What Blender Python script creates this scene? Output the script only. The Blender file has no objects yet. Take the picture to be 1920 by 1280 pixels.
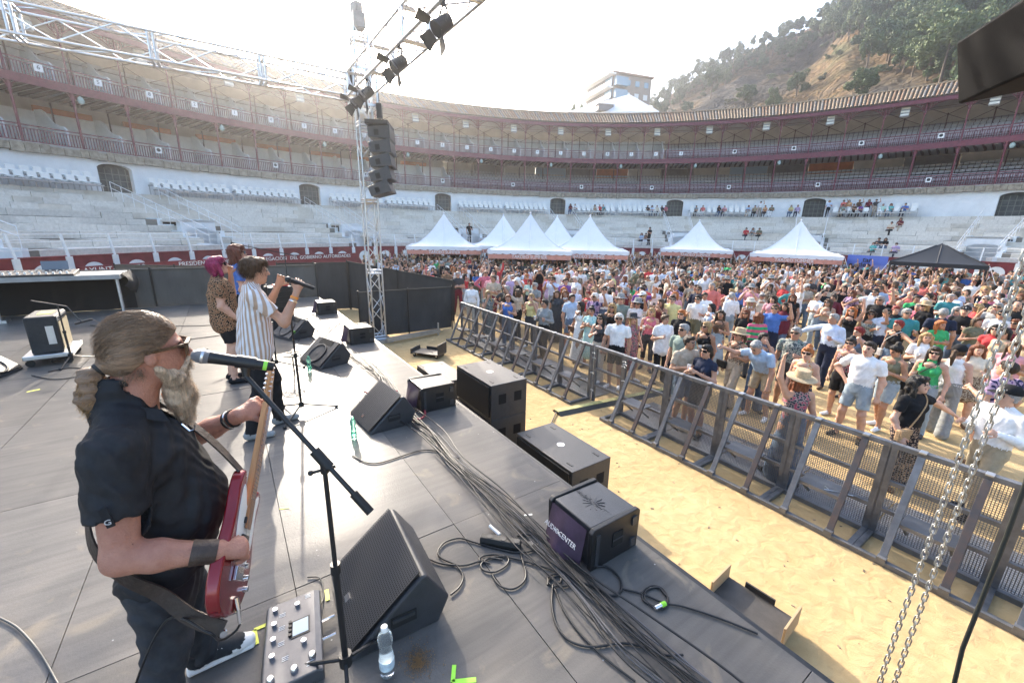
import bpy, bmesh, math, random
import numpy as np
from mathutils import Vector, Matrix, Euler
R = math.radians
SC = bpy.context.scene
COL = SC.collection
# ------------------------------------------------------------------ camera
CAMZ = 3.45            # sand is z = 0, stage deck is z = 1.45, the lens is 2 m above the deck
LENS_PX, PITCH, AZIM, ROLL = 775.76, R(15.03), R(34.34), R(1.173)
cam_d = bpy.data.cameras.new('camera'); cam = bpy.data.objects.new('camera', cam_d); COL.objects.link(cam)
cam_d.sensor_width = 36.0; cam_d.lens = 36.0*LENS_PX/1920; cam_d.clip_start = .05; cam_d.clip_end = 6000
fwd = Vector((math.sin(AZIM)*math.cos(PITCH), math.cos(AZIM)*math.cos(PITCH), -math.sin(PITCH)))
q = fwd.to_track_quat('-Z', 'Y')
cam.matrix_world = Matrix.Translation((0, 0, CAMZ)) @ q.to_matrix().to_4x4() @ Matrix.Rotation(ROLL, 4, 'Z')
SC.camera = cam
# ------------------------------------------------------------------ sky, sun, exposure
SUN_AZ, SUN_EL = R(8.0), R(26.5)     # azimuth from +Y towards +X
w = bpy.data.worlds.new('World'); SC.world = w; w.use_nodes = True
nt = w.node_tree; nt.nodes.clear()
sky = nt.nodes.new('ShaderNodeTexSky'); sky.sky_type = 'NISHITA'; sky.sun_disc = False
sky.sun_elevation = SUN_EL; sky.sun_rotation = SUN_AZ; sky.air_density = 1.0; sky.dust_density = 3.0; sky.ozone_density = 1.0
bg = nt.nodes.new('ShaderNodeBackground'); bg.inputs['Strength'].default_value = 0.15
wo = nt.nodes.new('ShaderNodeOutputWorld'); nt.links.new(sky.outputs[0], bg.inputs[0]); nt.links.new(bg.outputs[0], wo.inputs[0])
sun_d = bpy.data.lights.new('sun', 'SUN'); sun_d.energy = 2.7; sun_d.angle = R(.6); sun_d.color = (1.0, .90, .76)
sun = bpy.data.objects.new('sun', sun_d); COL.objects.link(sun)
sdir = Vector((math.sin(SUN_AZ)*math.cos(SUN_EL), math.cos(SUN_AZ)*math.cos(SUN_EL), math.sin(SUN_EL)))
sun.rotation_euler = sdir.to_track_quat('Z', 'Y').to_euler(); sun.location = (0, 30, 40)
SC.view_settings.view_transform = 'Standard'; SC.view_settings.look = 'None'
SC.view_settings.exposure = 2.04; SC.view_settings.gamma = 1.0; SC.view_settings.use_curve_mapping = False
SC.render.engine = 'CYCLES'
SC.cycles.use_denoising = True
SC.cycles.max_bounces = 6; SC.cycles.diffuse_bounces = 3; SC.cycles.glossy_bounces = 3; SC.cycles.transmission_bounces = 6
SC.cycles.transparent_max_bounces = 8; SC.cycles.sample_clamp_indirect = 6.0
SC.cycles.use_adaptive_sampling = True; SC.cycles.adaptive_threshold = .02

# ------------------------------------------------------------------ measuring helpers (photo pixel -> place)
def ray(x, y):
    x, y = (960+(x-960)*math.cos(ROLL)+(y-640)*math.sin(ROLL), 640-(x-960)*math.sin(ROLL)+(y-640)*math.cos(ROLL))
    a = (x-960)/LENS_PX; b = (640-y)/LENS_PX
    d = math.cos(PITCH)+b*math.sin(PITCH); z = -math.sin(PITCH)+b*math.cos(PITCH)
    return Vector((d*math.sin(AZIM)+a*math.cos(AZIM), d*math.cos(AZIM)-a*math.sin(AZIM), z))
def at(x, y, z): r = ray(x, y); return r*((z-CAMZ)/r.z)+Vector((0, 0, CAMZ))
def atY(x, y, Y): r = ray(x, y); return r*(Y/r.y)+Vector((0, 0, CAMZ))
def atX(x, y, X): r = ray(x, y); return r*(X/r.x)+Vector((0, 0, CAMZ))
def atd(x, y, h): r = ray(x, y); return r*(h/math.hypot(r.x, r.y))+Vector((0, 0, CAMZ))

# ------------------------------------------------------------------ object helpers
def tag(o, label=None, cat=None, group=None, kind=None):
    if label: o['label'] = label
    if cat: o['category'] = cat
    if group: o['group'] = group
    if kind: o['kind'] = kind
    return o
def link(name, data, parent=None, loc=None, rot=None):
    o = bpy.data.objects.new(name, data); COL.objects.link(o)
    if parent is not None: o.parent = parent
    if loc is not None: o.location = loc
    if rot is not None: o.rotation_euler = rot
    return o
def empty(name, loc=(0, 0, 0), rz=0.0, label=None, cat=None, group=None):
    o = link(name, None, None, loc, (0, 0, rz)); o.empty_display_size = .1
    return tag(o, label, cat, group)
def copy_tree(o, parent=None):
    c = o.copy(); COL.objects.link(c)
    if parent is not None: c.parent = parent
    for ch in o.children: copy_tree(ch, c)
    return c
def frame_of(d, up=(0, 0, 1)):
    d = Vector(d).normalized(); u = Vector(up)
    if abs(d.dot(u)) > .98: u = Vector((1, 0, 0))
    s = d.cross(u).normalized(); return d, s, s.cross(d).normalized()
class MB:
    """collects shapes, then links them as one mesh"""
    def __init__(self): self.v = []; self.f = []; self.m = []
    def add(self, vs, fs, mi=0):
        n = len(self.v); self.v.extend([tuple(p) for p in vs])
        self.f.extend([tuple(i+n for i in f) for f in fs]); self.m.extend([mi]*len(fs)); return self
    def box(self, c, s, rz=0.0, mi=0, M3=None):
        hx, hy, hz = s[0]/2, s[1]/2, s[2]/2
        P = [Vector((x, y, z)) for x in (-hx, hx) for y in (-hy, hy) for z in (-hz, hz)]
        if M3 is None and rz: M3 = Matrix.Rotation(rz, 3, 'Z')
        if M3 is not None: P = [M3 @ p for p in P]
        c = Vector(c); P = [p+c for p in P]
        return self.add(P, [(0, 1, 3, 2), (4, 6, 7, 5), (0, 4, 5, 1), (2, 3, 7, 6), (0, 2, 6, 4), (1, 5, 7, 3)], mi)
    def bx(self, a, b, mi=0):
        return self.box([(a[i]+b[i])/2 for i in range(3)], [abs(b[i]-a[i]) for i in range(3)], 0, mi)
    def bar(self, p, q, w, h=None, up=(0, 0, 1), mi=0):
        h = w if h is None else h; p = Vector(p); q = Vector(q); d, s, u = frame_of(q-p, up)
        P = [e+s*a*w/2+u*b*h/2 for e in (p, q) for a, b in ((-1, -1), (1, -1), (1, 1), (-1, 1))]
        return self.add(P, [(3, 2, 1, 0), (4, 5, 6, 7), (0, 1, 5, 4), (1, 2, 6, 5), (2, 3, 7, 6), (3, 0, 4, 7)], mi)
    def cyl(self, p, q, r0, r1=None, n=10, mi=0, cap=True):
        r1 = r0 if r1 is None else r1; p = Vector(p); q = Vector(q); d, s, u = frame_of(q-p)
        P = []
        for e, r in ((p, r0), (q, r1)):
            for k in range(n):
                a = 2*math.pi*k/n; P.append(e+s*math.cos(a)*r+u*math.sin(a)*r)
        F = [(k, (k+1) % n, n+(k+1) % n, n+k) for k in range(n)]
        if cap: F += [tuple(range(n-1, -1, -1)), tuple(range(n, 2*n))]
        return self.add(P, F, mi)
    def tube(self, pts, r, n=6, closed=False, mi=0):
        pts = [Vector(p) for p in pts]; N = len(pts); P = []; prev = None
        rr = r if isinstance(r, (list, tuple)) else [r]*N
        for i, p in enumerate(pts):
            if closed: t = pts[(i+1) % N]-pts[i-1]
            else: t = pts[min(i+1, N-1)]-pts[max(i-1, 0)]
            if t.length < 1e-9: t = Vector((0, 0, 1))
            t.normalize()
            if prev is None: _, s, u = frame_of(t)
            else:
                s = prev-t*prev.dot(t)
                if s.length < 1e-6: _, s, u = frame_of(t)
                s.normalize(); u = s.cross(t)
            prev = s; u = s.cross(t)
            for k in range(n):
                a = 2*math.pi*k/n; P.append(p+s*math.cos(a)*rr[i]+u*math.sin(a)*rr[i])
        F = []
        for i in range(N if closed else N-1):
            j = (i+1) % N
            F += [(i*n+k, j*n+k, j*n+(k+1) % n, i*n+(k+1) % n) for k in range(n)]
        if not closed: F += [tuple(range(n)), tuple(range(N*n-1, (N-1)*n-1, -1))]
        return self.add(P, F, mi)
    def lathe(self, prof, o=(0, 0, 0), n=20, M3=None, mi=0):
        o = Vector(o); P = []
        for r, z in prof:
            for k in range(n):
                a = 2*math.pi*k/n; p = Vector((r*math.cos(a), r*math.sin(a), z))
                P.append((M3 @ p if M3 is not None else p)+o)
        F = []
        for i in range(len(prof)-1):
            F += [(i*n+k, i*n+(k+1) % n, (i+1)*n+(k+1) % n, (i+1)*n+k) for k in range(n)]
        F += [tuple(range(n-1, -1, -1)), tuple(range((len(prof)-1)*n, len(prof)*n))]
        return self.add(P, F, mi)
    def prism(self, poly, a, b, fn, mi=0):
        """poly: 2-D outline; fn(u, v, w) -> point; extruded from w=a to w=b"""
        n = len(poly)
        P = [fn(u, v, a) for u, v in poly]+[fn(u, v, b) for u, v in poly]
        F = [tuple(range(n-1, -1, -1)), tuple(range(n, 2*n))]+[(k, (k+1) % n, n+(k+1) % n, n+k) for k in range(n)]
        return self.add(P, F, mi)
    def sphere(self, c, r, n=12, m=8, mi=0, sc=(1, 1, 1)):
        c = Vector(c); prof = [(max(1e-4, math.sin(math.pi*i/m))*r, -math.cos(math.pi*i/m)*r) for i in range(m+1)]
        st = len(self.v); self.lathe(prof, (0, 0, 0), n, None, mi)
        for i in range(st, len(self.v)):
            p = self.v[i]; self.v[i] = (p[0]*sc[0]+c.x, p[1]*sc[1]+c.y, p[2]*sc[2]+c.z)
        return self
    def grid(self, fn, nu, nv, mi=0, closed=False):
        P = [fn(i/(nu), j/(nv)) for i in range(nu+1) for j in range(nv+1)]
        F = [(i*(nv+1)+j, (i+1)*(nv+1)+j, (i+1)*(nv+1)+j+1, i*(nv+1)+j+1) for i in range(nu) for j in range(nv)]
        return self.add(P, F, mi)
    def mesh(self, name, mats, smooth=None):
        me = bpy.data.meshes.new(name); me.from_pydata(self.v, [], self.f)
        mats = mats if isinstance(mats, (list, tuple)) else [mats]
        for m in mats: me.materials.append(m)
        if len(mats) > 1: me.polygons.foreach_set('material_index', self.m)
        bm = bmesh.new(); bm.from_mesh(me); bmesh.ops.recalc_face_normals(bm, faces=bm.faces); bm.to_mesh(me); bm.free()
        if smooth is not None:
            me.polygons.foreach_set('use_smooth', [True]*len(me.polygons)); me.set_sharp_from_angle(angle=R(smooth))
        me.update(); return me
    def build(self, name, mats, parent=None, loc=None, rot=None, smooth=None, bevel=0):
        o = link(name, self.mesh(name, mats, smooth), parent, loc, rot)
        if bevel:
            b = o.modifiers.new('bevel', 'BEVEL'); b.width = bevel; b.segments = 2; b.limit_method = 'ANGLE'
        return o
def mesh_np(name, V, F, mats, mi=None, smooth=True):
    me = bpy.data.meshes.new(name); V = np.asarray(V, np.float32); F = np.asarray(F, np.int32); k = F.shape[1]
    me.vertices.add(len(V)); me.vertices.foreach_set('co', V.ravel())
    me.loops.add(F.size); me.loops.foreach_set('vertex_index', F.ravel())
    me.polygons.add(len(F)); me.polygons.foreach_set('loop_start', np.arange(0, F.size, k, dtype=np.int32))
    for m in (mats if isinstance(mats, (list, tuple)) else [mats]): me.materials.append(m)
    if mi is not None: me.polygons.foreach_set('material_index', np.asarray(mi, np.int32))
    me.polygons.foreach_set('use_smooth', np.full(len(F), smooth))
    me.update(calc_edges=True); me.validate(); return me
def text_mesh(s, size, mat, depth=.004, align='CENTER', name='lettering'):
    c = bpy.data.curves.new('txt', 'FONT'); c.body = s; c.size = size; c.extrude = depth; c.align_x = align; c.align_y = 'CENTER'; c.resolution_u = 2
    o = bpy.data.objects.new('txt', c); COL.objects.link(o)
    bpy.context.view_layer.update()
    me = bpy.data.meshes.new_from_object(o.evaluated_get(bpy.context.evaluated_depsgraph_get()))
    bpy.data.objects.remove(o); bpy.data.curves.remove(c)
    me.name = name; me.materials.clear(); me.materials.append(mat); return me

# ------------------------------------------------------------------ procedural materials
MATS = {}
def M(name, col, rough=.6, metal=0.0, var=.0, scale=6.0, col2=None, bump=0.0, bscale=60.0, spec=.5, stretch=(1, 1, 1), detail=4.0, rvar=0.0, trans=0.0, alpha=1.0, emit=0.0, sss=0.0, ior=None, coat=0.0):
    if name in MATS: return MATS[name]
    m = bpy.data.materials.new(name); m.use_nodes = True; n = m.node_tree; b = n.nodes['Principled BSDF']
    c = (*col, 1); b.inputs['Base Color'].default_value = c; b.inputs['Roughness'].default_value = rough
    b.inputs['Metallic'].default_value = metal; b.inputs['Specular IOR Level'].default_value = spec
    if trans: b.inputs['Transmission Weight'].default_value = trans
    if ior: b.inputs['IOR'].default_value = ior
    if alpha < 1: b.inputs['Alpha'].default_value = alpha
    if coat: b.inputs['Coat Weight'].default_value = coat; b.inputs['Coat Roughness'].default_value = .1
    if sss: b.inputs['Subsurface Weight'].default_value = sss; b.inputs['Subsurface Radius'].default_value = (.02, .008, .004)
    if emit: b.inputs['Emission Color'].default_value = c; b.inputs['Emission Strength'].default_value = emit
    if var or bump or rvar or col2:
        tc = n.nodes.new('ShaderNodeTexCoord'); mp = n.nodes.new('ShaderNodeMapping'); mp.inputs['Scale'].default_value = stretch
        n.links.new(tc.outputs['Object'], mp.inputs['Vector'])
    if var or col2 or rvar:
        nz = n.nodes.new('ShaderNodeTexNoise'); nz.inputs['Scale'].default_value = scale; nz.inputs['Detail'].default_value = detail; nz.inputs['Roughness'].default_value = .62
        n.links.new(mp.outputs[0], nz.inputs['Vector'])
        rp = n.nodes.new('ShaderNodeValToRGB'); rp.color_ramp.elements[0].position = .32; rp.color_ramp.elements[1].position = .68
        lo = col2 if col2 else tuple(x*(1-var) for x in col); hi = col if col2 else tuple(min(1, x*(1+var)) for x in col)
        rp.color_ramp.elements[0].color = (*lo, 1); rp.color_ramp.elements[1].color = (*hi, 1)
        n.links.new(nz.outputs['Fac'], rp.inputs['Fac']); n.links.new(rp.outputs['Color'], b.inputs['Base Color'])
        if rvar:
            mr = n.nodes.new('ShaderNodeMapRange'); mr.inputs[3].default_value = max(.02, rough-rvar); mr.inputs[4].default_value = min(1, rough+rvar)
            n.links.new(nz.outputs['Fac'], mr.inputs[0]); n.links.new(mr.outputs[0], b.inputs['Roughness'])
    if bump:
        n2 = n.nodes.new('ShaderNodeTexNoise'); n2.inputs['Scale'].default_value = bscale; n2.inputs['Detail'].default_value = 5
        n.links.new(mp.outputs[0], n2.inputs['Vector'])
        bp = n.nodes.new('ShaderNodeBump'); bp.inputs['Strength'].default_value = bump; bp.inputs['Distance'].default_value = .02
        n.links.new(n2.outputs['Fac'], bp.inputs['Height']); n.links.new(bp.outputs[0], b.inputs['Normal'])
    MATS[name] = m; return m
def nodes_of(m): return m.node_tree, m.node_tree.nodes, m.node_tree.links, m.node_tree.nodes['Principled BSDF']
# ================================================================== ground and arena
random.seed(7); np.random.seed(7)
CX, CY = 14.41, 5.43            # centre of the ring
def pol(a, r, z=0.0):           # angle (degrees from +Y towards +X) about the ring centre
    t = R(a); return Vector((CX+math.sin(t)*r, CY+math.cos(t)*r, z))
# sand
def sand_material():
    m = M('sand', (.62, .45, .235), rough=.95, spec=.15)
    n, N, L, b = nodes_of(m)
    tc = N.new('ShaderNodeTexCoord')
    def noise(sc, det=5, dist=0.0):
        t = N.new('ShaderNodeTexNoise'); t.inputs['Scale'].default_value = sc; t.inputs['Detail'].default_value = det; t.inputs['Distortion'].default_value = dist
        L.new(tc.outputs['Object'], t.inputs['Vector']); return t
    a = noise(.55, 6, .6); c = noise(7, 6, .4); g = noise(160, 3)
    r1 = N.new('ShaderNodeValToRGB'); r1.color_ramp.elements[0].position = .3; r1.color_ramp.elements[1].position = .72
    r1.color_ramp.elements[0].color = (.52, .37, .185, 1); r1.color_ramp.elements[1].color = (.60, .44, .235, 1)
    L.new(a.outputs['Fac'], r1.inputs['Fac'])
    r2 = N.new('ShaderNodeValToRGB'); r2.color_ramp.elements[0].position = .3; r2.color_ramp.elements[1].position = .65
    r2.color_ramp.elements[0].color = (.88, .85, .80, 1); r2.color_ramp.elements[1].color = (1, 1, 1, 1); L.new(c.outputs['Fac'], r2.inputs['Fac'])
    mx = N.new('ShaderNodeMixRGB'); mx.blend_type = 'MULTIPLY'; mx.inputs[0].default_value = 1
    L.new(r1.outputs[0], mx.inputs[1]); L.new(r2.outputs[0], mx.inputs[2]); L.new(mx.outputs[0], b.inputs['Base Color'])
    vo = N.new('ShaderNodeTexVoronoi'); vo.inputs['Scale'].default_value = 5.5; vo.feature = 'SMOOTH_F1'; L.new(tc.outputs['Object'], vo.inputs['Vector'])
    ad = N.new('ShaderNodeMath'); ad.operation = 'MULTIPLY_ADD'; ad.inputs[1].default_value = .5; L.new(vo.outputs['Distance'], ad.inputs[0]); L.new(c.outputs['Fac'], ad.inputs[2])
    ad2 = N.new('ShaderNodeMath'); ad2.operation = 'MULTIPLY_ADD'; ad2.inputs[1].default_value = .25; L.new(g.outputs['Fac'], ad2.inputs[0]); L.new(ad.outputs[0], ad2.inputs[2])
    bp = N.new('ShaderNodeBump'); bp.inputs['Strength'].default_value = .55; bp.inputs['Distance'].default_value = .06; L.new(ad2.outputs[0], bp.inputs['Height']); L.new(bp.outputs[0], b.inputs['Normal'])
    return m
g = MB().add([(-120, -330, -.02), (340, -330, -.02), (340, 340, -.02), (-120, 340, -.02)], [(0, 1, 2, 3)])
tag(g.build('ground', M('dry_earth', (.25, .2, .13), var=.3, scale=.2, rough=.95)), kind='structure')
g = MB(); ring = [pol(a, 27.9, 0) for a in range(0, 360, 4)]; g.add(ring, [tuple(range(len(ring)))])
tag(g.build('sand', sand_material()), kind='structure')

deb = MB(); rgd = random.Random(77)
for k in range(420):
    x, y = rgd.uniform(2.3, 9), rgd.uniform(-2, 13); s_ = rgd.uniform(.004, .02); deb.box((x, y, .003), (s_*2, s_, .008), rgd.uniform(0, 3))
tag(deb.build('gravel_bits', M('gravel_bits', (.30, .23, .15), rough=.9, var=.5, scale=3)), kind='stuff')
# colours of the ring
m_white = M('limewash', (.78, .80, .80), rough=.85, var=.06, scale=1.2, bump=.15, bscale=8)
m_stone = M('pale_stone', (.75, .71, .64), rough=.9, col2=(.61, .57, .50), scale=7.0, bump=.4, bscale=18)
m_stone2 = M('ochre_stone', (.68, .63, .545), rough=.9, col2=(.56, .51, .43), scale=3.0, bump=.4, bscale=18)
m_red = M('oxblood_paint', (.20, .030, .036), rough=.6, var=.2, scale=3)
m_purple = M('maroon_iron', (.155, .042, .058), rough=.55, var=.25, scale=5)
m_purple2 = M('maroon_iron_dark', (.075, .028, .03), rough=.6, var=.2, scale=5)
m_wp = M('white_paint', (.80, .81, .80), rough=.55, var=.05, scale=4)
m_plastic = M('white_plastic', (.82, .82, .78), rough=.4)
m_cream = M('cream_plaster', (.60, .575, .52), rough=.9, var=.1, scale=1.0)
m_dark = M('passage_shade', (.035, .035, .035), rough=.9)
m_soffit = M('grey_boarding', (.27, .26, .26), rough=.9, var=.15, scale=2)
m_orange = M('terracotta_plaster', (.55, .21, .09), rough=.9, var=.15, scale=2)
m_cornice = M('worn_cornice_stone', (.40, .35, .27), rough=.95, col2=(.20, .17, .13), scale=4, bump=.6, bscale=10)
m_steel = M('galvanised', (.50, .51, .52), rough=.4, metal=.8, var=.1)
m_joist = M('white_joist', (.55, .53, .52), rough=.8, var=.1)
m_bench = M('grey_bench', (.42, .41, .42), rough=.7, var=.15)

A0, A1 = -76.0, 118.0           # built part of the ring, degrees
RW, ZW = 28.0, 2.0              # red wall
R0T, R1T, Z0T, Z1T, NT = 29.6, 42.3, 1.9, 5.47, 10
def arc_strip(mb, r0, z0, r1, z1, a0=A0, a1=A1, step=1.0, mi=0, gaps=()):
    n = max(1, int(round((a1-a0)/step)))
    for i in range(n):
        b0, b1 = a0+(a1-a0)*i/n, a0+(a1-a0)*(i+1)/n
        if any(g0 <= (b0+b1)/2 <= g1 for g0, g1 in gaps): continue
        mb.add([pol(b0, r0, z0), pol(b1, r0, z0), pol(b1, r1, z1), pol(b0, r1, z1)], [(0, 1, 2, 3)], mi)
def arc_solid(mb, r0, r1, z0, z1, a0=A0, a1=A1, step=1.0, mi=0, gaps=()):
    n = max(1, int(round((a1-a0)/step)))
    for i in range(n):
        b0, b1 = a0+(a1-a0)*i/n, a0+(a1-a0)*(i+1)/n
        if any(g0 <= (b0+b1)/2 <= g1 for g0, g1 in gaps): continue
        P = [pol(b, r, z) for b in (b0, b1) for r in (r0, r1) for z in (z0, z1)]
        F = [(0, 2, 6, 4), (1, 5, 7, 3), (0, 4, 5, 1), (2, 3, 7, 6)]
        if i == 0: F.append((0, 1, 3, 2))
        if i == n-1: F.append((4, 6, 7, 5))
        mb.add(P, F, mi)
def radial_frame(a):            # columns: tangential, outward, up
    t = R(a); out = Vector((math.sin(t), math.cos(t), 0)); tan = Vector((math.cos(t), -math.sin(t), 0)); return tan, out
def rbox(mb, a, r, z, st, so, sz, mi=0):
    tan, out = radial_frame(a); M3 = Matrix((tan, out, Vector((0, 0, 1)))).transposed(); mb.box(pol(a, r, z), (st, so, sz), 0, mi, M3)

# ---- red wall round the sand with white discs, posts, wires and lettering
wall = empty('arena_wall', pol(20, RW, 0), 0, 'oxblood red ring wall with white discs and white posts behind the crowd', 'wall')
def child(mb, name, mats, parent, smooth=None, bevel=0):
    o = mb.build(name, mats, None, None, None, smooth, bevel); o.parent = parent
    o.matrix_parent_inverse = Matrix.Translation(-parent.location) if parent.rotation_euler.z == 0 else parent.matrix_basis.inverted(); return o
g = MB(); arc_solid(g, RW, RW+.16, 0, ZW, step=1.75); child(g, 'wall', m_red, wall)
g = MB(); arc_solid(g, RW-.04, RW+.20, ZW, ZW+.05, step=1.75); child(g, 'coping', m_red, wall)
disc_mesh = None; post_mesh = None
k = 0; a = -48.95-3.54*7
while a < A1-3:
    tan, out = radial_frame(a); rot = math.atan2(tan.y, tan.x)
    if post_mesh is None:
        pm = MB(); pm.bx((-.11, -.10, 1.05), (.11, -.03, 2.02)); pm.bar((0, -.06, 2.0), (0, .12, 2.95), .09, .07); post_mesh = pm.mesh('rail_post', m_wp)
        dm = MB(); dm.prism([(.42*math.cos(R(t*10)), .42*math.sin(R(t*10))) for t in range(36)], -.008, -.045, lambda u, v, w: (u, w, v+1.32)); disc_mesh = dm.mesh('white_disc', m_wp)
    o = link('rail_post', post_mesh, wall, pol(a, RW, 0)-wall.location, (0, 0, rot))
    tan, out = radial_frame(a+1.77)
    link('white_disc', disc_mesh, wall, pol(a+1.77, RW, 0)-wall.location, (0, 0, math.atan2(tan.y, tan.x)))
    a += 3.54; k += 1
for zz, rr in ((2.32, RW+.0), (2.62, RW+.06), (2.92, RW+.12)):
    g = MB(); g.tube([pol(a, rr, zz) for a in np.arange(A0, A1, 1.77)], .014, 4); child(g, 'rail_wire', m_wp, wall)
lower = MB(); arc_solid(lower, RW-.9, RW-.82, 0, 1.64, a0=-46, a1=-14, step=1.6); child(lower, 'lettered_boards', m_red, wall)
for s, a, rr, z, sz in (('AYUNTAMIENTO', -43.2, RW-.97, 1.46, .32), ('PRESIDENCIA', -35.6, RW-.97, 1.46, .30), ('DIPUTACION', -30.8, RW-.92, 1.46, .30), ('DELEGACION', -26.6, RW-.96, 1.46, .30), ('DEL', -23.6, RW-.93, 1.46, .30), ('GOBIERNO', -21.2, RW-.96, 1.46, .30), ('AUTORIDADES', -17.2, RW-.96, 1.46, .30), ('TENDIDO 2', -2, RW-.02, .55, .38), ('TENDIDO 4', 62.5, RW-.02, .8, .38), ('PRENSA', 84.6, RW-.02, .72, .38), ('TENDIDO 3', 20, RW-.02, .55, .38)):
    tan, out = radial_frame(a); o = link('lettering', text_mesh(s, sz, m_wp), wall)
    o.matrix_parent_inverse = Matrix.Translation(-wall.location)
    o.matrix_basis = Matrix.Translation(pol(a, rr, z)) @ Matrix((tan, Vector((0, 0, 1)), -out)).transposed().to_4x4()

# ---- stone tiers: every block a piece, the biggest 300 as parts of their own
tiers = empty('stone_tiers', pol(20, 35, 0), 0, 'pale weathered stone seating tiers rising behind the red ring wall', 'seating tiers')
DOORS = [10.25+19.45*k for k in range(-4, 6)]
VOMS = [d for d in DOORS]
VW = 1.75                        # half width of a passage, degrees
rise = (Z1T-Z0T)/NT; tread = (R1T-R0T)/NT
blocks = []
camv = Vector((0, 0, CAMZ))
core = MB()
for i in range(NT):
    r0 = R0T+i*tread; z1 = Z0T+(i+1)*rise; z0 = z1-rise
    gp = [(v-VW, v+VW) for v in VOMS] if i < 5 else []
    # dark core just behind the faces so joints read as recessed
    arc_strip(core, r0+.03, z0-.6, r0+.03, z1-.02, step=.875, gaps=gp); arc_strip(core, r0+.03, z1-.02, r0+tread+.1, z1-.02, step=.875, gaps=gp)
    a = A0+random.uniform(0, 1)
    while a < A1:
        wdt = R(1)*r0; da = random.uniform(.95, 1.75)/(R(1)*r0)
        mid = a+da/2
        if not any(g0-.4 < mid < g1+.4 for g0, g1 in gp):
            p = pol(mid, r0, z1); d = (p-camv).length
            inview = abs(((math.degrees(math.atan2(p.x, p.y))-34.34+180) % 360)-180) < 52
            blocks.append((d if inview else d+500, a, a+da-.022, r0, z0, z1, mid))
        a += da
core.build('tier_core', M('joint_mortar', (.22, .2, .17), rough=.95), None).parent = tiers
tiers.children[0].matrix_parent_inverse = Matrix.Translation(-tiers.location)
tag(tiers.children[0], kind='stuff')
blocks.sort(key=lambda t: t[0])
def block_geom(mb, b, jit):
    _, a0, a1, r0, z0, z1, mid = b
    dr = random.uniform(-.04, .03); dz = random.uniform(-.03, .012)
    P = [pol(x, y, z) for x in (a0, a1) for y in (r0+dr, r0+tread+.02) for z in (z0+.004+dz, z1+dz)]
    mi = 1 if random.random() < .12 or any(abs(mid-v) < 3.2 and abs(mid-v) > 1.9 and z1 > 3.6 for v in VOMS) else 0
    mb.add(P, [(0, 1, 3, 2), (4, 6, 7, 5), (0, 4, 5, 1), (2, 3, 7, 6), (0, 2, 6, 4), (1, 5, 7, 3)], mi)
for b in blocks[:300]:
    g = MB(); block_geom(g, b, 1); o = child(g, 'stone_block', [m_stone, m_stone2], tiers)
g = MB()
for b in blocks[300:]: block_geom(g, b, 1)
tag(child(g, 'far_stone_blocks', [m_stone, m_stone2], tiers), kind='stuff')

# ---- passages (vomitories) with their white cheeks, arch heads and stair rails
rail_mesh = {}
for v in VOMS:
    p0 = pol(v, R0T, 0)
    t = empty('stand_passage', p0, 0, 'arched white passage cut into the stone tiers, %s round the ring from the lettered boards' % ['first','second','third','fourth','fifth','sixth','seventh','eighth','ninth','tenth'][VOMS.index(v)], 'passage', 'arched passages through the tiers')
    rr1 = R0T+5*tread+.1
    for s in (-1, 1):
        g = MB()
        for i in range(5):
            r0 = R0T+i*tread; z1 = Z0T+(i+1)*rise
            P = [pol(v+s*(VW+e), r, z) for e in (-.02, .42) for r in (r0-.02, r0+tread) for z in (0.4, z1+.06)]
            g.add(P, [(0, 1, 3, 2), (4, 6, 7, 5), (0, 4, 5, 1), (2, 3, 7, 6), (0, 2, 6, 4), (1, 5, 7, 3)])
        child(g, 'cheek_wall', m_white, t)
    # arched head wall at the back with a dark opening
    rb = R0T+2.4*tread; hw = 1.05; zt = Z0T+5*rise
    tan, out = radial_frame(v); hwid = R(VW)*rb
    pts = [(-hwid, .5), (-hw, .5)]+[(-hw*math.cos(R(x)), 2.75+.42*math.sin(R(x))) for x in range(0, 181, 15)]+[(hw, .5), (hwid, .5), (hwid, zt), (-hwid, zt)]
    g = MB(); g.prism(pts, 0, .5, lambda u, vv, w_: pol(v, rb, 0)+tan*u+out*w_+Vector((0, 0, vv))); child(g, 'arch_wall', m_white, t)
    g = MB(); rbox(g, v, rb+1.6, 1.9, 2.4, .1, 3.2); child(g, 'dark_interior', m_dark, t)  # near-black panel stands in for the shade inside the passage
    g = MB(); rbox(g, v, rb+2.6, zt-.08, 2*hwid+.3, 5.2, .14); child(g, 'passage_roof', m_stone, t)
    for s in (-1, 1):
        g = MB()
        aa = v+s*(VW+.2)
        for off, hgt in ((0, .95), (0, .55)):
            g.tube([pol(aa, R0T+i*tread+.1, Z0T+(i+1)*rise+hgt) for i in range(0, 9)], .022, 5)
        for i in range(0, 9):
            b0 = pol(aa, R0T+i*tread+.1, Z0T+(i+1)*rise); g.tube([b0, b0+Vector((0, 0, .96))], .018, 5)
        child(g, 'stair_rail', m_wp, t)

# ---- upper building: white wall with arched doors, two iron galleries, tiled roof
gal = empty('bullring_gallery', pol(20, 45, 0), 0, 'two storey maroon iron gallery with tiled roof above white arena wall', 'gallery')
RG = 42.3; ZB = 7.62             # wall face, cornice underside
BAY = 3.89; COL0 = 4.34
NB0 = int(math.floor((A0-COL0)/BAY)); NB1 = int(math.ceil((A1-COL0)/BAY))
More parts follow.
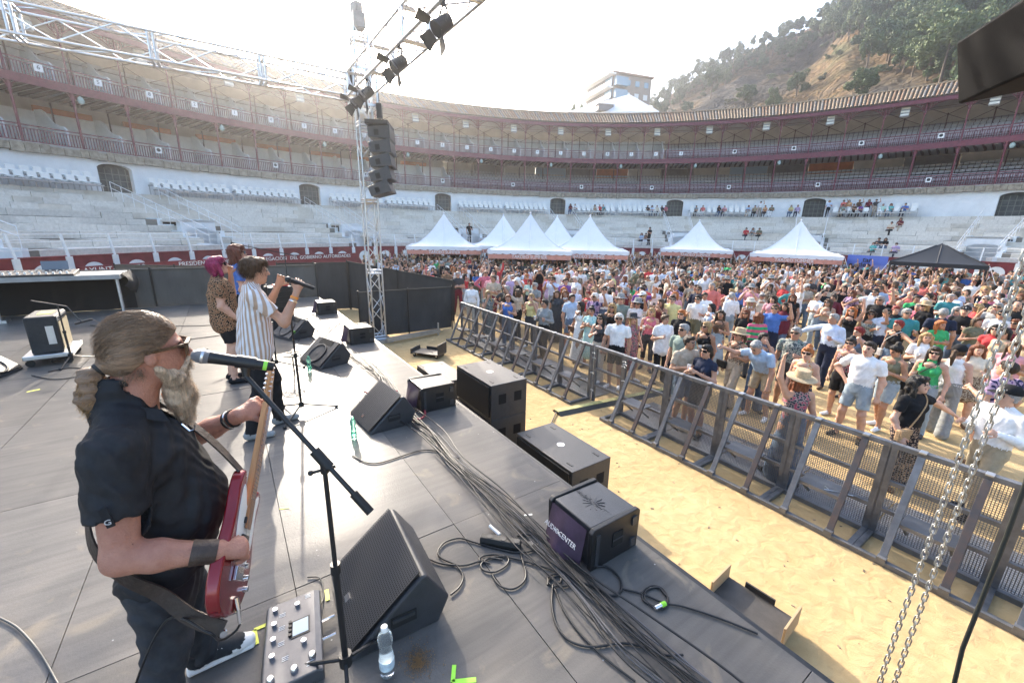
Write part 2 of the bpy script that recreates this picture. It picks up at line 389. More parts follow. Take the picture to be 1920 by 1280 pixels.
# white wall between the doors
dw = 1.32                        # half width of a door in degrees
edges = [A0]+[x for d in DOORS for x in (d-dw, d+dw) if A0 < d < A1]+[A1]
for i in range(0, len(edges), 2):
    g = MB(); arc_solid(g, RG, RG+.5, Z1T-.2, ZB, edges[i], edges[i+1], 1.2); child(g, 'white_wall', m_white, gal)
for d in DOORS:
    tan, out = radial_frame(d); hw = R(dw)*RG+.02
    o0 = pol(d, RG, 0)
    fn = lambda u, vv, w_: o0+tan*u+out*w_+Vector((0, 0, vv))
    g = MB(); g.prism([(-hw, ZB)]+[(-hw, 7.05)]+[(-hw*math.cos(R(x)), 7.1+.36*math.sin(R(x))) for x in range(10, 171, 20)]+[(hw, 7.05), (hw, ZB)], 0.0, .5, fn); child(g, 'door_head', m_white, gal)
    g = MB(); rbox(g, d, RG+.62, 6.5, 2*hw+.1, .06, 2.3); dp = child(g, 'door', M('door_leaf', (.10, .105, .10), rough=.8, var=.3, scale=3), gal)
    g = MB()
    for k in range(5): rbox(g, d-dw*.8+k*dw*.4, RG+.57, 6.35, .05, .03, 1.7)
    for zz in (5.9, 6.35, 6.8): rbox(g, d, RG+.555, zz, 2*hw-.1, .02, .05)
    o = child(g, 'door_grille', M('door_bars', (.2, .2, .18), rough=.6), gal); tag(o, kind='stuff')
# stone cornice made of blocks
g = MB(); a = A0
while a < A1:
    da = random.uniform(.5, 1.1); dr = random.uniform(-.05, .05); dz = random.uniform(-.05, .05)
    arc_solid(g, RG-.32+dr, RG+.5, ZB-.02+dz, 8.12+random.uniform(-.02, .02), a, a+da-.03, 5); a += da
tag(child(g, 'stone_cornice', m_cornice, gal), kind='stuff')
# floors, back walls, roof
ZL, ZU, ZE = 8.14, 11.95, 15.9   # lower floor, upper floor, eave
RC = 42.15                       # columns
g = MB(); arc_solid(g, RC-.15, RG+7, ZL-.08, ZL+.02, step=1.945); child(g, 'lower_floor', M('floor_concrete', (.35, .34, .32), rough=.9), gal)
g = MB(); arc_solid(g, RC-.2, RG+7, ZU-.14, ZU-.02, step=1.945); child(g, 'upper_floor', m_joist, gal)
g = MB(); arc_solid(g, RC-.24, RC-.12, ZU-.42, ZU+.04, step=1.945); child(g, 'edge_beam', m_purple, gal)
# back walls
SPL, SPU = COL0+BAY*2, COL0+BAY*11    # where the walled boxes end and the open benches start
g = MB(); arc_solid(g, RG+4.6, RG+4.8, ZL, 10.85, A0, SPL, 1.945); child(g, 'lower_back_wall', m_wp, gal)
g = MB(); arc_solid(g, RG+5.6, RG+5.8, ZL, 11.9, A0, SPL, 1.945); child(g, 'lower_rear_wall', m_cream, gal)
for x in np.arange(-70, 8, 6.1): g = MB(); arc_solid(g, RG+4.55, RG+4.85, 10.86, 11.25, x+2.2, x+6.0, 1.9); child(g, 'wall_band', m_orange, gal)
g = MB(); arc_solid(g, RG+4.6, RG+4.8, ZU, 14.9, A0, SPU, 1.945); child(g, 'upper_back_wall', m_wp, gal)
g = MB(); arc_solid(g, RG+6.3, RG+6.5, 12.9, 16.4, A0, A1, 1.945); child(g, 'rear_wall', m_cream, gal)
for i, (a0, a1) in enumerate([(SPL+5*k*1.0, SPL+5*k+4.96) for k in range(0, 21)]):
    g = MB(); arc_solid(g, RG+6.22, RG+6.4, 10.56, 11.78, a0, a1, 1.7)
    child(g, 'rear_panel', [m_cream, m_soffit, m_cream, M('sky_blue_glass', (.35, .48, .6), rough=.2), m_soffit, m_orange][i % 6], gal)
g = MB(); arc_solid(g, RG+6.0, RG+6.2, ZL, 10.55, SPL, A1, 1.945); child(g, 'rear_parapet', m_cream, gal)
# roof: soffit, rafters and tiles
g = MB(); arc_strip(g, RC-.35, ZE-.05, RC+3.2, ZE+1.2, step=1.945); arc_strip(g, RC+3.2, ZE+1.2, RG+7, ZE+.1, step=1.945); child(g, 'roof_soffit', m_soffit, gal)
g = MB(); arc_solid(g, RC-.42, RC-.30, ZE-.36, ZE-.02, step=1.945); child(g, 'fascia_board', m_purple, gal)
# barrel tiles
tile_cols = [M('tile_ochre', (.42, .31, .20), rough=.9, col2=(.25, .19, .13), scale=9), M('tile_rust', (.37, .22, .13), rough=.9, col2=(.22, .14, .09), scale=9), M('tile_grey', (.30, .28, .25), rough=.9, col2=(.16, .15, .14), scale=9)]
m_tile_pan = M('tile_pan', (.15, .11, .075), rough=.95)
V = []; F = []; MI = []
nt_ = 5
for a in np.arange(A0, A1, .42):
    mi = random.choice((0, 0, 0, 1, 1, 2, 2))
    tan, out = radial_frame(a)
    for sgn in (0, 1):
        for j in range(7):
            f0, f1 = j/7, (j+1)/7+.03
            base = len(V)
            for f, lift in ((f0, .05), (f1, .0)):
                if sgn == 0: c = pol(a, RC-.5+f*3.75, ZE+.02+f*1.85+lift)
                else: c = pol(a, RC+3.2+(1-f)*3.8, ZE+.3+f*1.5+lift)
                for k in range(nt_):
                    t = math.pi*k/(nt_-1); wd = .105*(1-.08*f)
                    p = c-tan*math.cos(t)*wd+Vector((0, 0, math.sin(t)*.10)); V.append(tuple(p))
            for k in range(nt_-1): F.append((base+k, base+k+1, base+nt_+k+1, base+nt_+k)); MI.append(mi if random.random() > .2 else random.choice((0, 1, 2)))
        if sgn == 0 and a > 96: break
me = mesh_np('roof_tiles', V, F, tile_cols, MI); o = link('roof_tiles', me, gal); o.matrix_parent_inverse = Matrix.Translation(-gal.location); tag(o, kind='stuff')
g = MB(); arc_strip(g, RC-.46, ZE+.0, RC+3.3, ZE+1.86, step=1.945); arc_strip(g, RC+3.3, ZE+1.86, RG+7.1, ZE+.1, step=1.945); child(g, 'roof_deck', m_tile_pan, gal)
g = MB(); g.tube([pol(a, RC+3.28, ZE+1.95) for a in np.arange(A0, A1, .7)], .12, 6); child(g, 'ridge_tiles', tile_cols[0], gal)

# repeated bay pieces, built once at the origin (x tangential, y outward) and shared
def at_bay(name, me, a, r=RC, z=0.0, parent=gal, label=None):
    tan, out = radial_frame(a); o = link(name, me, parent, pol(a, r, z)-parent.location, (0, 0, math.atan2(tan.y, tan.x))); return o
chord = 2*RC*math.sin(R(BAY/2))
def railing_mesh(wd, h, n):
    g = MB(); g.bx((-wd/2, -.03, h-.07), (wd/2, .03, h)); g.bx((-wd/2, -.025, .06), (wd/2, .025, .12)); g.bx((-wd/2, -.02, h-.24), (wd/2, .02, h-.2))
    for i in range(n):
        x = -wd/2+(i+.5)*wd/n; g.bx((x-.022, -.018, .12), (x+.022, .018, h-.2))
    return g.mesh('railing', m_purple)
rl = railing_mesh(chord-.16, 1.05, 18); ru = railing_mesh(chord-.16, 1.0, 18)
g = MB(); prof = [(.075, 0), (.075, 2.75), (.12, 2.85), (.07, 2.95), (.13, 3.25), (.13, 3.8), (.10, 3.82), (.085, 4.0), (.055, 4.9), (.05, 6.5), (.09, 6.62), (.06, 6.7), (.06, 7.8)]
g.lathe(prof, (0, 0, 0), 10); colm = g.mesh('column', m_purple, 40)
g = MB()
for s in (-1, 1):
    g.tube([(s*.05, 0, 2.95), (s*.18, 0, 3.3), (s*.5, 0, 3.52)], .035, 5); g.tube([(0, .05, 2.95), (0, .3, 3.35), (0, .8, 3.55)], .035, 5)
brk = g.mesh('bracket', m_purple, 60)
# arch spandrel under the eave
hw = chord/2-.05
pts = [(-hw, 0), (-hw, -1.2)]+[(-hw*math.cos(R(x)), -1.2+1.05*math.sin(R(x))**.8) for x in range(6, 175, 12)]+[(hw, -1.2), (hw, 0)]
def ring_arch(pts, out_w):
    g = MB(); n = 16
    for i in range(n):
        x0, x1 = -hw+2*hw*i/n, -hw+2*hw*(i+1)/n
        f = lambda x: -1.25+1.02*(max(0, 1-(x/hw)**2))**.55
        P = [(x0, -.03, f(x0)), (x1, -.03, f(x1)), (x1, -.03, f(x1)+.07), (x0, -.03, f(x0)+.07), (x0, .03, f(x0)), (x1, .03, f(x1)), (x1, .03, f(x1)+.07), (x0, .03, f(x0)+.07)]
        g.add(P, [(3, 2, 1, 0), (4, 5, 6, 7), (0, 1, 5, 4), (1, 2, 6, 5), (2, 3, 7, 6), (3, 0, 4, 7)])
        # lattice in the corner
        if f(x0) < -.34: g.bx((x0-.015, -.015, f(x0)+.05), (x0+.015, .015, -.02))
    for s in (-1, 1):
        for zz, xx in ((-.3, .42), (-.55, .26), (-.8, .15)): g.bx((s*hw, -.02, zz-.02), (s*(hw-xx), .02, zz+.02))
        for rr, cx_, cz_ in ((.13, .18, -.2), (.09, .13, -.45), (.06, .09, -.68)):
            g.tube([(s*(hw-cx_)+rr*math.cos(R(t)), 0, cz_+rr*math.sin(R(t))) for t in range(0, 360, 40)], .018, 4, closed=True)
    return g.mesh('spandrel', m_purple)
arch = ring_arch(pts, 0)
# joists, rear posts, cross bracing
g = MB()
for i in range(5):
    x = -chord/2+(i+.5)*chord/5; g.bx((x-.07, 0.1, -.34), (x+.07, 4.6, -.15))
joi = g.mesh('joists', m_purple2)
g = MB(); g.cyl((0, 0, 0), (0, 0, 3.2), .05, n=6); postm = g.mesh('rear_post', m_purple2)
g = MB(); z0, z1 = 0, 1.55; h2 = chord*1.07/2
for p_, q_ in (((-h2, 0, z0), (h2, 0, z1)), ((-h2, 0, z1), (h2, 0, z0)), ((-h2, 0, z0), (h2, 0, z0)), ((-h2, 0, z1), (h2, 0, z1))): g.tube([p_, q_], .022, 4)
brm = g.mesh('cross_brace', m_purple2)
# S-curved box partition (palco divider)
pp = [(0, 0), (3.9, 0), (3.9, 2.75), (3.0, 2.7), (2.5, 2.5), (2.0, 2.05), (1.5, 1.7), (.9, 1.5), (.3, 1.4), (0, 1.2)]
g = MB(); g.prism([(u-3.9+3.9, v) for u, v in pp], -.05, .05, lambda u, v, w_: (w_, u+.4, v)); part = g.mesh('box_divider', m_wp)
g = MB(); g.bx((-.20, -.03, .04), (.20, .0, .46)); sign = g.mesh('number_plate', m_wp)
m_ink = M('black_ink', (.02, .02, .02), rough=.6)
m_lampface = M('lamp_glass', (.7, .7, .6), rough=.3); m_lampbody = M('lamp_body', (.55, .56, .55), rough=.5)
g = MB()
for k in range(3): g.bx((-.32, -.12+0*k, -.1-.3*k), (.32, .14, .12-.3*k))
for k in range(3): g.bx((-.29, -.13, -.07-.3*k), (.29, -.121, .09-.3*k), 1)
lamp = g.mesh('floodlight', [m_lampbody, m_lampface])
def bench_rows(z0, n, back):
    g = MB()
    for i in range(n):
        y = .7+i*.85; z = z0+i*.42
        g.bx((-chord/2*1.06, y, z-.42+.0), (chord/2*1.06, y+.85, z-.06), 1)
        g.bx((-chord/2*1.05, y+.1, z+.34), (chord/2*1.05, y+.45, z+.39)); g.bx((-chord/2*1.05, y+.52, z+.6), (chord/2*1.05, y+.56, z+.82))
        for j in range(7):
            x = -chord/2+(j+.5)*chord/7; g.bx((x-.02, y+.46, z-.06), (x+.02, y+.5, z+.82), 2)
    return g.mesh('bench_rows', [m_bench, M('step_grey', (.36, .35, .34), rough=.9), m_purple2])
bench = bench_rows(.1, 5, 0)
numtxt = {s: text_mesh(s, .34, m_ink) for s in '2468135'}
g = MB(); g.prism([(.13*math.cos(R(t*20)), .13*math.sin(R(t*20))) for t in range(18)], -.035, -.04, lambda u, v, w_: (u, w_, v+.27)); dot = g.mesh('black_dot', m_ink)
for k in range(NB0, NB1+1):
    a = COL0+BAY*k
    if not A0 <= a <= A1: continue
    at_bay('column', colm, a, RC, ZL); at_bay('bracket', brk, a, RC, ZL)
    at_bay('rear_post', postm, a+.0, RG+3.2, ZL); at_bay('rear_post', postm, a+BAY/2, RG+3.2, ZU)
    am = a+BAY/2
    if am > A1: continue
    lowrail = at_bay('railing', rl, am, RC, ZL); uprail = at_bay('railing', ru, am, RC, ZU+.02)
    for o_ in (lowrail, uprail): tag(o_, kind='stuff')
    at_bay('spandrel', arch, am, RC, ZE-.1)
    tag(at_bay('joists', joi, am, RC, ZU), kind='stuff'); at_bay('cross_brace', brm, am, RG+3.4, 14.3)
    if am < SPL: at_bay('box_divider', part, am+BAY*.35, RC+.2, ZL)
    else: tag(at_bay('bench_rows', bench, am, RC, ZL), kind='stuff')
    if am < SPU: at_bay('box_divider', part, am+BAY*.35, RC+.2, ZU)
    else: tag(at_bay('bench_rows', bench, am, RC, ZU), kind='stuff')
    for zz, sh in ((ZU+.42, .1), (ZL+.42, .0)):
        if (zz < 10 and k % 3 != 1) or (zz > 10 and am > SPU and k % 2 == 0): continue
        s_ = at_bay('number_plate', sign, am+sh, RC-.05, zz)
        tan, out = radial_frame(am+sh)
        if (k % 3 == 1 and zz < 10) or am > 55 and k % 2: link('black_dot', dot, s_)
        else:
            o = link('lettering', numtxt['2468135'[(abs(k)*3) % 7]], s_); o.location = (0, -.034, .27); o.rotation_euler = (R(90), 0, 0)
    if k % 2 == 0: o = at_bay('floodlight', lamp, am, RC+.25, ZE-.55); o.rotation_euler.x = R(-18)
# small globe lamps below the upper floor
g = MB(); g.lathe([(.02, .3), (.14, .18), (.19, 0), (.13, -.16), (.02, -.2)], n=12); glb = g.mesh('globe_lamp', M('greenish_glass', (.35, .45, .42), rough=.15))
for k in range(NB0, NB1, 3): at_bay('globe_lamp', glb, COL0+BAY*k+.5, RC-.1, ZU-.75)

# ---- rows of white plastic seats along the top tier
g = MB()
def shell(g):
    g.grid(lambda u, v: (-.22+.44*u, -.02+.42*v-.0, .42+.05*abs(u-.5)*2+.03*v), 4, 3)
    g.grid(lambda u, v: (-.22+.44*u, .40+.07*v+.0, .45+.40*v-.16*abs(u-.5)**2), 4, 3)
    g.bx((-.2, 0, .38), (.2, .38, .42)); g.bx((-.2, .42, .44), (.2, .47, .78))
shell(g); seat_m = g.mesh('seat', m_plastic)
SEATZ = Z1T
k = 0
spans = []
for i, d in enumerate(DOORS[:-1]):
    spans += [(d+2.1, d+9.6), (d+10.0, d+17.4)] if d < 30 else ([(d+2.2, d+6.5), (d+7.2, d+11.4)])
for (a0, a1) in spans:
    if a0 < -60 or a1 > 92: continue
    am = (a0+a1)/2
    nm = {True: 'bank of white plastic seats on a steel frame below the walled boxes', False: 'bank of white plastic seats on a steel frame where spectators sit'}[am < 32]
    nb_ = len([1 for o_ in bpy.data.objects if o_.name.startswith('seat_bank')]); nm = 'white plastic seat bank, %s along the top tier counted from the lettered boards' % ['first','second','third','fourth','fifth','sixth','seventh','eighth','ninth','tenth','eleventh','twelfth','thirteenth','fourteenth','fifteenth','sixteenth','seventeenth'][nb_]
    t = empty('seat_bank', pol(am, RG-1.6, Z1T), 0, nm, 'seats', 'seat banks along the top tier')
    fr = MB()
    for row, (rr, zz) in enumerate(((RG-1.75, Z1T+.06), (RG-1.05, Z1T+.40))):
        arc_solid(fr, rr-.1, rr+.42, zz+.24, zz+.32, a0, a1, .9); n = int((a1-a0)*R(1)*rr/.56)
        for i in range(n+1): rbox(fr, a0+(a1-a0)*i/max(1, n), rr+.2, zz/2+(Z1T-.0)/2+.1, .05, .05, zz+.26-Z1T+.0)
        for i in range(n):
            aa = a0+(a1-a0)*(i+.5)/n; tan, out = radial_frame(aa)
            o = link('seat', seat_m, t, pol(aa, rr, zz)-t.location, (0, 0, math.atan2(tan.y, tan.x)))
    child(fr, 'steel_frame', m_steel, t)
# ================================================================== hill, trees and buildings beyond the ring
def proj(p):
    X, Y, z = p[0], p[1], p[2]-CAMZ; d = X*math.sin(AZIM)+Y*math.cos(AZIM); r = X*math.cos(AZIM)-Y*math.sin(AZIM)
    dep = d*math.cos(PITCH)-z*math.sin(PITCH); u = d*math.sin(PITCH)+z*math.cos(PITCH)
    if dep < .01: return (-9999, -9999, dep)
    x = LENS_PX*r/dep; y = -LENS_PX*u/dep
    return (960+x*math.cos(ROLL)-y*math.sin(ROLL), 640+x*math.sin(ROLL)+y*math.cos(ROLL), dep)
sil = [(980, 330), (1060, 226), (1130, 222), (1200, 205), (1230, 182), (1260, 160), (1290, 140), (1330, 118), (1360, 102), (1400, 80), (1440, 66), (1480, 52), (1520, 38), (1545, 20), (1570, -5), (1620, -50), (1720, -100), (1910, -150)]
saz = []; sel = []
for x, y in sil:
    r = ray(x, y+(16 if 1200 <= x <= 1570 else 0)); saz.append(math.degrees(math.atan2(r.x, r.y))); sel.append(math.atan2(r.z, math.hypot(r.x, r.y)))
saz += [105, 125, 150, 170]; sel += [sel[-1]*1.1, sel[-1]*.95, sel[-1]*.5, .02]
def ridge(az): return float(np.interp(az, saz, sel))
from mathutils import noise as mnoise
D0, D1 = 88.0, 235.0
def hill_pt(az, u):
    rho = D0+(D1-D0)*u; e = ridge(az); g = .12+.88*min(u, 1.0)**.75
    if u > 1: g *= 1-(u-1)*1.6
    z = rho*math.tan(e)*g+CAMZ
    x, y = math.sin(R(az))*rho, math.cos(R(az))*rho
    if 0 < u < 1.0:
        k = min(1, u*4)*min(1, (1-u)*5)
        z += k*(5.0*mnoise.noise((x*.035, y*.035, 3))+2.2*mnoise.noise((x*.12, y*.12, 9))+.9*mnoise.noise((x*.35, y*.35, 5)))
    return Vector((x, y, max(z, -.5)))
def hill_material():
    m = M('hillside', (.3, .2, .12), rough=.95, spec=.1); n, N, L, b = nodes_of(m)
    tc = N.new('ShaderNodeTexCoord')
    def nz(sc, det=6, di=.5, vec=None):
        t = N.new('ShaderNodeTexNoise'); t.inputs['Scale'].default_value = sc; t.inputs['Detail'].default_value = det; t.inputs['Distortion'].default_value = di
        L.new(tc.outputs['Object'], t.inputs['Vector']); return t
    def ramp(src, stops):
        r = N.new('ShaderNodeValToRGB'); e = r.color_ramp.elements
        e[0].position, e[0].color = stops[0][0], (*stops[0][1], 1); e[1].position, e[1].color = stops[-1][0], (*stops[-1][1], 1)
        for p, c in stops[1:-1]:
            k = e.new(p); k.color = (*c, 1)
        L.new(src, r.inputs[0]); return r
    a = ramp(nz(.035).outputs['Fac'], [(.36, (.085, .078, .068)), (.46, (.135, .105, .07)), (.56, (.195, .128, .066)), (.68, (.105, .105, .052))])
    c = ramp(nz(.5, 8, 1.0).outputs['Fac'], [(.3, (.45, .45, .46)), (.62, (1, 1, 1))])
    mx = N.new('ShaderNodeMixRGB'); mx.blend_type = 'MULTIPLY'; mx.inputs[0].default_value = .9; L.new(a.outputs[0], mx.inputs[1]); L.new(c.outputs[0], mx.inputs[2]); L.new(mx.outputs[0], b.inputs['Base Color'])
    bp = N.new('ShaderNodeBump'); bp.inputs['Strength'].default_value = 1.0; bp.inputs['Distance'].default_value = 2.5; L.new(nz(.35, 8, .8).outputs['Fac'], bp.inputs['Height']); L.new(bp.outputs[0], b.inputs['Normal'])
    return m
NA, NU = 150, 60
V = [tuple(hill_pt(44+126*i/NA, 1.5*j/NU)) for i in range(NA+1) for j in range(NU+1)]
F = [(i*(NU+1)+j, (i+1)*(NU+1)+j, (i+1)*(NU+1)+j+1, i*(NU+1)+j+1) for i in range(NA) for j in range(NU)]
tag(link('hill', mesh_np('hill', V, F, hill_material())), kind='structure')

# leaf-clump crowns
greens = [M('pine_green', (.062, .105, .038), rough=.75, var=.35, scale=.9), M('olive_green', (.105, .145, .045), rough=.75, var=.35, scale=.9), M('grey_green', (.12, .165, .085), rough=.75, var=.3, scale=.9), M('dry_scrub', (.13, .115, .07), rough=.8, var=.3, scale=.9)]
m_bark = M('bark', (.13, .10, .075), rough=.95, var=.3, scale=6)
def crown_mesh(name, n, lobes, leaf, mats, seed, mixp):
    rg = np.random.RandomState(seed); V = []; F = []; MI = []
    for i in range(n):
        c, rad = lobes[rg.randint(len(lobes))]
        d = rg.normal(size=3); d /= np.linalg.norm(d); rr = rg.uniform(.35, 1.0)**.5
        p = np.array(c)+d*np.array(rad)*rr
        nrm = d+rg.normal(size=3)*.6; nrm /= np.linalg.norm(nrm); t = np.cross(nrm, rg.normal(size=3)); t /= np.linalg.norm(t); b = np.cross(nrm, t)
        s = leaf*rg.uniform(.5, 1.3); k = len(V)
        V += [p-t*s-b*s*.45, p+t*s*.2-b*s*.6, p+t*s+b*s*.3, p-t*s*.1+b*s*.65]; F.append((k, k+1, k+2, k+3)); MI.append(0 if rg.rand() > mixp else 1)
    return mesh_np(name, V, F, mats, MI, smooth=False)
def lobes_of(seed, wide, tall, base, n):
    rg = np.random.RandomState(seed); L = [((0, 0, base+tall*.55), (wide*.55, wide*.55, tall*.42))]
    for i in range(n):
        a = rg.uniform(0, 6.28); r = rg.uniform(.3, .75)*wide; L.append(((math.cos(a)*r, math.sin(a)*r, base+tall*rg.uniform(.15, .9)), (wide*rg.uniform(.25, .42),)*2+(tall*rg.uniform(.14, .26),)))
    return L
def trunk_mesh(h, r, seed):
    rg = random.Random(seed); g = MB()
    bend = rg.uniform(-.6, .6); pts = [(bend*t*t*.6, bend*.4*t, h*t) for t in (0, .25, .5, .75, 1.0)]
    g.tube(pts, [r, r*.85, r*.7, r*.5, r*.25], 6)
    for i in range(5):
        t = rg.uniform(.45, .9); a = rg.uniform(0, 6.28); b0 = Vector((bend*t*t*.6, bend*.4*t, h*t)); g.tube([b0, b0+Vector((math.cos(a)*h*.14, math.sin(a)*h*.14, h*.1)), b0+Vector((math.cos(a)*h*.25, math.sin(a)*h*.25, h*.26))], [r*.4, r*.28, r*.12], 5)
    return g.mesh('trunk', m_bark, 60)
tree_kinds = []
for sd in range(7):
    wide, tall, base = [(3.0, 5.2, 2.6), (2.6, 6.0, 2.0), (3.6, 4.4, 3.0), (2.2, 7.0, 2.4), (3.2, 5.6, 1.6), (4.2, 6.2, 3.2), (2.8, 4.2, 1.8)][sd]
    mats = [[greens[0], greens[1]], [greens[1], greens[2]], [greens[0], greens[2]], [greens[2], greens[1]]][sd % 4]
    tree_kinds.append((crown_mesh('crown', 4200, lobes_of(sd, wide, tall, base, 11), .20, mats, sd, .3), trunk_mesh(base+tall*.6, .22, sd)))
bush_kinds = [crown_mesh('foliage', 1200, lobes_of(20+s, 1.5, 1.7, -.1, 5), .14, [greens[s % 4], greens[(s+1) % 4]], 30+s, .35) for s in range(4)]
rg = random.Random(12)
def bare(px, py): # the open rock face shows hardly a tree
    top = np.interp(px, [1200, 1290, 1400, 1480, 1560, 1640, 1700, 1780], [190, 158, 112, 82, 78, 112, 150, 190]); return py > top and px < 1790
n_t = n_b = 0; placed = []
tries = 0
while n_t < 300 and tries < 12000:
    tries += 1
    az, u = rg.uniform(50, 100), rg.uniform(.04, 1.0)**.8
    if n_t < 75: az, u = rg.uniform(50, 72), rg.uniform(.80, 1.0)
    p = hill_pt(az, u); q_ = proj(p)
    if not (1190 < q_[0] < 1960 and -60 < q_[1] < 240): continue
    if bare(q_[0], q_[1]-(30 if u > .86 else 0)) and rg.random() > .012: continue
    if any((p-o_).length < 3.4 for o_ in placed): continue
    placed.append(p); k = rg.randrange(7); s = rg.uniform(.75, 1.25)*(.72 if u > .85 else 1.0)*(1.15 if q_[0] > 1600 else 1.0)
    near = 'on the skyline of the hill' if u > .9 else ('in the dense wood high on the slope' if u > .45 else 'low on the hillside above the tiled roof')
    t = empty('hill_tree', p, rg.uniform(0, 6.28), ['dark rounded pine', 'olive green tall tree', 'broad dark pine with grey green clumps', 'slim grey green eucalyptus', 'bushy dark pine', 'large spreading olive green tree', 'small dark grey green tree'][k]+' '+near, 'tree', 'trees on the hillside')
    t.scale = (s, s, s*rg.uniform(.9, 1.15)); link('crown', tree_kinds[k][0], t); link('trunk', tree_kinds[k][1], t, (0, 0, -.3)); n_t += 1
tries = 0; sc_v = []; 
while n_b < 110 and tries < 5000:
    tries += 1
    az = rg.uniform(50, 98); u = rg.uniform(.05, .98); p = hill_pt(az, u); q_ = proj(p)
    if not (1215 < q_[0] < 1960 and -40 < q_[1] < 215): continue
    if bare(q_[0], q_[1]) and rg.random() > .35: continue
    k = rg.randrange(4); s = rg.uniform(.5, 1.2)
    t = empty('hill_shrub', p, rg.uniform(0, 6.28), ['dark green', 'olive green', 'grey green', 'dry brown'][k]+(' shrub on the bare rock face of the hill' if bare(q_[0], q_[1]) else ' shrub among the trees of the hill'), 'shrub', 'shrubs on the hillside')
    t.scale = (s, s, s); link('foliage', bush_kinds[k], t); n_b += 1

# apartment block and white roofed house
m_beige = M('beige_render', (.36, .30, .25), rough=.85, var=.08, scale=.5); m_glassb = M('blue_glass', (.20, .32, .42), rough=.08, spec=.8); m_balc = M('balcony_white', (.80, .81, .81), rough=.7)
c0 = atd(1152, 137, 125); cl = atd(1101, 163, 137); cr = atd(1222, 152, 131.5); zt = c0.z
ap = empty('apartment_block', (c0.x, c0.y, 0), 0, 'beige apartment block with blue glass balconies standing above the tiled roof', 'building')
def L2(p, q_, t): return Vector((p.x+(q_.x-p.x)*t, p.y+(q_.y-p.y)*t, 0))
P = [L2(c0, c0, 0), L2(cr, cr, 0), L2(cr, cr, 0)+L2(cl, cl, 0)-L2(c0, c0, 0), L2(cl, cl, 0)]
g = MB(); g.add([p_+Vector((0, 0, z)) for z in (0, zt) for p_ in P], [(0, 1, 5, 4), (1, 2, 6, 5), (2, 3, 7, 6), (3, 0, 4, 7), (4, 5, 6, 7)]); child(g, 'wall', m_beige, ap)
dl = (L2(cl, cl, 0)-P[0]); ll = dl.length; dl.normalize(); dr_ = (P[1]-P[0]); lr = dr_.length; dr_.normalize()
nl = Vector((dl.y, -dl.x, 0)); nl = nl if nl.dot(P[0]) < 0 else -nl; nr = Vector((dr_.y, -dr_.x, 0)); nr = nr if nr.dot(P[0]) < 0 else -nr
fl = 2.95
for k in range(7):
    z = zt-.3-fl*k
    g = MB(); g.box(P[0]+dl*(ll*.5-.2+.9*k)+nl*.9+Vector((0, 0, z)), (ll+1.2, 2.0, .35), math.atan2(dl.y, dl.x)); child(g, 'balcony_slab', m_balc, ap)
    g = MB(); g.box(P[0]+dl*(ll*.5-.2+.9*k)+nl*1.8+Vector((0, 0, z-fl+.55)), (ll+1.2, .1, .95), math.atan2(dl.y, dl.x)); child(g, 'balcony_front', m_balc, ap)
    g = MB(); g.box(P[0]+dl*ll*.5+nl*.10+Vector((0, 0, z-fl*.45)), (ll-.4, .2, 2.2), math.atan2(dl.y, dl.x)); child(g, 'balcony_recess', M('shaded_recess', (.16, .16, .17), rough=.6), ap)  # dark strip: shade behind the balcony fronts put into its colour
    g = MB(); g.box(P[0]+dl*2.0+nl*.3+Vector((0, 0, z-fl*.5)), (3.2, .2, 2.1), math.atan2(dl.y, dl.x)); child(g, 'window', m_glassb, ap)
    g = MB(); g.box(P[0]+dr_*1.9+nr*.6+Vector((0, 0, z-fl*.55)), (3.6, 1.2, 2.0), math.atan2(dr_.y, dr_.x)); child(g, 'window', m_glassb, ap)
    for t_ in (.38, .62, .86):
        g = MB(); g.box(P[0]+dr_*lr*t_+nr*.04+Vector((0, 0, z-fl*.5)), (1.3, .12, 1.3), math.atan2(dr_.y, dr_.x)); child(g, 'window', M('pale_window', (.80, .80, .78), rough=.4) if k else m_glassb, ap)
g = MB(); g.box(P[0]+dr_*lr*.5+dl*ll*.5+Vector((0, 0, zt+.2)), (lr+1, ll+1, .4), math.atan2(dr_.y, dr_.x)); child(g, 'roof_slab', M('roof_brown', (.3, .2, .14), rough=.9), ap)
g = MB()
for t_ in (.2, .3): g.tube([P[0]+dr_*lr*.15+dl*ll*t_+Vector((0, 0, zt)), P[0]+dr_*lr*.15+dl*ll*t_+Vector((0, 0, zt+3.2))], .05, 4)
child(g, 'aerial', m_steel, ap)
b0, b1, apx = atd(1066, 209, 100), atd(1236, 209, 88), atd(1180, 177, 97)
wh = empty('white_roofed_house', (apx.x, apx.y, 0), 0, 'house with a white hipped roof in front of the beige block', 'building')
back = Vector((apx.x*1.12, apx.y*1.12, b0.z))
g = MB(); g.add([b0, b1, apx, back, Vector((b0.x, b0.y, 0)), Vector((b1.x, b1.y, 0)), Vector((back.x, back.y, 0))], [(0, 1, 2), (1, 3, 2), (3, 0, 2), (4, 5, 1, 0), (5, 6, 3, 1), (6, 4, 0, 3)]); child(g, 'roof', M('white_roof', (.66, .68, .70), rough=.6, var=.05, scale=.4), wh)
mid = (b0*.55+b1*.45)
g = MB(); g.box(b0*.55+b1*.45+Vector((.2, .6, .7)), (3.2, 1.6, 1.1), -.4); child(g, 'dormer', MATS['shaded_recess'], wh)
g = MB(); g.box(b0*.55+b1*.45+Vector((.2, .6, 1.32)), (3.6, 2.0, .14), -.4); child(g, 'dormer_roof', m_balc, wh)
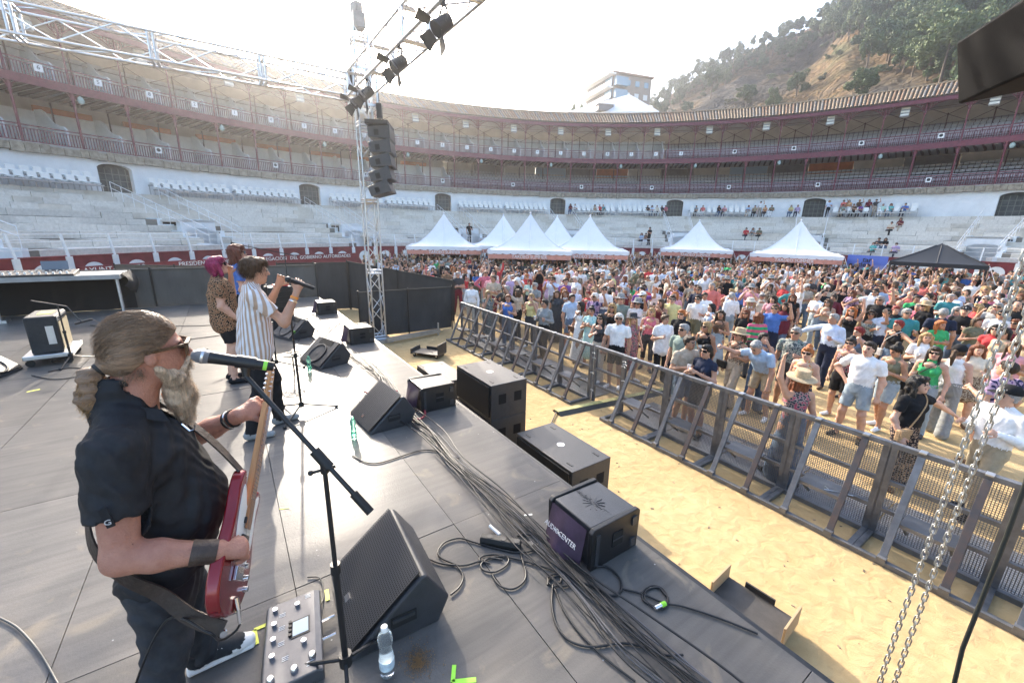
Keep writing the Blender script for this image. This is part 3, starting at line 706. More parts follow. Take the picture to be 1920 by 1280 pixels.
# two far trees peeping over the roof
for px_ in (1076, 1090):
    p = atd(px_, 208, 120); p.z = p.z-4.0
    t = empty('hill_tree', (p.x, p.y, p.z), 1.0, 'small grey green tree peeping over the tiles beside the white roof', 'tree', 'trees on the hillside'); t.scale = (.55, .55, .62); link('crown', tree_kinds[3][0], t); link('trunk', tree_kinds[3][1], t)
# ================================================================== stage and everything that stands on or hangs over it
random.seed(21)
S = 1.45                                # deck height
def deck_material():
    m = M('stage_plywood', (.13, .115, .10), rough=.55, spec=.055); n, N, L, b = nodes_of(m)
    tc = N.new('ShaderNodeTexCoord'); oi = N.new('ShaderNodeObjectInfo'); geo = N.new('ShaderNodeNewGeometry')
    mp = N.new('ShaderNodeMapping'); mp.inputs['Scale'].default_value = (1, 1, 1); L.new(geo.outputs['Position'], mp.inputs[0])
    def nz(sc, det=6, di=.4, st=(1, 1, 1)):
        q_ = N.new('ShaderNodeMapping'); q_.inputs['Scale'].default_value = st; L.new(mp.outputs[0], q_.inputs[0])
        t = N.new('ShaderNodeTexNoise'); t.inputs['Scale'].default_value = sc; t.inputs['Detail'].default_value = det; t.inputs['Distortion'].default_value = di; L.new(q_.outputs[0], t.inputs[0]); return t
    def ramp(src, stops):
        r = N.new('ShaderNodeValToRGB'); e = r.color_ramp.elements
        e[0].position, e[0].color = stops[0][0], (*stops[0][1], 1); e[1].position, e[1].color = stops[-1][0], (*stops[-1][1], 1)
        for p, c in stops[1:-1]: k = e.new(p); k.color = (*c, 1)
        L.new(src, r.inputs[0]); return r
    base = ramp(nz(1.1, 8, 1.2).outputs['Fac'], [(.28, (.108, .104, .099)), (.48, (.138, .131, .123)), (.62, (.160, .149, .137)), (.78, (.186, .170, .150))])
    strk = ramp(nz(14, 5, .3, (.12, 1.6, 1)).outputs['Fac'], [(.36, (.84, .84, .83)), (.62, (1.03, 1.02, 1.01))])
    m1 = N.new('ShaderNodeMixRGB'); m1.blend_type = 'MULTIPLY'; m1.inputs[0].default_value = .8; L.new(base.outputs[0], m1.inputs[1]); L.new(strk.outputs[0], m1.inputs[2])
    rnd = N.new('ShaderNodeMapRange'); rnd.inputs[3].default_value = .78; rnd.inputs[4].default_value = 1.18; L.new(oi.outputs['Random'], rnd.inputs[0])
    m2 = N.new('ShaderNodeMixRGB'); m2.blend_type = 'MULTIPLY'; m2.inputs[0].default_value = 1; L.new(m1.outputs[0], m2.inputs[1]); L.new(rnd.outputs[0], m2.inputs[2])
    dust = ramp(nz(2.3, 10, 2.2).outputs['Fac'], [(.60, (0, 0, 0)), (.74, (.35, .35, .35))])
    m3 = N.new('ShaderNodeMixRGB'); L.new(dust.outputs[0], m3.inputs[0]); L.new(m2.outputs[0], m3.inputs[1]); m3.inputs[2].default_value = (.34, .28, .20, 1)
    sp = N.new('ShaderNodeTexVoronoi'); sp.inputs['Scale'].default_value = 6.5; sp.inputs['Randomness'].default_value = 1; L.new(mp.outputs[0], sp.inputs[0])
    spr = ramp(sp.outputs['Distance'], [(.028, (1, 1, 1)), (.034, (0, 0, 0))])
    m4 = N.new('ShaderNodeMixRGB'); L.new(spr.outputs[0], m4.inputs[0]); L.new(m3.outputs[0], m4.inputs[1]); m4.inputs[2].default_value = (.42, .41, .39, 1)
    L.new(m4.outputs[0], b.inputs['Base Color'])
    rr = N.new('ShaderNodeMapRange'); rr.inputs[3].default_value = .27; rr.inputs[4].default_value = .42; L.new(nz(3, 8, 1).outputs['Fac'], rr.inputs[0]); L.new(rr.outputs[0], b.inputs['Roughness'])
    bp = N.new('ShaderNodeBump'); bp.inputs['Strength'].default_value = .12; bp.inputs['Distance'].default_value = .01; L.new(nz(90, 3, 0).outputs['Fac'], bp.inputs['Height']); L.new(bp.outputs[0], b.inputs['Normal'])
    return m
m_deck = deck_material()
m_blk = M('black_textured_paint', (.020, .020, .022), rough=.55, var=.2, scale=30, bump=.25, bscale=260)
m_blk2 = M('black_plastic', (.014, .014, .015), rough=.42, spec=.5)
m_cab = M('speaker_cabinet_paint', (.038, .039, .043), rough=.42, var=.15, scale=12, bump=.12, bscale=300, rvar=.1)
m_rub = M('black_rubber', (.012, .012, .012), rough=.6)
m_alu = M('aluminium', (.62, .63, .64), rough=.34, metal=.9, var=.08, scale=8)
m_chrome = M('chrome', (.75, .75, .76), rough=.12, metal=1.0)
m_green = M('green_tape', (.30, .75, .05), rough=.6); m_ytape = M('yellow_tape', (.72, .75, .10), rough=.6)
stage = empty('stage_platform', (0, 5, 0), 0); tag(stage, kind='structure')
xe = [2.06, 1.08, .08]+[-.92-1.0*k for k in range(0, 11)]
ye = [2.26+1.84*k for k in range(-4, 7)]; ye[-1] = 13.3
for i in range(len(xe)-1):
    for j in range(len(ye)-1):
        g = MB(); dz = random.uniform(-.0025, .0015)
        g.bx((xe[i+1]+.0022, ye[j]+.0022, S-.05), (xe[i]-.0022, ye[j+1]-.0022, S+dz)); child(g, 'deck_panel', m_deck, stage)
g = MB(); g.bx((xe[-1], ye[0], S-.12), (2.05, 13.28, S-.055)); child(g, 'deck_frame', m_blk, stage)
g = MB(); g.bx((2.064, ye[0], S-.14), (2.10, 13.3, S-.012)); child(g, 'edge_rail', m_blk2, stage)
g = MB(); g.grid(lambda u, v: (1.95+.03*math.sin(u*160), ye[0]+(13.3-ye[0])*u, v*(S-.12)), 160, 2); child(g, 'front_skirt', M('black_cloth', (.012, .012, .013), rough=.9), stage)

# ---- floor wedges
m_grille_hole = M('grille_foam', (.006, .006, .006), rough=.9)
m_grille = M('grille_steel', (.10, .10, .105), rough=.38, metal=.7)
def perforated(g, P0, U, Vv, nu, nv, bw, mi=0):
    """a sheet of crossing strips: real holes in between"""
    U = Vector(U); Vv = Vector(Vv); P0 = Vector(P0); uh, vh = U.normalized(), Vv.normalized(); n = uh.cross(vh)
    for i in range(nu+1):
        c = P0+U*i/nu; g.add([c-uh*bw/2, c+uh*bw/2, c+uh*bw/2+Vv, c-uh*bw/2+Vv], [(0, 1, 2, 3)], mi)
    for j in range(nv+1):
        c = P0+Vv*j/nv+n*.0012; g.add([c-vh*bw/2, c+vh*bw/2, c+vh*bw/2+U, c-vh*bw/2+U], [(0, 1, 2, 3)], mi)
def wedge(pos, rz, label, perf=True, wid=.60):
    t = empty('stage_monitor', (pos[0], pos[1], S), rz, label, 'stage monitor', 'wedge monitors along the stage')
    pr = [(0, .012), (.02, 0), (.45, 0), (.51, .13), (.395, .315), (.37, .325)]
    g = MB(); g.prism(pr, -wid/2, wid/2, lambda u, v, w_: (u, w_, v)); g.build('cabinet', m_cab, t, bevel=.012)
    a, b = Vector((.012, 0, .034)), Vector((.365, 0, .330)); d = (b-a); n = Vector((-d.z, 0, d.x)).normalized()
    if perf:
        g = MB(); P0 = a+n*.016+Vector((0, -wid/2+.02, 0)); g.add([P0-n*.012, P0-n*.012+Vector((0, wid-.04, 0)), P0-n*.012+Vector((0, wid-.04, 0))+d, P0-n*.012+d], [(0, 1, 2, 3)]); g.build('grille_foam', m_grille_hole, t)
        g = MB(); perforated(g, P0, (0, wid-.04, 0), d, 44, 34, .0062); o = g.build('grille', m_grille, t); tag(o, kind='stuff')
        g = MB(); g.box(P0+Vector((0, (wid-.04)*.5, 0))+d*.14+n*.004, (.03, .045, .004), 0, 0, Matrix((d.normalized(), Vector((0, 1, 0)), n)).transposed()); g.build('badge', m_chrome, t)
    else:
        M3 = Matrix((Vector((0, 1, 0)), d.normalized(), n)).transposed()
        g = MB(); g.box(a+d*.5+n*.008, (wid-.03, d.length-.01, .012), 0, 0, M3); g.build('baffle', m_blk2, t)
        g = MB(); c = a+d*.40+n*.0; g.lathe([(.17, .015), (.175, .028), (.155, .03), (.145, .018), (.06, .004), (.05, .016), (.001, .02)], c, 28, M3); g.build('woofer', m_blk2, t, smooth=40)
        g = MB(); c = a+d*.86; g.box(c+n*.012, (.34, .085, .014), 0, 0, M3); g.build('horn', m_grille_hole, t)
    g = MB(); g.bx((.20, -wid/2-.004, .09), (.33, -wid/2+.002, .155)); hd = g.build('handle', m_rub, t)
    g = MB(); g.box((.265, -wid/2-.006, .135), (.11, .012, .018)); g.build('grip', m_cab, hd)
    g = MB()
    for y in (-wid/2+.05, wid/2-.05): g.bx((.06, y-.02, -.0), (.10, y+.02, .004)); g.bx((.38, y-.02, -.0), (.42, y+.02, .004))
    return t
wedge((.25, 1.95), R(-3), 'large black stage monitor with perforated grille beside the microphone stand')
wedge((.92, 4.16), R(5), 'black stage monitor with pale perforated grille beside the cable bundle')
wedge((.80, 6.50), R(18), 'black stage monitor with bare woofer and horn, singer side', False, .62)
wedge((.62, 8.45), R(22), 'black stage monitor turned towards the backing singers', False, .62)
wedge((-2.62, 8.05), R(165), 'black stage monitor beside the guitar amplifier', False, .60)
for (x, y, c) in ((.83, 8.28, m_green), (-2.75, 8.05, m_green)):
    g = MB(); g.bx((x-.03, y-.05, S+.10), (x+.03, y-.045, S+.16)); o = g.build('tape_patch', c); tag(o, 'bright green tape square stuck by %s' % ('the far monitor' if x > 0 else 'the monitor near the amplifier'), 'tape', 'green tape squares')

# ---- front-fill boxes on the stage edge
m_bright = M('scuffed_black_top', (.035, .036, .04), rough=.28, var=.2, scale=10, bump=.1, bscale=200)
m_scrim = M('purple_scrim', (.055, .035, .06), rough=.35, var=.3, scale=9)
def front_fill(x, y, label, near=False):
    t = empty('front_fill_speaker', (x, y, S), 0, label, 'speaker', 'front fill speakers on the stage edge')
    g = MB(); g.prism([(-.19, .0), (.21, .0), (.21, .275), (-.19, .285), (-.205, .14)], -.17, .17, lambda u, v, w_: (u, w_, v)); g.build('cabinet', m_bright, t, bevel=.008)
    for s in (-1, 1):
        g = MB(); g.prism([(-.205, .0), (.215, .0), (.22, .27), (.20, .29), (-.19, .292), (-.215, .27)], s*.172, s*.205, lambda u, v, w_: (u, w_, v)); sp = g.build('side_plate', m_blk2, t, bevel=.006)
        g = MB(); g.bx((-.03, s*.204, .10), (.06, s*.211, .20)); hd = g.build('handle', m_grille_hole, sp)
        g = MB(); g.bx((-.03, s*.206, .145), (.06, s*.214, .155)); g.bx((.14, s*.205, .03), (.18, s*.216, .09)); g.bx((.14, s*.205, .19), (.18, s*.216, .25)); g.bx((-.18, s*.205, .03), (-.15, s*.214, .25)); g.build('rigging', m_cab, sp)
    g = MB(); g.grid(lambda u, v: (-.215-.10*v*(.4+.6*math.sin(u*3)), -.16+.32*u, .275-.23*v+.012*math.sin(u*14)*v), 12, 6); sc_ = g.build('loose_scrim', m_scrim, t, smooth=80)
    if near:
        me = text_mesh('AUDIOCENTER', .042, M('print_silver', (.55, .55, .56), rough=.5), .001); o = link('lettering', me, sc_, (-.285, .0, .17)); o.rotation_euler = (R(62), 0, R(-90))
        me = text_mesh('AUDIOCENTER', .045, m_bright, .0012); o = link('embossed_lettering', me, t, (.0, 0, .2825)); o.rotation_euler = (0, R(1.4), R(-90))
        g = MB()
        for k in range(12): a = k*math.pi/6; g.bar((.0, 0, .2825), (.075*math.cos(a), .075*math.sin(a), .2825), .005, .003)
        g.build('star_emblem', m_bright, t)
        g = MB()
        for k in range(12): a = k*math.pi/6; g.bar((-.287, .02, .17), (-.287-.012*math.sin(a), .02+.03*math.cos(a), .17+.03*math.sin(a)), .0025, .0015)
        g.build('printed_star', MATS['print_silver'], sc_)
    return t
front_fill(1.79, 1.63, 'black front fill speaker with purple lettered scrim beside the near cable bundle', True)
front_fill(1.79, 4.28, 'black front fill speaker with sun bleached top beside the perforated monitor')
front_fill(1.80, 7.55, 'black front fill speaker between the truss tower and the woofer monitor')
front_fill(1.80, 10.55, 'black front fill speaker at the far corner by the dark fence')

# ---- subwoofers on the sand
def sub(x0, y0, x1, y1, z0, z1, label, name='subwoofer'):
    t = empty(name, ((x0+x1)/2, (y0+y1)/2, z0), 0, label, 'subwoofer', 'subwoofers in front of the stage')
    hx, hy, h = (x1-x0)/2, (y1-y0)/2, z1-z0
    g = MB(); g.bx((-hx+.02, -hy, 0), (hx, hy, h)); g.build('cabinet', m_cab, t, bevel=.007)
    g = MB(); g.bx((-hx-.002, -hy+.04, .04), (-hx+.022, hy-.04, h-.04)); g.build('grille', m_grille_hole, t)
    for s in (-1, 1):
        for xx in (-hx*.35, hx*.5):
            g = MB(); g.bx((xx-.07, s*hy-.002, h*.42), (xx+.07, s*hy+.003, h*.70)); hd = g.build('handle', m_grille_hole, t)
            g = MB(); g.bx((xx-.07, s*hy-.001, h*.535), (xx+.07, s*hy+.008, h*.565)); g.build('grip', m_cab, hd)
    g = MB(); g.lathe([(.001, .0), (.055, .0), (.055, .004), (.03, .005), (.022, .002), (.001, .002)], (0, 0, h), 20); g.build('pole_socket', m_alu, t)
    for sx in (-1, 1):
        for sy in (-1, 1): g = MB(); g.bx((sx*hx*.66-.015, sy*hy*.74-.05, h), (sx*hx*.66+.015, sy*hy*.74+.05, h+.005)); g.build('skid', m_blk2, t)
    return t
sub(3.06, 5.04, 3.75, 6.2, 0, .575, 'black subwoofer at the bottom of the two box stack')
sub(3.06, 5.04, 3.75, 6.2, .58, 1.155, 'black subwoofer on top of the two box stack with metal socket')
sub(3.17, 3.29, 3.87, 4.50, 0, .58, 'single black subwoofer on the sand beside the lettered front fill')
sub(3.10, 6.95, 3.72, 8.2, 0, .58, 'single black subwoofer on the sand behind the two box stack')
# ---- transport boards (dollies) on the sand
def dolly(x, y, rz, label, light, s_=1.0):
    t = empty('transport_dolly', (x, y, 0), rz, label, 'dolly'); t.scale = (s_, s_, s_)
    mat_ = M('dolly_ply', (.05, .045, .04), rough=.6, var=.2); me_ = M('ply_edge', (.42, .30, .17), rough=.8)
    g = MB(); g.bx((-.24, -.42, .10), (.24, .42, .125)); g.build('board', mat_, t, bevel=.003)
    ends = ((-.42, .30), (.42, .12)) if not light else ((-.42, .24), (.42, .22))
    for yy, h in ends: g = MB(); g.bx((-.25, yy-.012, .07), (.25, yy+.012, .10+h)); g.build('end_board', mat_ if not light else me_, t, bevel=.003)
    g = MB(); g.bx((.24, -.16, .10), (.262, .20, .20)); g.build('side_stop', mat_, t)
    for sx in (-1, 1):
        for sy in (-1, 1):
            g = MB(); g.cyl((sx*.19-.015, sy*.34, .045), (sx*.19+.015, sy*.34, .045), .045, n=12); c = g.build('castor', m_rub, t)
            g = MB(); g.bx((sx*.19-.022, sy*.34-.02, .05), (sx*.19+.022, sy*.34+.02, .10)); g.build('fork', m_alu, c)
dolly(3.66, 1.27, R(4), 'wooden transport dolly with tan end boards by the stage edge', True, .74)
dolly(4.35, 10.5, R(38), 'black transport dolly on castors near the truss tower foot', False)

# ---- crowd barrier
m_bar = M('barrier_steel', (.165, .17, .18), rough=.45, metal=.45, var=.25, scale=6, bump=.1, bscale=60)
m_rust = M('barrier_rusty', (.13, .09, .075), rough=.6, metal=.3, col2=(.075, .075, .08), scale=7)
m_plate = M('checker_plate', (.20, .205, .215), rough=.4, metal=.6, var=.12, scale=6)
BX0, BX1 = 5.5, 6.03
def barrier_proto(plain=False):
    t = empty('barrier_section'); h = .5; L = .985
    g = MB(); g.bar((.53, -L/2, 1.175), (.53, L/2, 1.175), .075, .06); g.build('top_rail', m_bar, t, bevel=.006)
    for z in (.72, .36): g = MB(); g.bar((.53, -L/2+.03, z), (.53, L/2-.03, z), .045, .045); g.build('mid_rail', m_bar, t)
    for s in (-1, 1): g = MB(); g.bar((.53, s*(L/2-.028), 0), (.53, s*(L/2-.028), 1.15), .05, .07, up=(0, 1, 0)); g.build('post', m_bar, t)
    g = MB(); perforated(g, (.562, -L/2+.03, .05), (0, L-.06, 0), (0, 0, 1.1), 40, 46, .0066); o = g.build('mesh_panel', m_plate, t); tag(o, kind='stuff')
    if plain: return t
    g = MB(); g.bar((0, -L/2, .03), (0, L/2, .03), .06, .06); g.build('base_rail', m_bar, t, bevel=.004)
    for s in (-1, 1): g = MB(); g.bar((.03, s*(L/2-.03), .03), (.5, s*(L/2-.03), .03), .055, .05); g.build('base_side', m_bar, t)
    g = MB(); g.bar((.5, -L/2+.06, .03), (.5, L/2-.06, .03), .06, .06); g.build('base_rear', m_bar, t)
    for k, y in enumerate((-.26, .23)):
        g = MB(); g.bar((.0, y, .05), (.49, y, 1.15), .065, .035, up=(1, 0, 0)); br = g.build('brace', m_bar if k else m_rust, t, bevel=.003)
        g = MB(); g.bx((-.045, y-.04, .03), (.04, y+.04, .10)); g.build('brace_shoe', m_bar, br); g = MB(); g.bx((.455, y-.03, 1.2), (.55, y+.03, 1.215)); g.build('latch', m_alu, br)
    g = MB(); g.bx((.20, -.24, .425), (.50, .21, .445)); g.bx((.20, -.24, .40), (.215, .21, .425)); st_ = g.build('step_plate', m_plate, t, bevel=.003)
    g = MB(); g.bar((.22, -.2, .42), (.5, -.2, .2), .025); g.bar((.22, .17, .42), (.5, .17, .2), .025); g.build('step_strut', m_bar, st_)
    g = MB(); g.bx((.58, -L/2+.01, .004), (1.55, L/2-.01, .016)); g.build('foot_plate', m_plate, t)
    return t
bp_ = barrier_proto(); bq_ = barrier_proto(True)
names = ['far end barrier section beside the dark fence', 'steel barrier section second along from the dark fence', 'steel barrier section third along from the dark fence', 'steel barrier section behind the far single subwoofer', 'steel barrier section two along from the cable ramp', 'steel barrier section just beyond the cable ramp gap']
names2 = ['steel barrier section starting at the cable ramp', 'rusty braced barrier section second from the cable ramp', 'rusty braced barrier section third from the cable ramp', 'rusty braced barrier section with the tie bar on its step', 'rusty braced barrier section next to the curly haired dancer', 'rusty braced barrier section behind the hanging chains', 'rusty braced barrier section past the hanging chains']
for i in range(6):
    o = bp_ if i == 0 else copy_tree(bp_); o.location = (BX0, 11.75-.49-.985*i, 0); tag(o, names[i], 'barrier', 'crowd barrier sections')
for i in range(7):
    o = copy_tree(bp_); o.location = (BX0, 4.52-.985*i, 0); tag(o, names2[i], 'barrier', 'crowd barrier sections')
bq_.location = (BX0+.02, 5.40, 0); bq_.scale = (1, .78, 1); tag(bq_, 'plain mesh infill panel tied in with white cable ties', 'barrier', 'crowd barrier sections')
g = MB()
for y, z in ((5.82, 1.05), (5.8, .95), (5.83, .62), (5.8, .25)): g.tube([(5.98, y, z), (6.0, y-.05, z+.01), (5.9, y-.16, z+.03)], .006, 4)
for y, z in ((5.02, 1.08), (5.0, 1.03), (5.03, .98), (5.0, .70)): g.tube([(5.98, y, z), (6.0, y-.05, z+.01), (5.85, y-.2, z+.05)], .006, 4)
tag(g.build('cable_ties', m_plastic), 'white plastic cable ties holding the infill panel', 'cable ties', kind='stuff')
g = MB(); g.tube([(5.72, 1.5, .455), (5.80, 1.38, .457), (5.86, 1.25, .456)], .006, 5); g.tube([(5.76, 1.47, .457), (5.80, 1.52, .457)], .006, 5); tag(g.build('tie_bar', m_alu), 'small metal tie bar lying on a barrier step', 'tie bar')
# cable ramp and its lead
r0, r1 = at(1043, 775, 0), at(1300, 722, 0)
rp = empty('cable_ramp', ((r0.x+r1.x)/2, (r0.y+r1.y)/2, .0), math.atan2(r1.y-r0.y, r1.x-r0.x), 'yellow topped cable ramp running under the barrier gap', 'cable ramp')
Lr = (r1-r0).length
g = MB(); g.prism([(-.16, 0), (.16, 0), (.07, .055), (-.07, .055)], -Lr/2, Lr/2, lambda u, v, w_: (w_, u, v)); g.build('ramp_body', M('ramp_rubber', (.05, .05, .045), rough=.7), rp)
g = MB(); g.bx((-Lr/2, -.06, .056), (Lr/2, .06, .064)); g.build('ramp_lid', M('faded_yellow', (.42, .40, .17), rough=.7, var=.25, scale=8), rp)
g = MB(); g.tube([(3.9, 4.4, .03), (4.1, 4.75, .015), (4.2, 5.05, .015), (r0.x, r0.y, .03)], .012, 5); tag(g.build('cable', m_rub), 'grey lead running from the near subwoofer to the cable ramp', 'cable')

# ---- dark fences
def scrim_mat(name, a, b): return M(name, a, rough=.85, col2=b, scale=3, bump=.5, bscale=6, stretch=(1, 1, .35))
m_scr = scrim_mat('dark_scrim', (.045, .046, .047), (.028, .029, .030)); m_scr2 = scrim_mat('brown_scrim', (.12, .112, .10), (.08, .075, .068))
def cloth_fence(p, q_, z0, z1, label, mat_, posts=5, sag=.04, seams=True, zq=None):
    p = Vector((*p, 0)); q_ = Vector((*q_, 0)); d = q_-p; L = d.length; nrm = Vector((d.y, -d.x, 0)).normalized()
    t = empty('scrim_fence', p+Vector((0, 0, z0)), 0, label, 'fence', 'dark scrim fences round the stage'); ph = random.random()*6
    top = lambda u: z1+(0 if zq is None else (zq-z1)*u)
    g = MB(); g.grid(lambda u, v: tuple(p+d*u+nrm*(sag*math.sin(u*L*2.1+ph)*math.sin(v*3.1)+.03*math.sin(u*L*1.3+v*5+ph)*(1-v*.5))+Vector((0, 0, z0+.0+(top(u)-z0)*v-.02*math.sin(u*L*3.0)**2*(v > .9)))), int(L*7)+4, 10); child(g, 'scrim', mat_, t, 70)
    for k in range(posts+1):
        b = p+d*k/posts+nrm*.05; g = MB(); g.cyl((b.x, b.y, z0 if z0 > 1 else 0), (b.x, b.y, top(k/posts)+.06), .021, n=8); child(g, 'fence_post', m_blk2, t)
    g = MB(); g.tube([tuple(p+d*u/20+nrm*.03+Vector((0, 0, top(u/20)))) for u in range(21)], .018, 6); child(g, 'top_tube', mat_, t)
    return t
cloth_fence((-9, 13.55), (2.1, 13.35), S, S+.91, 'low brown scrim fence across the far end of the stage', m_scr2, 6)
cloth_fence((3.2, 13.2), (6.35, 13.15), .06, 1.50, 'black scrim fence on the sand right of the truss tower', m_scr, 2, .09)
cloth_fence((2.1, 13.35), (2.9, 9.0), .02, 1.9, 'black scrim hanging beside the stage corner', m_scr, 2, .05, zq=1.35) if False else None
cloth_fence((1.6, 19.0), (4.2, 18.6), .05, 2.0, 'black mesh fence panel far behind the truss tower', m_scr, 2)
cloth_fence((4.2, 18.6), (6.9, 14.0), .05, 2.05, 'black mesh fence panel slanting down to the crowd', m_scr, 2, zq=1.6)
cloth_fence((-3.2, 19.4), (1.6, 19.0), .05, 2.05, 'grey mesh fence panel behind the stage lettering boards', m_scr2, 3, zq=1.85)
# ---- truss tower, roof trusses
def truss(name, p, q_, w_, label, bay=.5, r=.025, up=(0, 0, 1), heavy=1.0, gates=True, cat='truss'):
    p = Vector(p); q_ = Vector(q_); d, s, u = frame_of(q_-p, up); L = (q_-p).length; hw_ = w_/2
    t = empty(name, p, 0, label, cat)
    cs = [(-1, -1), (1, -1), (1, 1), (-1, 1)]
    for a, b in cs: g = MB(); g.cyl(p+s*a*hw_+u*b*hw_, q_+s*a*hw_+u*b*hw_, r*heavy, n=8); child(g, 'chord_tube', m_alu, t, 50)
    n = int(L/bay)
    for f in range(4):
        a0, a1 = cs[f], cs[(f+1) % 4]; g = MB()
        for k in range(n):
            x0, x1 = L*k/n, L*(k+1)/n; e0, e1 = (a0, a1) if k % 2 else (a1, a0)
            g.cyl(p+d*x0+s*e0[0]*hw_+u*e0[1]*hw_, p+d*x1+s*e1[0]*hw_+u*e1[1]*hw_, r*.5, n=5)
        tag(child(g, 'lacing', m_alu, t, 50), kind='stuff')
    k = 0; sp = 2.0
    while k*sp <= L+.01:
        for f in range(4):
            a0, a1 = cs[f], cs[(f+1) % 4]
            for o_ in (0, .09):
                if k*sp+o_ > L: continue
                c = p+d*(k*sp+o_); g = MB(); g.cyl(c+s*a0[0]*hw_+u*a0[1]*hw_, c+s*a1[0]*hw_+u*a1[1]*hw_, r*.9, n=6); child(g, 'end_frame', m_alu, t, 50)
        k += 1
    return t
TX, TY = 3.62, 12.72
tw = truss('truss_tower', (TX, TY, .12), (TX, TY, 8.45), .36, 'aluminium lattice truss tower standing behind the front fill speakers', .45, cat='tower')
g = MB(); g.bx((TX-.35, TY-.35, .0), (TX+.35, TY+.35, .10)); child(g, 'base_plate', m_steel, tw)
g = MB(); g.bar((TX+.1, TY-.5, .14), (TX+2.0, TY-.15, .14), .10, .12); child(g, 'outrigger', m_steel, tw); g = MB(); g.cyl((TX+1.95, TY-.16, 0), (TX+1.95, TY-.16, .42), .03, n=8); child(g, 'jack', m_steel, tw)
g = MB(); g.box((TX, TY, 8.62), (.30, .34, .34)); g.box((TX-.02, TY, 8.9), (.2, .26, .24), .3); child(g, 'head_block', M('hoist_grey', (.22, .22, .22), rough=.5, var=.2), tw)
g = MB(); g.box((TX, TY-.05, 7.05), (.62, .62, .60)); 
for a, b in ((-1, -1), (1, -1), (1, 1), (-1, 1)): pass
g = MB()
for z in (6.62, 7.46):
    for a in (-.3, .3): g.bar((TX-.3, TY+a, z), (TX+.3, TY+a, z), .06); g.bar((TX+a, TY-.3, z), (TX+a, TY+.3, z), .06)
for a, b in ((-.3, -.3), (.3, -.3), (.3, .3), (-.3, .3)): g.bar((TX+a, TY+b, 6.6), (TX+a, TY+b, 7.48), .05)
child(g, 'sleeve_block', m_alu, tw)
g = MB(); g.box((TX-.32, TY-.1, 7.2), (.18, .28, .45)); child(g, 'chain_hoist', m_blk, tw)
truss('front_truss', (3.42, TY-.3, 7.02), (3.42, -2.5, 7.02), .52, 'horizontal lighting truss with spotlights running along the stage front', .55, .026)
truss('side_truss', (TX-.3, TY, 7.02), (-9.5, TY, 7.02), .52, 'horizontal aluminium truss crossing in front of the far gallery', .9, .028)
# ---- spotlights with barn doors
m_can = M('spot_black', (.022, .022, .025), rough=.45); m_lens2 = M('fresnel_lens', (.55, .58, .56), rough=.15, spec=.8)
def spot(Y, label, tilt=R(38), yaw=0):
    t = empty('stage_spotlight', (3.20, Y, 6.47), yaw, label, 'spotlight', 'spotlights hanging from the front truss'); t.scale = (.86, .86, .86)
    A = Matrix.Rotation(tilt, 3, 'Y')    # beam points to -x and down
    ax = A @ Vector((-1, 0, 0)) ; ax = Vector((-math.cos(tilt), 0, -math.sin(tilt)))
    def fr(p): return p
    M3 = Matrix((Vector((0, 1, 0)), ax.cross(Vector((0, 1, 0))), ax)).transposed()
    g = MB(); g.lathe([(.05, -.20), (.115, -.16), (.13, -.05), (.13, .10), (.145, .11), (.145, .17), (.13, .17)], (0, 0, 0), 20, M3); g.build('housing', m_can, t, smooth=40)
    g = MB(); g.lathe([(.001, .135), (.09, .13), (.125, .12), (.126, .118)], (0, 0, 0), 20, M3); g.build('lens', m_lens2, t, smooth=60)
    for k in range(4):
        an = k*math.pi/2+.2; e = M3 @ Vector((math.cos(an), math.sin(an), 0)); tn = M3 @ Vector((-math.sin(an), math.cos(an), 0)); o_ = ax*.17+e*.15; d_ = (ax*.55+e*.83).normalized()
        g = MB(); P = [o_-tn*.10, o_+tn*.10, o_+tn*.15+d_*.25, o_-tn*.15+d_*.25]; n_ = tn.cross(d_)*.006
        g.add([p_+n_ for p_ in P]+[p_-n_ for p_ in P], [(0, 1, 2, 3), (7, 6, 5, 4), (0, 4, 5, 1), (1, 5, 6, 2), (2, 6, 7, 3), (3, 7, 4, 0)]); g.build('barn_door', m_can, t)
    g = MB(); g.tube([(0, -.16, 0), (.02, -.17, .2), (.02, 0, .30), (.02, .17, .2), (0, .16, 0)], .014, 6); g.build('yoke', m_can, t)
    g = MB(); g.box((.02, 0, .34), (.07, .06, .10)); g.build('clamp', m_can, t)
    g = MB(); g.tube([(.1, .02, .05), (.22, .10, .2), (.12, .16, .38), (.0, .05, .42), (-.1, -.1, .38)], .008, 5); g.build('lead', m_rub, t)
for Y, lb in ((6.75, 'black barn door spotlight, first one clear of the tower end of the front truss'), (8.7, 'black barn door spotlight in the middle of the front truss'), (10.9, 'black barn door spotlight next to the truss tower'), (11.7, 'black barn door spotlight hanging right at the tower corner')): spot(Y, lb)
# ---- line array on the tower
la = empty('line_array', (3.92, 12.3, 4.2), R(62), 'black five box line array loudspeaker hanging on the truss tower', 'line array')
g = MB(); g.bx((-.52, -.28, 1.86), (.52, .30, 1.96)); g.build('flying_frame', m_blk, la)
zz = 1.86
for k in range(5):
    ang = R(-2-4.5*k); t_ = MB(); h_ = .345
    t_.prism([(-.30, .0), (.26, .05), (.26, h_-.05), (-.30, h_)], -.45, .45, lambda u, v, w_: (w_, u, v-h_)); c = t_.build('array_box', m_cab, la, (0, .03*k*k*.25, zz), (ang, 0, 0), bevel=.008)
    g = MB(); g.bx((-.40, -.302, -h_+.04), (.40, -.296, -.04)); g.build('grille', m_grille, c)
    for s in (-1, 1):
        g = MB(); g.bx((s*.448, -.02, -h_*.75), (s*.455, .10, -h_*.35)); g.build('handle', m_grille_hole, c)
    zz -= h_+.012
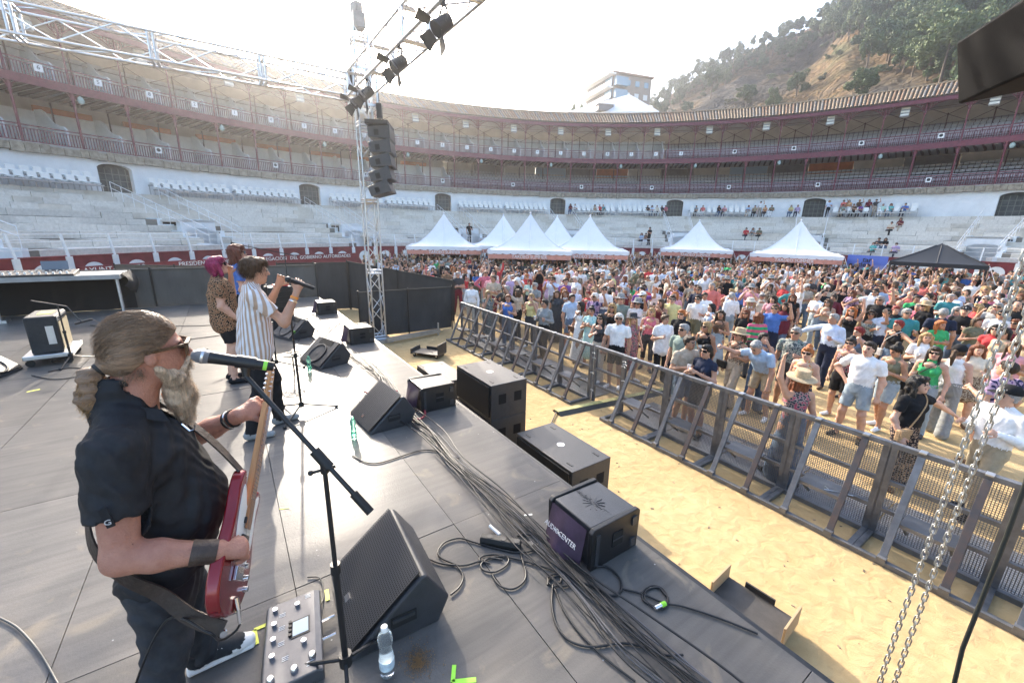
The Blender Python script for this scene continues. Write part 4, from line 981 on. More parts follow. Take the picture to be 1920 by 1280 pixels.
g = MB(); g.tube([(0, 0, 1.96), (0, .0, 2.7)], .012, 6); g.box((0, 0, 2.28), (.14, .14, .36)); g.build('hoist', m_blk, la)
# hanging array box at the near side
m_hang = M('hanging_speaker_paint', (.004, .004, .0045), rough=.6, spec=.06, bump=.1, bscale=200)
hb = empty('hanging_loudspeaker', (2.90, .13, 4.10), R(36), 'big black loudspeaker hanging overhead beside the chains', 'loudspeaker')
for k in range(3):
    t_ = MB(); t_.prism([(-.30, .0), (.32, .05), (.32, .33), (-.30, .38)], -.46, .46, lambda u, v, w_: (w_, u, v)); c = t_.build('array_box', m_hang, hb, (0, 0, .02+.40*k), (R(-14+7*k), 0, 0), bevel=.01)
    g = MB(); g.bx((-.475, -.29, .0), (-.462, .3, .40)); g.build('side_plate', m_hang, c, bevel=.004)
    g = MB(); g.bx((-.49, -.26, .05), (-.47, -.2, .33)); g.build('rigging_bar', m_hang, c)
    g = MB(); g.bx((-.40, -.305, .03), (.40, -.299, .34)); g.build('grille', m_hang, c)
# ---- chains and cable hanging from the hoist
m_chain = M('zinc_chain', (.42, .42, .40), rough=.4, metal=.8, var=.2, scale=30)
g = MB(); R_ = .0125
pts = [(.0098*math.cos(R(t)), 0, (.0158 if math.sin(R(t)) > 0 else -.0158)*1.0+.0098*math.sin(R(t))) for t in range(0, 360, 36)]
g.tube(pts, .0034, 6, closed=True); linkm = g.mesh('chain_link', m_chain, 80)
def chain(p, z0, z1, label):
    t = empty('hoist_chain', (p[0], p[1], z0), 0, label, 'chain', 'hoist chains hanging at the stage edge'); z = 0; k = 0
    while z < z1-z0:
        o = link('chain_link', linkm, t, (.012*math.sin(z*1.7+p[1]*9)+.004*math.sin(z*7), .008*math.sin(z*2.3), z), (0, 0, (k % 2)*math.pi/2+.3)); z += .037; k += 1
chain((2.60, .245, 0), .62, 3.95, 'zinc chain hanging furthest from the dark cable')
chain((2.72, .205, 0), .62, 3.95, 'zinc chain hanging next to the dark cable')
g = MB(); g.tube([(2.55, -.02, 0.6), (2.56, .0, 1.1), (2.62, .04, 1.6), (2.66, .04, 2.2), (2.68, .05, 2.9), (2.75, .08, 3.6), (2.78, .15, 4.3)], .009, 7); tag(g.build('hanging_cable', M('green_black_cable', (.016, .020, .018), rough=.5), smooth=60), 'dark cable hanging beside the chains', 'cable')

# ---- table with desk gear, amplifier, stands at the far left
tb = empty('equipment_table', (-3.0, 13.0, S), 0, 'long grey topped equipment table with black drape at the far stage end', 'table')
g = MB(); g.bx((-6.0, -.65, .80), (1.0, .38, .90)); g.build('table_top', M('table_grey', (.30, .30, .29), rough=.5, var=.15, scale=5), tb, bevel=.005)
for x in (-.95, .92, -2.9, -4.8):
    g = MB(); g.cyl((x, -.5, .05), (x, -.5, .8), .03, n=10); g.build('leg', m_alu, tb); g = MB(); g.bx((x-.12, -.62, 0), (x+.12, -.38, .05)); g.build('foot', m_alu, tb)
g = MB(); g.grid(lambda u, v: (-6+7.05*u, .34+.04*math.sin(u*60), .80*v), 90, 2); g.build('drape', M('black_drape', (.010, .010, .011), rough=.9), tb, smooth=70)
g = MB(); g.grid(lambda u, v: (1.0+.10*math.sin(v*3)+.05*u, -.45+.85*u, .9-.55*v*(.5+.5*u)+.02*math.sin(u*9)), 8, 6); g.build('hanging_cloth', m_scr, tb, smooth=70)
lp = empty('laptop', (-3.05, 12.75, S+.90), R(8), 'open laptop with a dull blue screen back on the equipment table', 'laptop')
g = MB(); g.bx((-.2, -.14, .0), (.2, .14, .02)); g.build('keyboard_half', M('laptop_grey', (.25, .26, .28), rough=.4, metal=.5), lp); g = MB(); g.box((0, .16, .14), (.4, .012, .27), 0, 0, Matrix.Rotation(R(-12), 3, 'X')); g.build('screen_half', M('laptop_lid', (.12, .15, .19), rough=.35), lp)
mx_ = empty('mixing_console', (-3.45, 12.6, S+.90), 0, 'low mixing console with faders and knobs beside the laptop', 'mixer')
g = MB(); g.prism([(-.25, 0), (.25, 0), (.25, .10), (-.25, .04)], -.75, .75, lambda u, v, w_: (w_, u, v)); g.build('console_body', m_blk2, mx_, bevel=.006)
for k in range(14): g = MB(); g.bx((-.68+.1*k, -.16, .05), (-.65+.1*k, -.12, .09)); g.build('fader', m_plastic, mx_); g = MB(); g.cyl((-.66+.1*k, .1, .075), (-.66+.1*k, .1, .105), .018, n=8); g.build('knob', m_alu, mx_)
fc = empty('rack_case', (-4.35, 12.7, S+.90), 0, 'silver edged rack case at the end of the equipment table', 'rack case')
g = MB(); g.bx((-.3, -.25, 0), (.3, .25, .22)); g.build('case_body', m_alu, fc, bevel=.01); g = MB(); g.bx((-.26, -.256, .03), (.26, -.25, .19)); g.build('front_panel', m_blk2, fc); g = MB(); g.bx((-.05, -.18, .22), (.2, .1, .42)); g.build('black_device', m_blk2, fc, bevel=.02)
g = MB(); g.bx((-2.45, 12.55, S+.902), (-2.15, 12.8, S+.906)); tag(g.build('paper_sheets', m_plastic), 'white paper sheets lying on the equipment table', 'paper')
hp_ = empty('headphones', (-3.95, 12.55, S+.98), .4, 'black headphones lying on the equipment table', 'headphones')
g = MB(); g.tube([(-.09*math.cos(R(t)), 0, .1*math.sin(R(t))) for t in range(0, 181, 18)], .012, 6); g.build('band', m_blk2, hp_)
for s in (-1, 1): g = MB(); g.cyl((s*.075, 0, 0), (s*.11, 0, 0), .045, n=12); g.build('ear_cup', m_rub, hp_)
# amplifier on its dolly
am = empty('guitar_amplifier', (-2.32, 8.72, S), R(94), 'black guitar amplifier with cream grille cloth standing on wheeled case lid', 'amplifier')
g = MB(); g.bx((-.33, -.17, .17), (.33, .15, .70)); g.build('cabinet', m_blk, am, bevel=.02); g = MB(); g.bx((-.29, -.176, .21), (.29, -.168, .60)); g.build('grille_cloth', M('cream_grille', (.45, .38, .24), rough=.9, var=.1, scale=60), am)
g = MB(); g.bx((-.30, -.176, .62), (.30, -.166, .68)); cp = g.build('control_panel', m_alu, am)
for k in range(7): g = MB(); g.cyl((-.24+.08*k, -.175, .65), (-.24+.08*k, -.195, .65), .013, n=8); g.build('knob', m_blk2, cp)
g = MB(); g.bx((-.335, -.12, .30), (-.331, -.04, .56)); g.build('side_handle', m_alu, am); g = MB(); g.bx((-.12, -.1, .702), (.14, .05, .706)); g.build('paper_note', m_ytape, am)
cd_ = empty('wheeled_case_lid', (-2.32, 8.72, S), R(94), 'silver edged wheeled case lid under the guitar amplifier', 'case lid')
g = MB(); g.bx((-.40, -.26, .11), (.40, .24, .168)); g.build('lid', m_alu, cd_, bevel=.008)
for sx in (-1, 1):
    for sy in (-1, 1): g = MB(); g.cyl((sx*.32-.015, sy*.19, .05), (sx*.32+.015, sy*.19, .05), .05, n=12); g.build('castor', m_rub, cd_)
def mic_stand(base, z_top, label, name='microphone_stand', tripod=True, legs=(20, 140, 260), L=.33):
    t = empty(name, (base[0], base[1], S), 0, label, 'microphone stand', 'microphone stands on the stage')
    g = MB(); g.cyl((0, 0, .10), (0, 0, z_top*.55), .0135, n=10); g.cyl((0, 0, z_top*.55), (0, 0, z_top), .0095, n=10); g.build('pole', m_blk2, t, smooth=50)
    g = MB(); g.cyl((0, 0, z_top*.53), (0, 0, z_top*.57), .02, n=10); g.cyl((0, 0, .09), (0, 0, .15), .028, n=10); g.build('collar', m_blk2, t, smooth=50)
    for a in legs:
        g = MB(); g.tube([(0, 0, .12), (math.cos(R(a))*L, math.sin(R(a))*L, .012)], .009, 7); l_ = g.build('leg', m_blk2, t, smooth=50)
        g = MB(); g.cyl((math.cos(R(a))*L*.95, math.sin(R(a))*L*.95, .0), (math.cos(R(a))*L*1.03, math.sin(R(a))*L*1.03, .02), .014, n=8); g.build('rubber_foot', m_rub, l_)
    return t
# near stand with boom and microphone
b = at(652, 1272, S); ctop = atd(598, 866, math.hypot(b.x, b.y)); clip = atY(462, 706, 1.80); ns = mic_stand((b.x, b.y), ctop.z-S, 'black boom microphone stand in front of the bearded guitarist')
ct = Vector((b.x, b.y, ctop.z)); tail = ct+(ct-clip)*.62
def rel(o, *pts): return [Vector(p)-o.location for p in pts]
g = MB(); c_, t_, k_ = rel(ns, clip, tail, ct); g.cyl(c_, t_, .0095, n=10); g.build('boom', m_blk2, ns, smooth=50)
d_ = (t_-c_).normalized(); g = MB(); g.cyl(t_-d_*.10, t_, .017, n=12); g.build('counterweight', m_rub, ns, smooth=50); g = MB(); g.cyl(k_-d_*.055, k_+d_*.035, .021, n=12); g.build('boom_grip', m_rub, ns, smooth=50)
g = MB(); g.cyl(k_+Vector((0, .0, -.05)), k_, .016, n=10); g.cyl(k_+Vector((-.045, 0, -.035)), k_+Vector((.04, 0, -.035)), .007, n=8); g.sphere(k_+Vector((-.05, 0, -.035)), .011); g.build('clutch', m_blk2, ns, smooth=50)
mh, mt = atY(376, 667, 1.83), atY(513, 687, 1.80); md = (mt-mh).normalized()
mc = empty('microphone', mh, 0, 'silver headed microphone with bright green band at the guitarist', 'microphone', None)
L = (mt-mh).length; M3 = md.to_track_quat('Z', 'Y').to_matrix(); k = L/.30
g = MB(); g.lathe([(.001, -.030), (.015, -.026), (.025, -.010), (.027, .006), (.0255, .020), (.024, .026)], (0, 0, 0), 20, M3); g.build('grille_ball', M('mic_mesh', (.40, .41, .43), rough=.4, metal=.6, bump=1.0, bscale=900), mc, smooth=60)
g = MB(); g.lathe([(.0265, .002), (.0275, .004), (.0275, .009), (.0265, .011)], (0, 0, 0), 20, M3); g.build('grille_ring', m_alu, mc, smooth=60)
g = MB(); g.lathe([(.0235, .026), (.0225, .04), (.0205, .10), (.0195, .20), (.0185, L-.045)], (0, 0, 0), 20, M3); g.build('body', m_blk2, mc, smooth=50)
g = MB(); g.lathe([(.0195, L-.047), (.0195, L-.022)], (0, 0, 0), 20, M3); g.build('green_band', M('neon_green', (.32, .80, .08), rough=.5), mc, smooth=50)
g = MB(); g.lathe([(.0185, L-.022), (.0175, L), (.001, L+.002)], (0, 0, 0), 20, M3); g.build('tail_cap', m_rub, mc, smooth=50)
g = MB(); cc = clip-ns.location; up_ = (mh+md*.14-ns.location); g.cyl(cc, up_-Vector((0, 0, .012)), .012, .02, n=10); g.cyl(up_-md*.03, up_+md*.035, .0255, n=12); g.build('mic_clip', m_blk2, ns, smooth=50)
# singer's straight stand, second stand with tablet, far boom stand, amp stand
b = at(567, 776, S); mic_stand((b.x, b.y), 1.23, 'straight black microphone stand beside the striped shirt singer', legs=(0, 115, 235), L=.36)
b = at(520, 692, S); s2 = mic_stand((b.x, b.y), 1.22, 'black stand carrying a tablet beside the singer', legs=(-20, 100, 220), L=.36)
g = MB(); g.box((-.02, 0, 1.30), (.03, .20, .28), .3, 0, Matrix.Rotation(R(20), 3, 'Y')); g.build('tablet', m_lens, s2) if False else g.build('tablet', m_blk2, s2, bevel=.006)
b = at(553, 706, S); ob = empty('stand_base_ring', (b.x, b.y, S), 0, 'black spoked accessory ring tray on the singer stand', 'ring tray')
g = MB(); g.tube([(.12*math.cos(R(t)), .12*math.sin(R(t)), .32) for t in range(0, 360, 20)], .010, 6, closed=True); g.tube([(.06*math.cos(R(t)), .06*math.sin(R(t)), .32) for t in range(0, 360, 30)], .007, 5, closed=True); g.build('ring', m_blk2, ob)
for k in range(5): g = MB(); g.bar((0, 0, .32), (.12*math.cos(k*1.257), .12*math.sin(k*1.257), .32), .012); g.build('spoke', m_blk2, ob)
g = MB(); g.cyl((0, 0, 0), (0, 0, .32), .01); g.build('stem', m_blk2, ob)
fs = mic_stand((1.0, 9.9), 1.45, 'black boom microphone stand in front of the far backing singer'); g = MB(); g.tube([(-.75, -.2, 1.62), (.25, .1, 1.38)], .009, 6); g.build('boom', m_blk2, fs); g = MB(); g.cyl((-.75, -.2, 1.62), (-.9, -.24, 1.66), .02, .024, n=10); g.build('microphone', m_blk2, fs)
as_ = mic_stand((-2.06, 8.32), .86, 'short boom stand holding a microphone in front of the amplifier'); g = MB(); g.tube([(-.28, .16, .92), (.1, -.05, .84), (.22, -.1, .62)], .008, 6); g.build('boom', m_blk2, as_); g = MB(); g.cyl((.16, -.14, .60), (.32, -.02, .63), .016, n=10); g.build('microphone', m_blk2, as_)
# equipment trunk behind the singer (black case with red strap)
tr = empty('equipment_case', (.75, 9.35, S), R(15), 'black moulded equipment case with red strap behind the singer', 'case')
g = MB(); g.bx((-.22, -.16, .35), (.22, .16, .85)); g.build('shell', m_blk2, tr, bevel=.03)
for k in range(4): g = MB(); g.bx((-.23, -.175, .42+.1*k), (.23, -.16, .45+.1*k)); g.build('rib', m_rub, tr)
g = MB(); g.bx((-.1, -.18, .86), (.16, .0, .89)); g.build('strap', M('red_strap', (.55, .04, .05), rough=.6), tr); g = MB(); g.bx((-.2, -.14, 0), (.2, .14, .348)); g.build('stool', m_blk, tr)

# ---- cables
def smooth_path(pts, n=6):
    pts = [Vector(p) for p in pts]; out = []
    for i in range(len(pts)-1):
        p0 = pts[max(i-1, 0)]; p1 = pts[i]; p2 = pts[i+1]; p3 = pts[min(i+2, len(pts)-1)]
        for k in range(n):
            t = k/n; out.append(.5*((2*p1)+(p2-p0)*t+(2*p0-5*p1+4*p2-p3)*t*t+(3*p1-p0-3*p2+p3)*t**3))
    return out+[pts[-1]]
rg = random.Random(5)
spine = [(1.46, 6.9), (1.52, 6.2), (1.56, 5.4), (1.45, 4.7), (1.42, 4.1), (1.47, 3.5), (1.44, 2.9), (1.48, 2.35), (1.46, 1.85), (1.45, 1.4), (1.46, 1.0), (1.52, .6), (1.6, .2), (1.7, -.4)]
m_cab1 = M('cable_black', (.013, .013, .014), rough=.45); m_cab2 = M('cable_grey', (.10, .10, .11), rough=.45)
for c in range(17):
    off = rg.gauss(0, .05); pts = []; dr1, dr2 = rg.uniform(-.05, .05), rg.uniform(-.06, .06); ph = rg.uniform(0, 6)
    for i, (x, y) in enumerate(spine):
        sp_ = .5+.9*abs(math.sin(i*.9+1.2)); pts.append((x+off*sp_+.035*math.sin(i*1.3+ph)+dr1*math.sin(i*.55+ph)+dr2*max(0, i-8)*.18, y+rg.uniform(-.05, .05), S+.012+.016*(c % 4)+rg.uniform(0, .006)))
    a0 = rg.choice((0, 0, 1, 2)); a1 = len(pts)-rg.choice((0, 0, 0, 1))
    g = MB(); g.tube(smooth_path(pts[a0:a1], 6), rg.choice((.004, .005, .0065)), 6)
    tag(g.build('cable', m_cab2 if c % 4 == 0 else m_cab1, smooth=70), 'thin cable running lengthwise in the tangled bundle along the stage edge', 'cable', 'cables of the bundle')
def cable(pts, label, r=.006, m=None, z=.01, grp=None):
    g = MB(); g.tube(smooth_path([(x, y, S+z+(zz[0] if zz else 0)) for x, y, *zz in pts], 8), r, 6); return tag(g.build('cable', m or m_cab1, smooth=70), label, 'cable', grp)
def pxp(*q): return [tuple(at(x, y, S))[:2] for x, y in q]
z8 = lambda *q: pxp(*[(640+x/2.976, 850+y/2.976) for x, y in q])
cable(z8((480, 590), (560, 620), (680, 630), (760, 610), (880, 580), (1000, 600), (1130, 640), (1240, 680), (1420, 760)), 'black cable looping from the near monitor past the power strip')
cable(z8((610, 795), (660, 750), (680, 690), (640, 630), (560, 590), (540, 550), (580, 500), (660, 478), (740, 500), (840, 530), (960, 555), (1060, 550), (1100, 510), (1080, 470), (1020, 455), (980, 470)), 'black cable curling off the back of the near monitor')
cable(z8((830, 620), (770, 600), (800, 575), (870, 570), (930, 590), (920, 630), (860, 665), (800, 660), (780, 625), (830, 590), (900, 600)), 'coiled black cable lying below the power strip')
cable(z8((840, 680), (880, 740), (950, 762), (1010, 730), (1030, 680), (1010, 600), (990, 520)), 'black cable loop hanging round under the power strip')
cable(z8((1180, 740), (1175, 850), (1200, 960), (1270, 1050), (1400, 1085), (1560, 1065), (1680, 1085), (1800, 1130), (1905, 1130)), 'black cable bending wide towards the stage edge', .0065)
cable(z8((1190, 760), (1240, 880), (1330, 1010), (1450, 1130), (1560, 1220), (1640, 1280)), 'black cable drifting away from the bundle', .006)
cable(z8((1150, 740), (1160, 690), (1215, 680), (1225, 720), (1190, 750), (1155, 720), (1200, 690), (1270, 695), (1280, 735), (1230, 745), (1180, 700)), 'small knot of coiled cable beside the bundle')
cable(z8((1750, 865), (1690, 830), (1680, 780), (1730, 745), (1790, 760), (1822, 820), (1800, 870), (1740, 865), (1690, 810), (1710, 765), (1770, 755), (1810, 800)), 'small ring of black cable with connector near the stage edge', .006)
cable(z8((1380, 640), (1480, 640), (1550, 700), (1560, 770), (1510, 800), (1440, 770)), 'black cable arc behind the lettered front fill', .007)
cable(z8((1560, 760), (1680, 790), (1800, 840), (1905, 860))+pxp((1345, 1160), (1420, 1190)), 'black lead running over the stage edge to the dolly', .006)
g = MB(); c0_, c1_ = (at(640+1750/2.976, 850+862/2.976, S+.02), at(640+1800/2.976, 850+838/2.976, S+.02)); g.cyl(c0_, c1_, .012, n=10); o = g.build('cable_connector', m_chrome, smooth=50); tag(o, 'chrome cable connector with green ring on the stage edge', 'connector')
g = MB(); c2_ = c0_+(c1_-c0_)*.7; g.cyl(c2_, c1_+(c1_-c0_)*.15, .0135, n=10); r_ = g.build('green_ring', m_green); r_.parent = o
cable(pxp((470, 640), (660, 855), (705, 870))[1:]+[(1.3, 3.3), (1.5, 3.0)], 'cable from the second monitor to the bundle', .006)
cable([(-2.3, 2.05), (-1.6, 2.15), (-1.25, 2.30), (-1.32, 2.55), (-1.7, 2.6), (-2.3, 2.35)], 'thin black cable loop behind the guitarist', .006, m_cab1)
cable(pxp((0, 1160), (35, 1180), (75, 1225), (110, 1285)), 'dark grey cable lying behind the guitarist', .0055, M('cable_mid_grey', (.055, .057, .06), rough=.5))
for i, q_ in enumerate((((330, 612), (400, 610), (470, 600)), ((330, 640), (420, 628), (520, 610)), ((170, 610), (240, 630), (330, 660), (390, 655)), ((60, 705), (110, 712), (170, 700), (140, 690), (90, 698)), ((600, 600), (620, 612), (600, 622), (580, 612), (560, 640)), ((575, 625), (600, 640), (620, 620), (640, 605)))):
    cable(pxp(*q_), ['black cable stretched across the far stage floor behind the singer', 'black cable crossing the floor at the backing singers feet', 'black cable lying between the amplifier and the table', 'coil of black cable at the amplifier foot', 'thin cable tangle near the far monitor', 'thin cable leading to the far front fill'][i], .007)
cable([(1.2, 5.0), (1.35, 4.55), (1.55, 4.45), (1.62, 4.1), (1.5, 3.9), (1.35, 4.05), (1.5, 4.3)], 'multicoloured plug tangle beside the bleached front fill', .012, M('red_plug', (.35, .05, .06), rough=.5), .03)
for k, col in enumerate(((.5, .5, .52), (.05, .1, .35), (.4, .04, .05), (.6, .6, .6), (.02, .02, .02), (.12, .05, .2))):
    for j in range(4):
        p = Vector((1.42+rg.uniform(-.10, .10), 4.55+rg.uniform(-.16, .12), S+.03+rg.uniform(0, .10))); q_ = p+Vector((rg.uniform(-.06, .06), rg.uniform(-.06, .06), rg.uniform(-.02, .03)))
        g = MB(); g.cyl(p, q_, .013, n=8); tag(g.build('cable_plug', M('plug_%d' % k, col, rough=.4)), ['silver', 'blue', 'red', 'white', 'black', 'violet'][k]+' cable plug in the heap beside the sun bleached front fill', 'plug', 'plugs heaped by the front fill')
# power strip
p0, p1 = at(640+780/2.976, 850+470/2.976, S+.03), at(640+1000/2.976, 850+510/2.976, S+.03); dd = p1-p0
ps = empty('power_strip', (p0+p1)/2-Vector((0, 0, .03)), math.atan2(dd.y, dd.x), 'black rubber power strip lying among the cables', 'power strip')
g = MB(); L = dd.length; g.prism([(-.032, 0), (.032, 0), (.034, .03), (.024, .055), (-.024, .055), (-.034, .03)], -L/2, L/2, lambda u, v, w_: (w_, u, v)); g.build('housing', m_rub, ps, bevel=.005)
for k in range(4): g = MB(); g.cyl((-L/2+.06+k*.09, 0, .054), (-L/2+.06+k*.09, 0, .057), .02, n=14); g.build('socket', m_blk2, ps)
p0 = at(918, 985, S+.03); g = MB(); g.cyl(p0, p0+Vector((.02, -.10, -.015)), .011, .013, n=10); tag(g.build('white_plug', m_plastic, smooth=50), 'white cable plug standing beside the power strip', 'plug')
# tape marks, sawdust
def tape(pts, w_, mat_, label):
    t = MB()
    for a, b_ in zip(pts[:-1], pts[1:]): t.bar((a[0], a[1], S+.003), (b_[0], b_[1], S+.003), w_, .0012)
    return tag(t.build('tape_mark', mat_), label, 'tape', 'tape marks on the stage floor')
tape(z8((630, 1180), (622, 1275)), .02, m_green, 'green tape strip beside the pile of sawdust')
tape(z8((618, 1275), (752, 1262)), .022, m_green, 'green lettered tape strip at the lower end of the corner mark')
z7 = lambda *q: pxp(*[(x/2.976, 850+y/2.976) for x, y in q])
tape(z7((1485, 955), (1418, 985)), .02, m_ytape, 'short yellow tape strip by the effects pedal'); tape(z7((1418, 985), (1432, 1065)), .022, m_ytape, 'yellow lettered tape strip at the toe of the sneaker')
tape(z7((1822, 760), (1830, 820)), .02, m_ytape, 'yellow tape tick at the corner of the near monitor'); tape(z8((1020, 345), (1065, 340)), .014, m_plastic, 'white tape cross on the deck near the power strip')
tape(z7((1560, 310), (1615, 305)), .012, m_ytape, 'faint yellow tape line on the sunny deck'); tape(pxp((50, 735), (75, 730)), .03, m_ytape, 'yellow tape scrap on the floor before the amplifier')
sd_ = MB(); c = at(640+430/2.976, 850+1160/2.976, S)
for k in range(900):
    a = rg.uniform(0, 6.28); r = abs(rg.gauss(0, .045)); x, y = c.x+math.cos(a)*r*1.0, c.y+math.sin(a)*r*1.2; z = S+.002+.012*math.exp(-(r/.03)**2)*rg.random(); s_ = rg.uniform(.0012, .0035)
    sd_.add([(x-s_, y-s_, z), (x+s_, y-s_*.4, z+s_*.7), (x+s_*.5, y+s_, z), (x-s_*.3, y+s_*.5, z+s_)], [(0, 1, 2), (0, 2, 3), (1, 2, 3)])
tag(sd_.build('sawdust', M('sawdust', (.36, .22, .10), rough=.95, var=.3, scale=300)), 'small scattered pile of brown sawdust beside the near monitor', 'sawdust', kind='stuff')
# bottles
m_pet = M('clear_plastic', (.93, .97, .97), rough=.06, trans=.92, ior=1.28); m_petg = M('green_plastic', (.45, .90, .72), rough=.08, trans=.85, ior=1.28); m_lab = M('bottle_label', (.55, .66, .70), rough=.35, var=.25, scale=30)
def bottle(p, label, m_, s=1.0):
    t = empty('water_bottle', (p.x, p.y, S+.001), 0, label, 'bottle', 'water bottles on the stage'); t.scale = (s, s, s)
    g = MB(); g.lathe([(.018, .0), (.032, .003), (.036, .02), (.033, .035), (.036, .05), (.0365, .10), (.034, .105), (.0365, .115), (.029, .165), (.028, .172), (.036, .20), (.037, .225), (.030, .255), (.016, .275), (.014, .285)], n=24); g.build('body', m_, t, smooth=50)
    g = MB(); g.lathe([(.0372, .055), (.0375, .06), (.0375, .10), (.0372, .105)], n=24); g.build('label_sleeve', m_lab if m_ is m_pet else m_petg, t, smooth=50)
    g = MB(); g.lathe([(.0165, .278), (.0165, .300), (.014, .303), (.001, .303)], n=16); g.build('cap', m_plastic if m_ is m_pet else m_petg, t, smooth=40)
bottle(at(727, 1262, S), 'clear half empty water bottle with white cap beside the near monitor', m_pet, .92)
bottle(at(664, 822, S), 'green tinted water bottle beside the pale grille monitor', m_petg, .78); bottle(at(581, 697, S), 'green tinted water bottle beside the bare woofer monitor', m_petg, .78)
# effects pedal
e0, e1, e2 = at(505, 1275, S), at(580, 1130, S), at(610, 1250, S)
ax_ = Vector((e1.x-e0.x, e1.y-e0.y, 0)); Lp = .44; wp = .22; rz = math.atan2(ax_.y, ax_.x)-math.pi/2
pd = empty('effects_pedal', ((at(505, 1150, S).x+e2.x)/2-.01, 1.90, S), R(-8), 'grey multi effects floor pedal with small blue screen beside the sneaker', 'effects pedal')
m_pg = M('pedal_grey', (.12, .12, .125), rough=.38, metal=.5, var=.1, scale=20)
g = MB(); g.prism([(-.13, 0), (.13, 0), (.13, .055), (.10, .068), (-.12, .045), (-.13, .03)], -.24, .24, lambda u, v, w_: (u, w_, v)); g.build('pedal_body', m_pg, pd, bevel=.006)
def on(u): return .045+(u+.12)/.22*.023+.0015
g = MB(); g.box((.035, .03, on(.035)), (.085, .10, .004), 0, 0, Matrix.Rotation(R(-6), 3, 'Y')); sc_ = g.build('screen_bezel', m_blk2, pd); g = MB(); g.box((.035, .03, on(.035)+.0025), (.07, .082, .003), 0, 0, Matrix.Rotation(R(-6), 3, 'Y')); g.build('screen', M('lcd_blue', (.42, .52, .58), rough=.25), sc_)
for u, v in ((-.085, .19), (-.085, .10), (-.085, .01), (-.085, -.08), (-.085, -.19), (.02, .17), (.05, -.07), (.01, -.19), (.085, -.16)):
    big_ = v < -.15; g = MB(); g.lathe([(.017 if big_ else .012, 0), (.017 if big_ else .012, .012), (.012, .020), (.001, .021)], (u, v, on(u)-.002), 14); g.build('foot_switch' if big_ else 'knob', m_chrome, pd, smooth=40)
for k in range(4): g = MB(); g.cyl((-.012, .075-.025*k, on(-.012)), (-.012, .075-.025*k, on(-.012)+.012), .008, n=10); g.build('small_knob', m_blk2, pd)
for u, v, w_ in ((-.05, .14, .03), (-.05, .06, .03), (-.05, -.03, .03), (-.03, -.12, .05), (.07, .20, .04), (.075, -.2, .04)):
    g = MB()
    for j in range(3): g.box((u, v+.009*j, on(u)+.0002), (.028, .0025, .001), 0, 0, Matrix.Rotation(R(-6), 3, 'Y'))
    g.build('printed_legend', m_wp, pd)
for v in (.05, -.06): g = MB(); g.cyl((.13, v, .03), (.19, v+.01, .028), .007, n=8); g.build('jack_plug', m_chrome, pd)
cable([(.16, 2.02, .02), (.2, 2.1), (.21, 2.25), (.15, 2.3)], 'thin black lead leaving the effects pedal beside the near monitor', .004)
